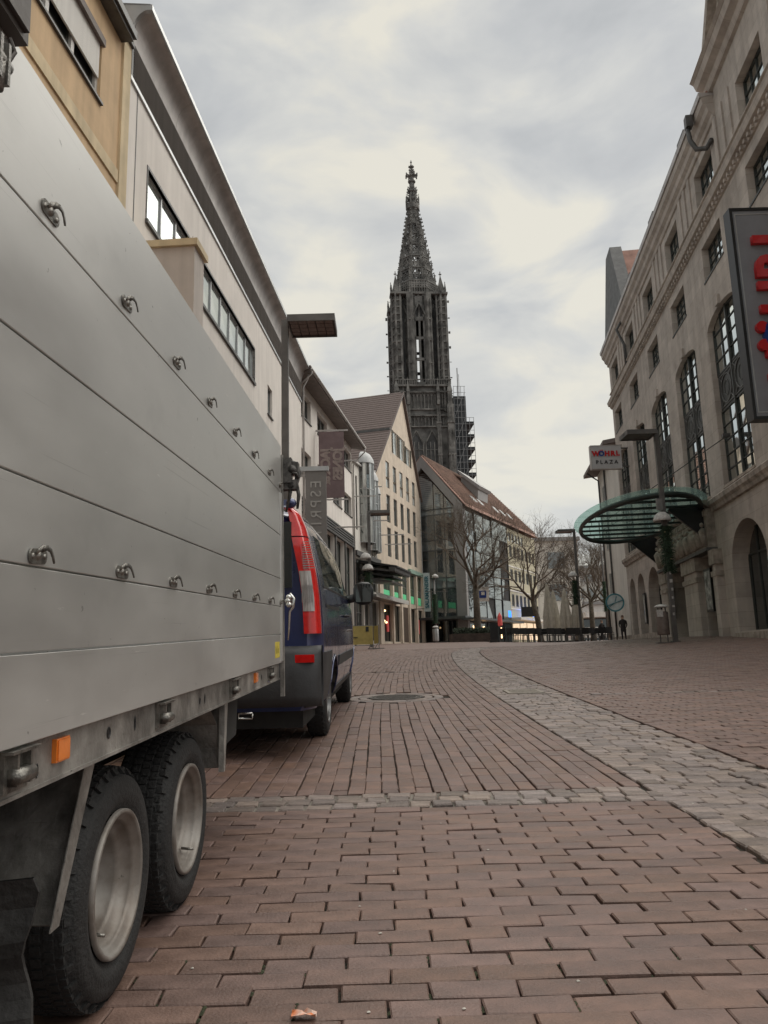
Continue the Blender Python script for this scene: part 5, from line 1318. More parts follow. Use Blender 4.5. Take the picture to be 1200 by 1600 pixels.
# roof over both
b = M(); y0, y1 = -.35, 24.7; rx, rz = -4.1, 20.5
for sg in (1, -1):
    e = rx+sg*4.5; b.add([(rx, y0, rz), (rx, y1-4.2, rz), (e, y1, 14.98), (e, y0, 14.98), (rx, y0, rz+.08), (rx, y1-4.2, rz+.08), (e, y1, 15.05), (e, y0, 15.05)], [(0, 1, 2, 3), (4, 7, 6, 5), (0, 3, 7, 4), (3, 2, 6, 7), (1, 5, 6, 2)])
b.add([(rx, y1-4.2, rz+.2), (rx+4.5, y1, 15.05), (rx-4.5, y1, 15.05)], [(0, 1, 2)]); b.build('roof', ROOFR, gh)
b = M()
for k in range(26):
    t_ = (k+.5)/26; b.box(rx+4.5*t_-.02, rx+4.5*t_+.08, y0, y1-4.2+4.2*t_, rz+.18-5.45*t_, rz+.24-5.45*t_)
b.build('roof_tile_courses', ROOFW, gh, kind='stuff')
for i, y in enumerate((5.2, 7.2, 12.2, 14.6, 17.2)):
    t_ = .74; x = rx+4.5*t_; z = rz+.25-5.45*t_
    q = M(); q.box(-.45, .45, -.5, .5, -.03, .05); o = place('skylight', q.mesh('skylight', mat('skylight_glass_%d' % i, (.62, .64, .64), .15, .2, var=.05)), gh, (x, y, z), (0, atan(5.45/4.5), 0))
b = M(); b.prism([(-1.1, 17.2), (-2.9, 19.2), (-2.9, 19.9), (-1.0, 18.3)], 1, 7.5, 10.6); b.prism([(-.9, 18.2), (-2.9, 20.0), (-3.2, 20.6), (-.7, 18.5)], 1, 7.2, 10.9); b.build('dormer', PIER, gh)
ch = thing('house', 'pale yellow shop building with rows of small windows behind the bare trees', 'building', (-4, 19, 2), GF)
CY = mat('pale_yellow_render', (.50, .46, .33), .85, var=.06, scale=.6, streak=.12)
H = []
for z in (6.1, 8.9, 11.6): H += [(13.9+i*1.5, 14.9+i*1.5, z, z+1.35) for i in range(7)]
H2 = [(13.8+i*1.18, 14.7+i*1.18, 13.35, 14.35) for i in range(5)]
b = M(); wallholes(b, 0, 1, 13.27, 24.4, 1.0, 14.8, H+H2, .2); shell(b, 0, 1, 13.27, 24.4, 1, 14.8, 8, .2); b.build('wall', CY, ch)
for h in H: window(ch, -.1, 1, *h, cols=2, rows=1, fm=FRG, gm=GD, fw=.08)
for h in H2: window(ch, -.1, 1, *h, cols=1, rows=1, fm=FRG, gm=GB, fw=.08)
for z in (5.9, 7.9, 10.6): M().box(0, .05, 13.3, 24.4, z-.12, z).build('band', PL_WHITE, ch)
b = M(); b.box(0, 1.1, 13.3, 24.4, 4.6, 4.85); b.build('canopy', PL_WHITE, ch)
for i in range(4): M().box(-.0, .03, 13.8+i*2.7, 16.1+i*2.7, 2.5, 4.4).build('shop_window', mat('lit_shop_window', (.5, .4, .3), .4, emit=(1, .72, .48), estr=.38, var=.6, scale=2.5, detail=3) if i == 0 else bpy.data.materials['lit_shop_window'], ch)
BLUE = mat('blue_neon', (.02, .12, .8), .4, emit=(.03, .22, 1), estr=2.4)
me = text_mesh('lettering', 'Pfisterer', 1.0, .08, bold=.02); me.materials.append(BLUE); place('lettering', me, ch, (1.2, 17.3, 5.35), (pi/2, 0, pi/2))
pf = thing('sign', 'vertical pale blade sign with dark teal lettering between beige house and glass house', 'sign', (3.6, 72, 8), WORLD)
b = M(); b.box(3.42, 4.0, 70.0, 70.2, 4.95, 8.45); b.build('sign_panel', mat('sign_pale_teal', (.36, .42, .42), .5, var=.05), pf)
me = text_mesh('lettering', 'SALAMANDER', .78, .03, bold=.02); me.materials.append(mat('teal_letters', (.03, .13, .16), .5)); me.transform(Matrix.Rotation(pi/2, 4, 'Y') @ Matrix.Rotation(0, 4, 'X'))
me.transform(Matrix.Identity(4)); bpy.data.meshes.remove(me)
me = text_mesh('lettering', 'SALAMANDER', .46, .03, bold=.015); me.materials.append(bpy.data.materials['teal_letters'])
me.transform(Matrix.Rotation(pi/2, 4, 'Z')); me.transform(Matrix.Rotation(pi/2, 4, 'X')); place('lettering', me, pf, (3.71, 69.97, 6.7))
b = M(); b.bar((2.4, 70.1, 8.2), (3.42, 70.1, 8.2), .06); b.bar((2.4, 70.1, 5.2), (3.42, 70.1, 5.2), .06); b.build('sign_bracket', DKMET, pf)
pk = thing('sign', 'small square blue and white sign fixed beside the first tree trunk', 'sign', (8.3, 70, 7), WORLD)
M().box(7.95, 9.35, 70.2, 70.4, 5.75, 7.05).build('sign_panel', PL_WHITE, pk); M().box(8.45, 9.1, 70.15, 70.2, 6.05, 6.7).build('sign_field', BLU, pk); b = M(); b.box(8.65, 8.95, 70.12, 70.15, 6.3, 6.6); b.build('sign_symbol', PL_WHITE, pk); b = M(); b.bar((8.2, 70.5, 6.6), (8.2, 73, 6.6), .08); b.build('sign_bracket', DKMET, pk)

# ================================================================ FAR BUILDINGS
def far(name, label, x0, x1, y, d, z0, z1, mt, rows=3, cols=5, roof=True):
    t_ = thing(name, label, 'building', ((x0+x1)/2, y+d/2, z0), WORLD)
    M().box(x0, x1, y, y+d, z0, z1).build('wall', mt, t_)
    for j in range(rows):
        for i in range(cols):
            w_ = (x1-x0)/(cols+.5); a = x0+w_*(i+.4); z = z0+(z1-z0)*(j+.45)/(rows+.3); h_ = (z1-z0)/(rows+.3)*.5
            M().box(a, a+w_*.62, y-.05, y-.0, z, z+h_).build('window', G1, t_)
    if roof: M().box(x0-.3, x1+.3, y-.4, y+d, z1, z1+.5).build('roof', PIER, t_)
    return t_
far('far_house', 'narrow white building right of the pale yellow one', 20.0, 25.5, 101, 14, 1.5, 15.5, PL_WHITE, 3, 1)
far('far_house', 'long low white building closing the street behind the cafe umbrellas', 24, 52, 128, 12, 1.5, 8.6, mat('distant_white', (.64, .63, .60), .8, var=.04), 1, 6)
far('far_house', 'grey brown block with flat roof at the end of the street', 34, 60, 150, 14, 1.5, 17.0, mat('distant_taupe', (.34, .31, .28), .85, var=.06), 4, 7)
far('far_house', 'pale block half hidden behind the right hand trees', 30, 41, 140, 14, 1.5, 13.5, mat('distant_cream', (.52, .50, .46), .85, var=.06), 3, 5)
ft = thing('shop_front', 'low white canopy of the far shop beside the distant person', 'canopy', (26, 95, 2), WORLD)
M().box(23.6, 29.5, 92, 96, 5.0, 5.6).build('canopy', PL_WHITE, ft); M().box(24.2, 29, 95.5, 96, 2.2, 5.0).build('window', GD, ft)
cr_ = thing('parked_car', 'pale car parked far behind the cafe tables', 'car', (23.5, 88, 2), WORLD)
b = M(); b.smooth = True
prof = [(-2.1, .35), (-2.15, .75), (-1.9, .95), (-1.1, 1.05), (-.6, 1.45), (.9, 1.5), (1.6, 1.05), (2.1, .95), (2.2, .5), (2.1, .3)]
b.smooth = False; b.prism([(22.7+p[0], gz(22.7, 88)+p[1]) for p in prof], 1, 87.1, 88.9); b.build('body', PL_WHITE, cr_)
for dx in (-1.3, 1.35):
    b = M(); b.smooth = True; b.lathe([(.001, -.02), (.30, -.02), (.33, .0), (.33, .18), (.001, .18)], (22.7+dx, 87.08, gz(22.7, 88)+.33), ax=1, n=18); b.build('wheel', RUB, cr_)
M().prism([(22.7-.55, gz(22.7, 88)+1.08), (22.7+.95, gz(22.7, 88)+1.08), (22.7+.8, gz(22.7, 88)+1.4), (22.7-.35, gz(22.7, 88)+1.4)], 1, 87.07, 87.1).build('window', GD, cr_)

# ================================================================ CHURCH TOWER (dark gothic steeple, 161 m)
KF = Frame((12.25, 232, 0), radians(-4))
DS = mat('dark_weathered_stone', (.15, .148, .14), .9, var=.35, scale=.25, bump=.3, bscale=2, detail=9)  # stone tone raised to stand in for haze
DS2 = mat('dark_stone_lighter', (.17, .166, .155), .9, var=.35, scale=.4, detail=9)
DS3 = mat('recess_shade_stone', (.075, .077, .077), .95, var=.3, scale=.3)  # near-black colour paints the shade of lancets and gaps, lifted for haze
kt = thing('church_steeple', 'dark gothic church steeple with openwork spire rising at the end of the street', 'church tower', (0, 0, 3), KF)
def pinnacle(b, x, y, z, h, w):
    b.box(x-w/2, x+w/2, y-w/2, y+w/2, z, z+h*.45)
    z1 = z+h*.45
    b.add([(x-w*.6, y-w*.6, z1), (x+w*.6, y-w*.6, z1), (x+w*.6, y+w*.6, z1), (x-w*.6, y+w*.6, z1), (x, y, z+h)], [(0, 1, 4), (1, 2, 4), (2, 3, 4), (3, 0, 4), (0, 3, 2, 1)])
    b.box(x-w*.28, x+w*.28, y-w*.28, y+w*.28, z+h*.86, z+h*.90)
# square stage
b = M(); b.box(-8.3, 8.3, -7.5, 7.5, 0, 82); b.build('square_stage', DS, kt)
b = M()
for x in (-8.15, -4.6, 4.6, 8.15):
    w_ = 1.9 if abs(x) > 8 else 1.2
    b.box(x-w_/2, x+w_/2, -9.6 if abs(x) > 8 else -8.6, -7.4, 0, 76); pinnacle(b, x, -8.8, 76, 9, w_*.7)
    for z in (20, 34, 48, 60, 70): b.box(x-w_*.6, x+w_*.6, -9.9 if abs(x) > 8 else -8.9, -7.4, z, z+.6)
    for z in range(14, 76, 7): 
        for dx in (-w_*.25, w_*.25): b.box(x+dx-.12, x+dx+.12, -9.9 if abs(x) > 8 else -8.8, -9.5 if abs(x) > 8 else -8.5, z, z+5)
for y in (-4, 4): b.box(8.0, 9.2, y-1, y+1, 0, 74)
b.build('buttress', DS2, kt, kind='stuff')
b = M()
for x in (-2.4, 2.6):          # tall lancets of the square stage: recess shade painted as dark plates, with mullions
    pass
for (xa, xb, za, zb) in ((-4.3, -.5, 22, 44), (.6, 4.3, 22, 44), (-4.3, -.5, 50, 67), (.6, 4.3, 50, 67)):
    M().prism([(xa, za), (xb, za), (xb, zb-3), ((xa+xb)/2+.8, zb-.8), ((xa+xb)/2, zb), ((xa+xb)/2-.8, zb-.8), (xa, zb-3)], 1, -7.56, -7.52).build('lancet', DS3, kt)
    for k in (1, 2): x = xa+(xb-xa)*k/3; b.box(x-.13, x+.13, -7.9, -7.55, za, zb-2.5)
    b.box(xa-.2, xa, -8.0, -7.5, za-1, zb-2.5); b.box(xb, xb+.2, -8, -7.5, za-1, zb-2.5)
    cx_ = (xa+xb)/2; b.bar((xa-.1, -7.8, zb-2.6), (cx_, -7.8, zb+1.2), .3); b.bar((xb+.1, -7.8, zb-2.6), (cx_, -7.8, zb+1.2), .3)
    for z in (za+6, za+12): b.box(xa, xb, -7.75, -7.6, z, z+.2)
for z0_, z1_ in ((46, 49.2), (69.5, 72.5), (75, 80)):   # blind tracery bands
    b.box(-8.6, 8.6, -8.2, -7.4, z0_-.4, z0_); b.box(-8.6, 8.6, -8.4, -7.4, z1_, z1_+.5)
    x = -8.3
    while x < 8.3: b.box(x-.12, x+.12, -8.0, -7.4, z0_, z1_); b.bar((x, -7.9, z1_-1.2), (x+.55, -7.9, z1_), .16); b.bar((x+1.1, -7.9, z1_-1.2), (x+.55, -7.9, z1_), .16); x += 1.1
b.build('tracery_band', DS2, kt, kind='stuff')
b = M(); b.box(-8.6, 8.6, -8.6, 8.2, 82, 82.6); x = -8.8
while x < 8.8: b.box(x-.1, x+.1, -8.6, -8.4, 82.6, 84); x += .7
b.box(-8.9, 8.9, -8.65, -8.35, 84, 84.3); b.build('gallery', DS2, kt, kind='stuff')
# octagon stage with slits one sees through
ap = 6.6; R8 = ap/cos(pi/8)
ZA, ZB = 82.5, 113.5
cn = [(R8*sin(2*pi*(i+.5)/8), -R8*cos(2*pi*(i+.5)/8)) for i in range(8)]
b = M()
for i, (x, y) in enumerate(cn):
    a = 2*pi*(i+.5)/8; u = Vector((sin(a), -cos(a), 0)); v_ = Vector((cos(a), sin(a), 0))
    c = Vector((x, y, 0))
    b.bar(c+Vector((0, 0, ZA)), c+Vector((0, 0, ZB)), 1.9, 1.7, up=u)
    for s_ in (-1, 1): b.bar(c+v_*s_*.55+u*.95+Vector((0, 0, ZA)), c+v_*s_*.55+u*.95+Vector((0, 0, ZB-2)), .35, .4, up=u)
    for z in (90, 97.5, 104.5): b.bar(c+u*.9+v_*-.9+Vector((0, 0, z)), c+u*.9+v_*.9+Vector((0, 0, z)), .5, .5)
b.build('octagon_pier', DS2, kt)
b = M()
for i in range(8):
    a = 2*pi*i/8; u = Vector((sin(a), -cos(a), 0)); v_ = Vector((cos(a), sin(a), 0)); c = u*ap
    front = i in (0, 4)
    hw_ = ap*tan(pi/8)
    pw = hw_-(1.15 if front else (.75 if i in (1, 5, 7, 3) else .3))
    for s_ in (-1, 1):
        m_ = c+v_*s_*(hw_-pw/2)-u*.5
        b.bar(m_+Vector((0, 0, ZA)), m_+Vector((0, 0, ZB)), pw, .8, up=u)
    b.bar(c-u*.4+Vector((0, 0, ZA)), c-u*.4+Vector((0, 0, ZB)), .62, .5, up=u)
    for z, h_ in ((ZA+.5, 2.2), (91.6, .9), (98.6, .8), (105, 1.3), (111.0, 3.4)): b.bar(c-u*.4-v_*hw_+Vector((0, 0, z)), c-u*.4+v_*hw_+Vector((0, 0, z)), h_, .6, up=u)
    b.bar(c+u*.3-v_*2+Vector((0, 0, 106)), c+u*.3+Vector((0, 0, 110.5)), .5); b.bar(c+u*.3+v_*2+Vector((0, 0, 106)), c+u*.3+Vector((0, 0, 110.5)), .5)
b.build('octagon_wall', DS, kt)
# upper part of lancets closed by tracery
b = M()
for i in range(8):
    a = 2*pi*i/8; u = Vector((sin(a), -cos(a), 0)); v_ = Vector((cos(a), sin(a), 0)); c = u*(ap-.7)
    b.bar(c-v_*1.5+Vector((0, 0, 107.5)), c+v_*1.5+Vector((0, 0, 107.5)), 5.0, .3, up=u)
b.build('tracery_head', DS3, kt)
# four stair turrets: open shafts of slim columns with crossbars
for sx_ in (-1, 1):
    for sy_ in (-1, 1):
        b = M(); cx_, cy_ = sx_*7.15, sy_*6.4
        for k in range(6):
            a = 2*pi*k/6+.3; x, y = cx_+1.65*cos(a), cy_+1.65*sin(a)
            b.box(x-.28, x+.28, y-.28, y+.28, 74, 113.5)
            pinnacle(b, x, y, 113, 4.2, .45)
        z = 76
        kk = 0
        while z < 113:
            for k in range(6):
                a0, a1 = 2*pi*k/6+.3, 2*pi*(k+1)/6+.3
                b.bar((cx_+1.65*cos(a0), cy_+1.65*sin(a0), z), (cx_+1.65*cos(a1), cy_+1.65*sin(a1), z+.35), .28, .3)
            a = kk*.9; b.bar((cx_, cy_, z), (cx_+1.3*cos(a), cy_+1.3*sin(a), z+.2), 1.3, .15)
            z += 2.3; kk += 1
        b.box(cx_-1.0, cx_+1.0, cy_-1.0, cy_+1.0, 74, 112)
        b.box(cx_-1.9, cx_+1.9, cy_-1.9, cy_+1.9, 112.6, 113.2)
        b.add([(cx_-1.3, cy_-1.3, 113.2), (cx_+1.3, cy_-1.3, 113.2), (cx_+1.3, cy_+1.3, 113.2), (cx_-1.3, cy_+1.3, 113.2), (cx_, cy_, 120)], [(0, 1, 4), (1, 2, 4), (2, 3, 4), (3, 0, 4)])
        b.box(cx_-.12, cx_+.12, cy_-.12, cy_+.12, 119, 121); b.box(cx_-.45, cx_+.45, cy_-.12, cy_+.12, 119.9, 120.2)
        r = random.Random(int(sx_+3*sy_+9))
        for z in range(80, 112, 5): b.box(cx_+sx_*1.9, cx_+sx_*2.5, cy_-.12, cy_+.12, z+r.random(), z+.3+r.random())
        b.build('stair_turret', DS2 if sy_ < 0 else DS, kt)
        q = M(); q.bar((sx_*5.0, sy_*4.6, 82), (sx_*5.0, sy_*4.6, 112), 1.0, .5); q.build('gap_shade_wall', DS3, kt)  # near-black slab puts the shade between turret and octagon into colour
# gallery and spire
SP = [(113.5, 6.6), (116.4, 6.3), (119.5, 5.7), (123, 5.1), (126.3, 4.6), (129.6, 4.05), (133, 3.5), (136.5, 3.0), (139, 2.65), (141.2, 2.3), (144.2, 1.65), (147.2, 1.30), (150, 1.05), (153, .85), (155, .72), (156.7, .62)]
def sr(z): return lerp_tab(SP, z)
def cpt(i, z, k=1.0): a = 2*pi*(i+.5)/8; q = sr(z)*k; return Vector((q*sin(a), -q*cos(a), z))
b = M(); b.box(-7, 7, -7, 7, 113.2, 113.9)
x = -6.6
for i in range(8):
    p0, p1 = cpt(i-1, 114.5, 1.12), cpt(i, 114.5, 1.12)
    for k in range(7):
        p = p0.lerp(p1, k/7); b.bar(p+Vector((0, 0, -1)), p+Vector((0, 0, 3.4)), .3)
        q = p0.lerp(p1, (k+1)/7); b.bar(p+Vector((0, 0, 1.2)), q+Vector((0, 0, 3.2)), .22); b.bar(q+Vector((0, 0, 1.2)), p+Vector((0, 0, 3.2)), .22)
    b.bar(p0+Vector((0, 0, 3.4)), p1+Vector((0, 0, 3.4)), .4); b.bar(p0+Vector((0, 0, 1)), p1+Vector((0, 0, 1)), .35)
b.build('upper_gallery', DS2, kt, kind='stuff')
ribs = M(); z_l = [s_[0] for s_ in SP]
for i in range(8):
    rb = M()
    for (za, ra), (zb, rb_) in zip(SP, SP[1:]):
        w_ = max(.34, .85*ra/6.3+.25); rb.bar(cpt(i, za), cpt(i, zb), w_, w_*.9)
    z = 115.0; a = 2*pi*(i+.5)/8; u = Vector((sin(a), -cos(a), 0))
    while z < 155:   # crockets
        p = cpt(i, z); l = .30+.045*sr(z)*2; rb.bar(p, p+u*(l+.35)+Vector((0, 0, .25)), .24); rb.bar(p+u*(l+.35), p+u*(l+.30)+Vector((0, 0, .55)), .26); z += 1.45
    rb.build('spire_rib', DS2, kt)
tiers = [113.9, 118.6, 123.4, 128.0, 132.4, 136.6, 140.6, 144.4, 147.6, 150.6, 153.5]
for j, (za, zb) in enumerate(zip(tiers, tiers[1:])):
    b = M()
    for i in range(8):
        P0, P1, Q0, Q1 = cpt(i-1, za), cpt(i, za), cpt(i-1, zb), cpt(i, zb)
        L_ = lambda s, t: (P0.lerp(P1, s)).lerp(Q0.lerp(Q1, s), t)
        w_ = max(.14, .30*sr(za)/6)
        if zb-za > 2 and sr(za) > 1.2:
            nb_ = 3
            for k in range(1, nb_): b.bar(L_(k/nb_, 0), L_(k/nb_, .62), w_*1.3, w_)
            for k in range(nb_): 
                s_a, s_b, s_m = k/nb_, (k+1)/nb_, (k+.5)/nb_
                b.bar(L_(s_a, .52), L_(s_m, .72), w_*1.2); b.bar(L_(s_b, .52), L_(s_m, .72), w_*1.2); b.bar(L_(s_a, .98), L_(s_m, .72), w_*1.2); b.bar(L_(s_b, .98), L_(s_m, .72), w_*1.2)
            for k in range(2): b.bar(L_(k*.5, .85), L_(k*.5+.5, .98), w_*1.1); b.bar(L_(k*.5+.5, .85), L_(k*.5, .98), w_*1.1)
            b.bar(L_(0, .48), L_(1, .48), w_)
            # solid lower quatrefoil plates
            b.quad(L_(.0, .0), L_(1, .0), L_(1, .16), L_(0, .16)); b.quad(L_(.06, .16), L_(.24, .16), L_(.24, .5), L_(.06, .5)); b.quad(L_(.76, .16), L_(.94, .16), L_(.94, .5), L_(.76, .5))
            b.quad(L_(.38, .2), L_(.62, .2), L_(.62, .46), L_(.38, .46))
        else: b.quad(P0, P1, Q1, Q0)
        b.bar(cpt(i-1, za, 1.05), cpt(i, za, 1.05), .30*sr(za)/6+.22)
    b.build('spire_tracery', DS if j % 2 else DS2, kt)
    if za < 147:
        b = M()
        for i in range(8):
            p = cpt(i, za, 1.10); h_ = 1.6+2.6*sr(za)/6; pinnacle(b, p.x, p.y, za-.3, h_, .22+.36*sr(za)/6)
            b.box(p.x-.5, p.x+.5, p.y-.1, p.y+.1, za+h_*.78-.3, za+h_*.78-.1)
        b.build('spire_pinnacle', DS2, kt, kind='stuff')
b = M(); b.smooth = False
prof = [(.7, 153.5), (.62, 156.4), (1.25, 156.6), (1.3, 157.0), (.6, 157.3), (.52, 159.4), (.5, 160), (.9, 160.3), (.45, 160.8), (.22, 161.6), (.22, 162.2), (.62, 162.5), (.2, 162.9), (.15, 163.8), (.35, 164.0), (.05, 165.0), (.001, 165.1)]
b.lathe([(.7, 147.5), (.7, 153.5)]+prof, (0, 0, 0), n=8)
b.lathe([(1.2, 149.6), (1.65, 149.9), (1.65, 150.6), (1.1, 150.8)], (0, 0, 0), n=8); b.lathe([(1.0, 152.8), (1.4, 153.1), (.9, 153.6)], (0, 0, 0), n=8)
b.lathe([(1.5, 146.2), (2.3, 146.5), (2.3, 148.2), (2.05, 148.2), (2.05, 146.9), (1.2, 146.9)], (0, 0, 0), n=8)
for i in range(8):
    a = 2*pi*(i+.5)/8; u = Vector((sin(a), -cos(a), 0))
    for z, l, s in ((158.9, 1.9, .5), (162.2, .95, .35), (153.2, 1.9, .35), (161.0, .9, .3)): b.bar(u*.3+Vector((0, 0, z)), u*l+Vector((0, 0, z+.3)), s*.6, s); 
    for z, l in ((158.9, 1.9),): b.bar(u*l+Vector((0, 0, z-.4)), u*l+Vector((0, 0, z+.8)), .4)
    pinnacle(b, 2.2*u.x, 2.2*u.y, 148.0, 4.2, .35)
b.build('finial', DS2, kt)
# scaffold on the right side of the square stage
sc = thing('scaffold', 'tall dark netted scaffold with open platforms on the right flank of the steeple', 'scaffold', (11.5, 0, 3), KF)
NET = mat('scaffold_net', (.05, .055, .06), .9, var=.3, scale=.5)
M().box(9.4, 13.2, -7.8, 5, 3, 79).build('net_tower', NET, sc)
M().box(13.2, 15.0, -7.5, 5, 3, 48).build('net_tower', NET, sc)
b = M()
for z in range(46, 74, 4): b.box(13.1, 15.4, -7.8, 5, z, z+.9)
b.build('platform', NET, sc)
b = M()
for x in (9.5, 10.6, 11.7, 12.8, 14.0, 15.3):
    for y in (-8.2,): b.bar((x, y, 30), (x, y, 82 if x < 13 else 72), .12)
for z in range(34, 83, 2): b.bar((9.4, -8.25, z), (13.1 if z > 72 else 15.4, -8.25, z), .10)
for z in range(40, 78, 8): b.bar((9.5, -8.3, z), (12.8, -8.3, z+8), .1)
b.bar((10.9, -8, 78), (10.9, -8, 88), .25); b.bar((11.3, -8, 78), (11.3, -8, 86), .12); b.build('scaffold_tube', mat('steel_tube', (.25, .25, .25), .5, .6), sc, kind='stuff')

# ================================================================ TREES
BARK = mat('grey_bark', (.115, .095, .072), .9, var=.25, scale=8, bump=.4)
TWIG = mat('twig_brown', (.13, .10, .075), .9, var=.2, scale=6)
def tree(x, y, h, trunk_h, tr_r, spread, seed, label, lean=0, depth=6, up=.25):
    r = random.Random(seed); z0 = gz(x, y)
    t_ = thing('tree', label, 'tree', (x, y, z0), WORLD, group='bare plane trees on the square')
    bt = M(); bt.smooth = True; bc = M(); bc.smooth = False
    top = Vector((x+lean, y, z0+trunk_h))
    bt.tube([(x, y, z0-.1), (x, y, z0+.3), (x+lean*.3, y, z0+trunk_h*.5), top], [tr_r*1.5, tr_r*1.1, tr_r, tr_r*.85], 9)
    def grow(p, d, L, rad, k):
        n = 3 if k < 3 else 2; pts = [p]; q = p.copy(); dd = d.copy()
        for i in range(n):
            dd = (dd+Vector((r.gauss(0, .16), r.gauss(0, .16), r.gauss(.03, .10)))).normalized(); q = q+dd*L/n; pts.append(q.copy())
        bb = bt if k < 2 else bc
        bb.tube(pts, [rad*(1-.42*i/n) for i in range(n+1)], 6 if k < 2 else (4 if k < 4 else 3), cap=False)
        if k >= depth: return
        nb_ = r.choice([3, 3, 4]) if k < depth-2 else r.choice([3, 4, 5])
        for j in range(nb_):
            ang = r.uniform(.30, .85); ax = dd.orthogonal().normalized(); ax.rotate(Matrix.Rotation(r.uniform(0, 2*pi), 3, dd)); nd = dd.copy(); nd.rotate(Matrix.Rotation(ang, 3, ax))
            nd = (nd+Vector((0, 0, up*.35))).normalized()
            src = pts[r.choice([-1, -1, -2])]
            grow(src, nd, L*r.uniform(.62, .84), rad*.52, k+1)
    n0 = 5
    for j in range(n0):
        a = 2*pi*j/n0+r.uniform(-.4, .4); el_ = r.uniform(.35, .95)
        grow(top-Vector((0, 0, r.uniform(0, trunk_h*.12))), Vector((cos(a)*spread*cos(el_), sin(a)*spread*cos(el_), sin(el_))).normalized(), (h-trunk_h)*.34, tr_r*.5, 1)
    grow(top, Vector((0, 0, 1)), (h-trunk_h)*.38, tr_r*.6, 1)
    bt.build('trunk', BARK, t_); bc.build('crown', TWIG, t_)
    return t_
tree(7.0, 60, 11.2, 4.4, .27, 1.0, 5, 'large bare tree rising from the planter before the glass fronted house')
tree(13.0, 66, 10.8, 3.6, .24, 1.1, 8, 'spreading bare tree behind the closed cafe umbrellas', lean=-.5)
tree(16.4, 62, 8.6, 3.4, .20, 1.1, 13, 'bare tree with pale trunk just left of the street lamp')
tree(18.9, 66, 9.2, 3.2, .20, 1.0, 21, 'slender bare tree nearest the white building')
tree(20.5, 84, 10.5, 3.6, .24, 1.0, 34, 'distant bare tree between umbrellas and the far white building')

# ================================================================ STREET FURNITURE
LAMPM = mat('lamp_grey_paint', (.135, .13, .125), .5, .35, var=.12, scale=3)
LOUV = mat('lamp_louvre', (.16, .115, .10), .3, .7, var=.1, scale=8)  # brown base colour paints the paving's reflection in the louvre
def street_lamp(x, y, side, label, h=7.72, lean=0):
    z = gz(x, y); t_ = thing('street_lamp', label, 'street lamp', (x, y, z), WORLD, group='square post street lamps along the pedestrian street')
    M().box(x-.075, x+.075, y-.075, y+.075, z, z+h).build('pole', LAMPM, t_)
    M().box(x-.13, x+.13, y-.13, y+.13, z-.02, z+.04).build('base_plate', LAMPM, t_)
    a, c = (x+.10, x+1.16) if side > 0 else (x-1.16, x-.10)
    zb = z+h-.16; b = M(); b.box(a, c, y-.44, y+.5, zb+.05, zb+.11); b.box(a, c, y-.44, y-.41, zb-.05, zb+.05); b.box(a, c, y+.47, y+.5, zb-.05, zb+.05); b.box(a, a+.03, y-.41, y+.47, zb-.05, zb+.05); b.box(c-.03, c, y-.41, y+.47, zb-.05, zb+.05); b.box(min(x, a), max(x, a), y-.05, y+.05, zb, zb+.09)
    hd = b.build('lamp_head', LAMPM, t_)
    for i in range(5):
        for j in range(4):
            q0, q1 = a+.04+(c-a-.08)*i/5, a+.04+(c-a-.08)*(i+1)/5-.015; w0, w1 = y-.40+.86*j/4, y-.40+.86*(j+1)/4-.015
            M().box(q0, q1, w0, w1, zb-.02, zb-.005).build('louvre', LOUV, hd)
    return t_, z
lampL, _ = street_lamp(-2.14, 16.4, 1, 'near street lamp standing left, behind the trailer against the grey building', h=7.95)
lamp2, _ = street_lamp(-.85, 41, 1, 'street lamp with garland in front of the white building on the left', h=7.3)
lamp3, _ = street_lamp(9.82, 26.6, -1, 'sticker covered street lamp in front of the glass canopy with a litter bin', h=7.47)
lamp4, _ = street_lamp(12.72, 51, -1, 'street lamp with garland among the bare trees by the cafe', h=7.5)
GAR = mat('fir_garland', (.022, .048, .024), .9, var=.4, scale=20)
FRO = mat('frosted_cap', (.50, .49, .47), .6, var=.15, scale=12)
def garland(x, y, z0, z1, rad, label, n=700, seed=1):
    t_ = thing('garland', label, 'garland', (x, y, z0), WORLD, group='fir garlands wound round the lamp posts'); r = random.Random(seed); b = M()
    for i in range(n):
        z = r.uniform(z0, z1); a = r.uniform(0, 2*pi); q = rad*r.uniform(.45, 1.0)*(1+.2*sin(z*9+a)); p = Vector((x+q*cos(a), y+q*sin(a), z)); d = Vector((cos(a), sin(a), r.uniform(-.9, .3))).normalized(); l = r.uniform(.06, .13)
        s_ = d.orthogonal().normalized()*.018; b.add([p-s_-d*l*.5, p+s_-d*l*.5, p+d*l], [(0, 1, 2)])
    b.tube([(x, y, z0+.05), (x, y, z1-.05)], [rad*.55, rad*.6], 8); b.build('needles', GAR, t_, kind='stuff')
    b = M(); b.smooth = True
    for i in range(9):
        z = z0+(z1-z0)*(i+.5)/9; a = i*2.4; b.lathe([(.001, -.03), (.03, 0), (.001, .03)], (x+rad*cos(a), y+rad*sin(a), z), n=6)
    b.build('baubles', mat('garland_bauble_%d' % seed, (.25, .22, .12), .3, .6), t_, kind='stuff')
def hood(x, y, z, label):
    t_ = thing('lamp_hood', label, 'lamp hood', (x, y, z), WORLD, group='pale domed hoods on the lamp posts'); b = M(); b.smooth = True
    b.lathe([(.001, .24), (.12, .22), (.24, .12), (.30, -.02), (.31, -.10), (.27, -.10), (.2, 0), (.001, .1)], (x, y, z), n=16); b.build('dome', FRO, t_)
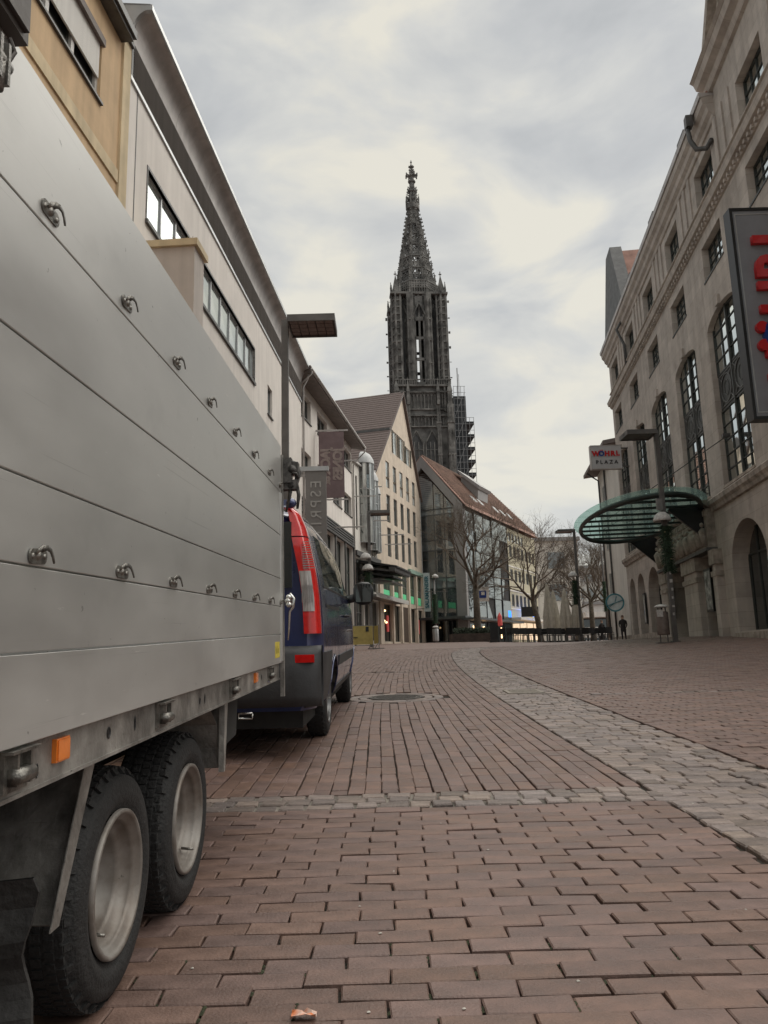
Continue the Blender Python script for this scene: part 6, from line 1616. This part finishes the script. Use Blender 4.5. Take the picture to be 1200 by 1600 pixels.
z3 = gz(9.82, 26.6); garland(9.84, 26.6, z3+2.35, z3+4.05, .22, 'dark green garland on the lamp post before the glass canopy', 900, 3); hood(9.70, 26.45, z3+4.25, 'pale hood on the sticker covered lamp post')
M().box(9.55, 9.73, 26.35, 26.5, z3+4.55, z3+4.95).build('junction_box', FRG, label='small grey box strapped to the lamp post beside the canopy', cat='junction box')
garland(12.5, 51, gz(12.5, 51)+2.4, gz(12.5, 51)+4.1, .25, 'garland on the lamp post amid the bare trees', 500, 4); hood(12.4, 50.9, gz(12.5, 51)+4.4, 'pale hood on the lamp post amid the bare trees')
garland(-.95, 40.9, gz(-.8, 41)+2.3, gz(-.8, 41)+4.0, .27, 'garland on the left lamp post before the white building', 500, 5); hood(-.95, 40.8, gz(-.8, 41)+4.15, 'pale hood on the left lamp post')
hood(-1.05, 40.8, gz(-.8, 41)+4.75, 'upper pale hood on the left lamp post')
garland(17.0, 60, gz(17, 60)+2.2, gz(17, 60)+4.6, .22, 'garland on the thin post at the right of the trees', 400, 6)
b = M(); z = gz(17, 60); b.smooth = True; b.tube([(17, 60, z), (17, 60, z+9.2)], .07, 8); b.build('thin_post', LAMPM, label='thin dark post right of the bare trees', cat='post')
# stickers on post
b_ = random.Random(3)
for i in range(7):
    z = z3+.9+i*.28; w_ = b_.uniform(.05, .11); x_ = 9.82+b_.uniform(-.07, .0)
    M().box(x_-.0, min(x_+w_, 9.89), 26.515, 26.523, z, z+b_.uniform(.06, .14)).build('sticker', FRO, lamp3)
# litter bin beside the post
bn = thing('litter_bin', 'grey cylindrical litter bin on a stand beside the sticker covered lamp post', 'litter bin', (9.35, 26.5, gz(9.35, 26.5)), WORLD)
zb = gz(9.35, 26.5); b = M(); b.smooth = True; b.lathe([(.001, .28), (.20, .28), (.21, .32), (.21, 1.02), (.19, 1.06)], (9.40, 26.5, zb), n=20); b.build('drum', mat('bin_brown_grey', (.16, .13, .115), .55, .2, var=.15, scale=6), bn)
b = M(); b.smooth = True; b.lathe([(.001, 1.32), (.16, 1.29), (.235, 1.24), (.235, 1.21), (.001, 1.21)], (9.40, 26.5, zb), n=20); b.build('lid', FRO, bn)
b = M(); b.bar((9.28, 26.5, zb), (9.28, 26.5, zb+1.22), .035); b.bar((9.53, 26.5, zb), (9.53, 26.5, zb+1.22), .035); b.box(9.15, 9.45, 26.4, 26.6, zb, zb+.03); b.box(9.45, 9.7, 26.4, 26.6, zb, zb+.03); b.build('stand', LAMPM, bn)
b = M(); b.box(9.16, 9.36, 26.27, 26.29, zb+.88, zb+1.12); b.build('sticker', FRO, bn)
b2_ = thing('litter_bin', 'small steel bin on the paving before the glass fronted house', 'litter bin', (4.1, 66, gz(4.1, 66)), WORLD)
z = gz(4.1, 66); b = M(); b.smooth = True; b.lathe([(.001, .1), (.24, .1), (.26, .2), (.26, 1.1), (.24, 1.15)], (4.1, 66, z), n=16); b.build('drum', ZINCL, b2_); b = M(); b.smooth = True; b.lathe([(.001, 1.42), (.2, 1.38), (.27, 1.28), (.27, 1.24), (.001, 1.24)], (4.1, 66, z), n=16); b.build('lid', FRO, b2_); M().box(4.05, 4.15, 65.95, 66.05, z, z+1.3).build('post', LAMPM, b2_)
lp = thing('street_lantern', 'dark post with garland and small lights before the glass house door', 'street lamp', (4.2, 67, gz(4, 67)), WORLD)
b = M(); b.smooth = True; b.tube([(4.2, 67, z), (4.2, 67, z+5.6)], .08, 8); b.build('pole', LAMPM, lp); b = M(); b.bar((3.4, 67, z+4.4), (5.4, 67, z+4.4), .06); b.build('arm', LAMPM, lp); b = M(); b.smooth = True; b.lathe([(.001, .35), (.25, .2), (.3, 0), (.001, -.05)], (4.3, 67, z+5.6), n=10); b.build('lantern', FRO, lp)
garland(4.2, 67, z+1.6, z+4.2, .3, 'garland on the post before the glass fronted house', 400, 9)

# banners
bn = thing('banner', 'maroon vertical banner with mirrored pale lettering hung from two rods', 'banner', (-2.9, 43.2, 11), WORLD)
bx0, bx1, by = -3.68, -2.22, 43.0
M().box(bx0, bx1, by, by+.02, 10.02, 13.95).build('cloth', mat('maroon_cloth', (.20, .145, .15), .85, var=.08, scale=2), bn)
M().box(bx0-.45, bx1+.25, by-.02, by+.05, 13.98, 14.07).build('rod', ZINC, bn); M().box(bx0-.2, bx1+.2, by-.02, by+.05, 9.88, 9.96).build('rod', ZINC, bn)
LETM = mat('banner_letters', (.33, .27, .25), .8)
for txt, dx in (('JACK &', -.33), ('JONES', .38)):
    me = text_mesh('lettering', txt, .74, .012, mirror=True, bold=.035, space=.86); me.materials.append(LETM)
    me.transform(Matrix.Rotation(pi/2, 4, 'Z')); me.transform(Matrix.Rotation(pi/2, 4, 'X'))
    zz = [v.co.z for v in me.vertices]
    for v in me.vertices: v.co.z -= max(zz)
    place('lettering', me, bn, ((bx0+bx1)/2+dx, by-.012, 13.02))
pb = thing('banner', 'grey vertical shop banner with pale rotated letters behind the van', 'banner', (-2.9, 30, 8), WORLD)
M().box(-3.12, -2.28, 30, 30.12, 3.9, 8.42).build('panel', mat('banner_grey', (.215, .205, .195), .8, var=.05, scale=2), pb); M().box(-3.5, -2.18, 29.96, 30.16, 8.42, 8.60).build('cap', ZINCL, pb)
me = text_mesh('lettering', 'ESPRIT', .62, .012, mirror=True, space=1.32); me.materials.append(mat('banner_letters_pale', (.42, .41, .39), .8)); me.transform(Matrix.Rotation(pi/2, 4, 'Z')); me.transform(Matrix.Rotation(pi/2, 4, 'X'))
zz = [v.co.z for v in me.vertices]
for v in me.vertices: v.co.z -= max(zz)
place('lettering', me, pb, (-2.68, 29.985, 7.98))
M().box(-4.75, -3.1, 30.03, 30.09, 8.2, 8.3).build('rod', ZINC, pb)
for (x0, x1, y, z, lb) in ((-2.2, -.55, 54.2, 12.4, 'near the glazed bay, under the topmost rod'), (-1.9, -.1, 57.0, 13.7, 'topmost of all, beside the glazed bay'), (-2.0, .3, 56.0, 10.9, 'crossing the dark pillar of the white building'), (-3.3, -1.2, 47, 8.95, 'lowest of all, above the shop fascia under the maroon banner'), (-.8, 1.5, 58.5, 10.2, 'in front of the left windows of the beige house'), (.0, 2.2, 61.5, 9.9, 'farthest right, before the beige house windows'), (-3.2, -1.4, 44.5, 12.55, 'right behind the maroon banner')):
    o = M().box(x0, x1, y, y+.07, z, z+.08).build('flag_rod', ZINC, label='bare metal flag rod, '+lb, cat='flag rod', group='bare flag rods on the left facades')

# building site barrier
br_ = thing('barrier', 'yellow building site barrier panels standing on the paving beyond the van', 'barrier', (-1.2, 35.5, gz(-1.2, 35.5)), WORLD)
YB = mat('barrier_yellow', (.46, .37, .12), .6, var=.1, scale=3); z = gz(-1.2, 35.5)
M().box(-1.75, -.66, 35.3, 35.36, z+.22, z+1.05).build('panel', YB, br_)
b = M(); b.box(-.98, -.84, 35.27, 35.30, z+.80, z+1.02); b.box(-1.6, -1.35, 35.27, 35.3, z+.52, z+.56); b.build('panel_marks', BLACK, br_, kind='stuff')
b = M(); b.add([(-.62, 35.4, z+.24), (-.40, 34.7, z+.24), (-.40, 34.7, z+1.04), (-.62, 35.4, z+1.04), (-.58, 35.42, z+.24), (-.36, 34.72, z+.24), (-.36, 34.72, z+1.04), (-.58, 35.42, z+1.04)], [(0, 1, 2, 3), (4, 7, 6, 5), (0, 4, 5, 1), (3, 2, 6, 7), (0, 3, 7, 4), (1, 5, 6, 2)]); b.build('panel', YB, br_)
b = M()
for x, y in ((-1.7, 35.33), (-.66, 35.33), (-.38, 34.7)): b.bar((x, y, z), (x, y, z+1.08), .04); b.bar((x-.22, y-.2, z+.03), (x+.22, y+.2, z+.03), .04); b.bar((x-.2, y, z+.03), (x, y, z+.3), .03)
b.bar((-1.75, 35.33, z+1.07), (-.6, 35.33, z+1.07), .03); b.bar((-1.75, 35.33, z+.18), (-.6, 35.33, z+.18), .03); b.build('frame', FRG, br_)

# planter with clipped hedge
pn = thing('planter', 'long low dark planter with clipped plants round the large bare tree', 'planter', (7, 60, gz(7, 60)), WORLD)
z = gz(7, 60); M().box(4.9, 8.3, 58.8, 61.5, z-.05, z+.62).build('box', mat('planter_brown', (.075, .055, .045), .8, var=.2), pn)
b = M(); r = random.Random(14)
for i in range(2600):
    p = Vector((r.uniform(5.2, 8.0), r.uniform(58.9, 61.3), z+.6+r.uniform(0, .45))); d = Vector((r.gauss(0, 1), r.gauss(0, 1), r.gauss(0, 1))).normalized()*.09; e_ = d.orthogonal().normalized()*.05
    b.add([p-d, p+e_, p+d, p-e_], [(0, 1, 2, 3)])
b.build('clipped_plants', mat('planter_green', (.035, .05, .028), .9, var=.3, scale=9), pn, kind='stuff')

# cafe: closed umbrellas, tables and chairs
UMB = mat('umbrella_canvas', (.52, .485, .41), .85, var=.10, scale=4, streak=.15)
def umbrella(x, y, h, label):
    z = gz(x, y); t_ = thing('parasol', label, 'parasol', (x, y, z), WORLD, group='closed cafe parasols')
    b = M(); b.smooth = False; n = 16; prof = [(.18, z+.85), (.40, z+1.0), (.38, z+1.9), (.27, z+2.7), (.13, z+h-.3), (.05, z+h)]
    vs = []
    for rr_, zz in prof:
        for i in range(n): a = 2*pi*i/n; q = rr_*(1.12 if i % 2 else .78); vs.append((x+q*cos(a), y+q*sin(a), zz))
    b.add(vs, [(j*n+i, j*n+(i+1) % n, (j+1)*n+(i+1) % n, (j+1)*n+i) for j in range(len(prof)-1) for i in range(n)]); b.build('canopy', UMB, t_)
    b = M(); b.smooth = True; b.tube([(x, y, z), (x, y, z+h+.08)], .04, 6); b.build('pole', LAMPM, t_)
    M().box(x-.4, x+.4, y-.4, y+.4, z, z+.10).build('base', DARKU, t_)
umbrella(12.0, 57.5, 4.3, 'leftmost closed beige parasol, tallest of the row'); umbrella(12.75, 59, 3.9, 'closed beige parasol half hidden between its two neighbours'); umbrella(13.15, 57, 3.9, 'middle closed beige parasol of the cafe'); umbrella(14.0, 57, 3.75, 'rightmost closed beige parasol before the bare tree')
CH = mat('cafe_chair_black', (.025, .024, .024), .6, var=.2); 
def chair_parts():
    s = M(); s.box(-.23, .23, -.22, .22, .43, .46); bk = M(); bk.box(-.23, .23, .20, .235, .50, .88)
    lg = M(); lg.box(-.018, .018, -.018, .018, 0, .43); return s.mesh('seat', CH), bk.mesh('backrest', CH), lg.mesh('leg', FRG)
cm = chair_parts()
def cafe_chair(x, y, rz, label):
    z = gz(x, y); t_ = thing('cafe_chair', label, 'chair', (x, y, z), Frame((0, 0, 0)), group='dark chairs of the pavement cafe'); t_.rotation_euler = (0, 0, rz)
    BASE[t_.name] = Vector((0, 0, 0))
    place('seat', cm[0], t_, (0, 0, 0)); place('backrest', cm[1], t_, (0, 0, 0))
    for a, c in ((-.2, -.19), (.2, -.19), (-.2, .19), (.2, .19)): place('leg', cm[2], t_, (a, c, 0))
r = random.Random(6)
tb = M(); tb.box(-.40, .40, -.35, .35, .70, .735); tl = M(); tl.box(-.03, .03, -.03, .03, .02, .70); tl2 = M(); tl2.box(-.25, .25, -.25, .25, 0, .02)
tm = (tb.mesh('table_top', CH), tl.mesh('pedestal', LAMPM), tl2.mesh('foot', LAMPM))
nth = ['first', 'second', 'third', 'fourth', 'fifth', 'sixth']
for i in range(6):
    x, y = 7.9+i*1.05+r.uniform(-.1, .1), 48.5+r.uniform(-.5, .8)
    t_ = thing('cafe_table', nth[i]+' dark cafe table counted from the planter along the terrace', 'table', (x, y, gz(x, y)), WORLD, group='dark tables of the pavement cafe'); BASE[t_.name] = Vector((0, 0, 0))
    for nm, me in zip(('table_top', 'pedestal', 'foot'), tm): place(nm, me, t_, (0, 0, 0))
    for dx, dy, rz in ((0, -.62, pi), (0, .62, 0), (.52, -.55, pi*.9), (-.5, .6, .2)):
        cafe_chair(x+dx+r.uniform(-.06, .06), y+dy, rz+r.uniform(-.3, .3), 'dark cafe chair, '+{(0, 1): 'front left', (1, 1): 'front right', (0, 0): 'back left', (1, 0): 'back right'}[(int(dx > .1 or (dx == 0 and dy > 0)), int(dy < 0))]+' seat of the '+nth[i]+' table from the planter')
cs2 = thing('sandwich_board', 'dark menu stand at the left end of the cafe tables', 'menu stand', (6.2, 47, gz(6.2, 47)), WORLD)
z = gz(6.6, 48); M().box(6.35, 6.85, 48, 48.06, z+.15, z+1.2).build('board', BLACK, cs2); M().box(6.3, 6.9, 47.9, 48.2, z, z+.12).build('foot', BLACK, cs2)
fl = thing('flag', 'small red folded parasol before the shop windows of the glass house', 'parasol', (9.8, 68, gz(9.8, 68)), WORLD)
z = gz(9.8, 68); b = M(); b.lathe([(.1, z+1.4), (.22, z+1.5), (.18, z+2.3), (.02, z+2.6)], (9.9, 68, 0), n=10); b.build('canopy', PK, fl); M().box(9.87, 9.93, 67.97, 68.03, z, z+1.9).build('pole', LAMPM, fl)
bb_ = thing('hanging_sign', 'black box sign under the corner of the glass facade', 'sign', (15, 80, 5), WORLD)
M().box(13.6, 15.3, 78, 78.3, 4.6, 5.6).build('sign_box', BLACK, bb_)
bc_ = thing('bicycle', 'bicycle leaning by the far end of the cafe terrace', 'bicycle', (15.6, 56, gz(15.6, 56)), WORLD)
z = gz(15.6, 56)
for dx in (-.5, .5):
    b = M(); b.smooth = True; b.tube([(15.6+dx+.33*cos(2*pi*i/20), 56, z+.34+.33*sin(2*pi*i/20)) for i in range(21)], .02, 5, cap=False); b.build('wheel', RUB, bc_)
b = M(); P_ = [(15.1, 56, z+.34), (15.5, 56, z+.34), (15.4, 56, z+.85), (16.0, 56, z+.85), (16.1, 56, z+.34)]
for a, c in ((0, 1), (0, 2), (1, 2), (2, 3), (1, 3), (3, 4)): b.bar(P_[a], P_[c], .035)
b.bar((15.4, 56, z+.85), (15.37, 56, z+.98), .03); b.box(15.28, 15.48, 55.95, 56.05, z+.97, z+1.01); b.bar((16.0, 56, z+.85), (15.95, 56, z+1.05), .03); b.bar((15.95, 55.75, z+1.05), (15.95, 56.25, z+1.05), .025); b.build('frame', BLACK, bc_)

# ================================================================ PEOPLE
def person(x, y, h, pose, label, coat, trousers, hair, rz=0):
    z = gz(x, y); t_ = thing('person', label, 'person', (x, y, z), WORLD); BASE[t_.name] = Vector((0, 0, 0)); t_.rotation_euler = (0, 0, rz)
    J, E_ = pose; me = bpy.data.meshes.new('body'); me.from_pydata([Vector(j[:3])*h for j in J], E_, []); o = bpy.data.objects.new('body', me); COL.objects.link(o)
    md = o.modifiers.new('skin', 'SKIN'); 
    for i, j in enumerate(J):
        sv = me.skin_vertices[0].data[i]; sv.radius = (j[3]*h, (j[4] if len(j) > 4 else j[3])*h); sv.use_root = (i == 0)
    o.modifiers.new('sub', 'SUBSURF').levels = 1
    bpy.context.view_layer.update(); dg = bpy.context.evaluated_depsgraph_get(); m2 = bpy.data.meshes.new_from_object(o.evaluated_get(dg)); bpy.data.objects.remove(o)
    m2.name = 'body'; m2.materials.clear()
    for q in (coat, trousers, SKIN, SHOE): m2.materials.append(q)
    for p in m2.polygons:
        c = p.center/h; p.use_smooth = True
        p.material_index = 3 if c.z < .035 else 1 if c.z < .40 else 2 if (c.z > .865 or (abs(c.x) > .10 and c.z < .49)) else 0
    place('body', m2, t_, (0, 0, 0))
    # coat skirt
    b = M(); b.smooth = True; b.lathe([(.095*h, .36*h), (.10*h, .45*h), (.085*h, .56*h), (.105*h, .70*h), (.09*h, .79*h)], (0, 0, 0), n=14); 
    b.v = [(p[0]*1.1, p[1]*.78+J[1][1]*h*.5, p[2]) for p in b.v]; b.build('coat', coat, t_)
    hd = Vector(J[4][:3])*h; b = M(); b.smooth = True; b.lathe([(.001, .068*h), (.035*h, .062*h), (.052*h, .035*h), (.056*h, .0), (.048*h, -.03*h)], (hd.x, hd.y+.012*h, hd.z+.02*h), n=12); b.build('hair', hair, t_)
    b = M(); b.smooth = True; b.lathe([(.001, -.012*h), (.010*h, -.008*h), (.007*h, .014*h), (.001, .018*h)], (hd.x, hd.y-.058*h, hd.z), n=6)
    for s_ in (-1, 1): b.lathe([(.001, -.014*h), (.008*h, 0), (.001, .014*h)], (hd.x+s_*.052*h, hd.y, hd.z), n=6)
    b.build('nose_and_ears', SKIN, t_, kind='stuff')
    b = M(); b.smooth = True
    for s_ in (-1, 1): b.lathe([(.001, -.005*h), (.006*h, 0), (.001, .005*h)], (hd.x+s_*.02*h, hd.y-.048*h, hd.z+.006*h), n=6)
    b.build('eyes', BLACK, t_, kind='stuff')
    return t_
SKIN = mat('skin', (.50, .32, .24), .6, var=.05); SHOE = mat('pale_shoes', (.45, .43, .41), .6)
DC = mat('dark_coat', (.022, .019, .020), .85, var=.2, scale=9); DT = mat('dark_trousers', (.028, .026, .028), .85, var=.15); HR = mat('brown_hair', (.16, .10, .07), .7, var=.2, scale=20)
stand = ([(0, 0, .50, .085, .065), (0, .005, .66, .075, .06), (0, .0, .79, .095, .055), (0, -.012, .85, .035), (0, -.03, .925, .055, .062), (0, -.03, .975, .035),
          (-.055, 0, .47, .06), (-.06, -.01, .27, .042), (-.06, .015, .05, .026), (-.062, -.055, .02, .022),
          (.055, 0, .47, .06), (.065, -.02, .27, .042), (.075, .005, .05, .026), (.08, -.065, .02, .022),
          (-.125, 0, .78, .034), (-.145, -.01, .63, .028), (-.10, -.09, .54, .021), (-.06, -.12, .555, .014),
          (.125, 0, .78, .034), (.15, .0, .62, .028), (.115, -.08, .51, .021), (.08, -.11, .52, .014)],
         [(0, 1), (1, 2), (2, 3), (3, 4), (4, 5), (0, 6), (6, 7), (7, 8), (8, 9), (0, 10), (10, 11), (11, 12), (12, 13), (2, 14), (14, 15), (15, 16), (16, 17), (2, 18), (18, 19), (19, 20), (20, 21)])
walk = ([(0, 0, .50, .085, .065), (0, -.01, .66, .075, .06), (0, -.02, .79, .095, .055), (0, -.03, .85, .035), (0, -.04, .925, .055, .062), (0, -.04, .975, .035),
          (-.055, 0, .47, .06), (-.06, -.08, .27, .042), (-.06, -.10, .05, .026), (-.062, -.16, .03, .022),
          (.055, 0, .47, .06), (.06, .05, .27, .042), (.06, .15, .08, .026), (.06, .12, .03, .022),
          (-.125, -.02, .78, .034), (-.14, .05, .63, .028), (-.13, .06, .50, .021), (-.13, .05, .46, .014),
          (.125, -.02, .78, .034), (.14, -.06, .63, .028), (.13, -.12, .52, .021), (.13, -.14, .49, .014)], stand[1])
pX = 14.75
person(15.0, 49.4, 1.62, stand, 'person in a dark coat standing by the store wall, looking down', DC, DT, HR, rz=-.5)
person(16.55, 60.0, 1.58, walk, 'person in black walking away from the cafe past the white building', DC, DC, HR, rz=.5)
for o in list(bpy.data.objects):
    if o.type == 'EMPTY' and not o.children: bpy.data.objects.remove(o)
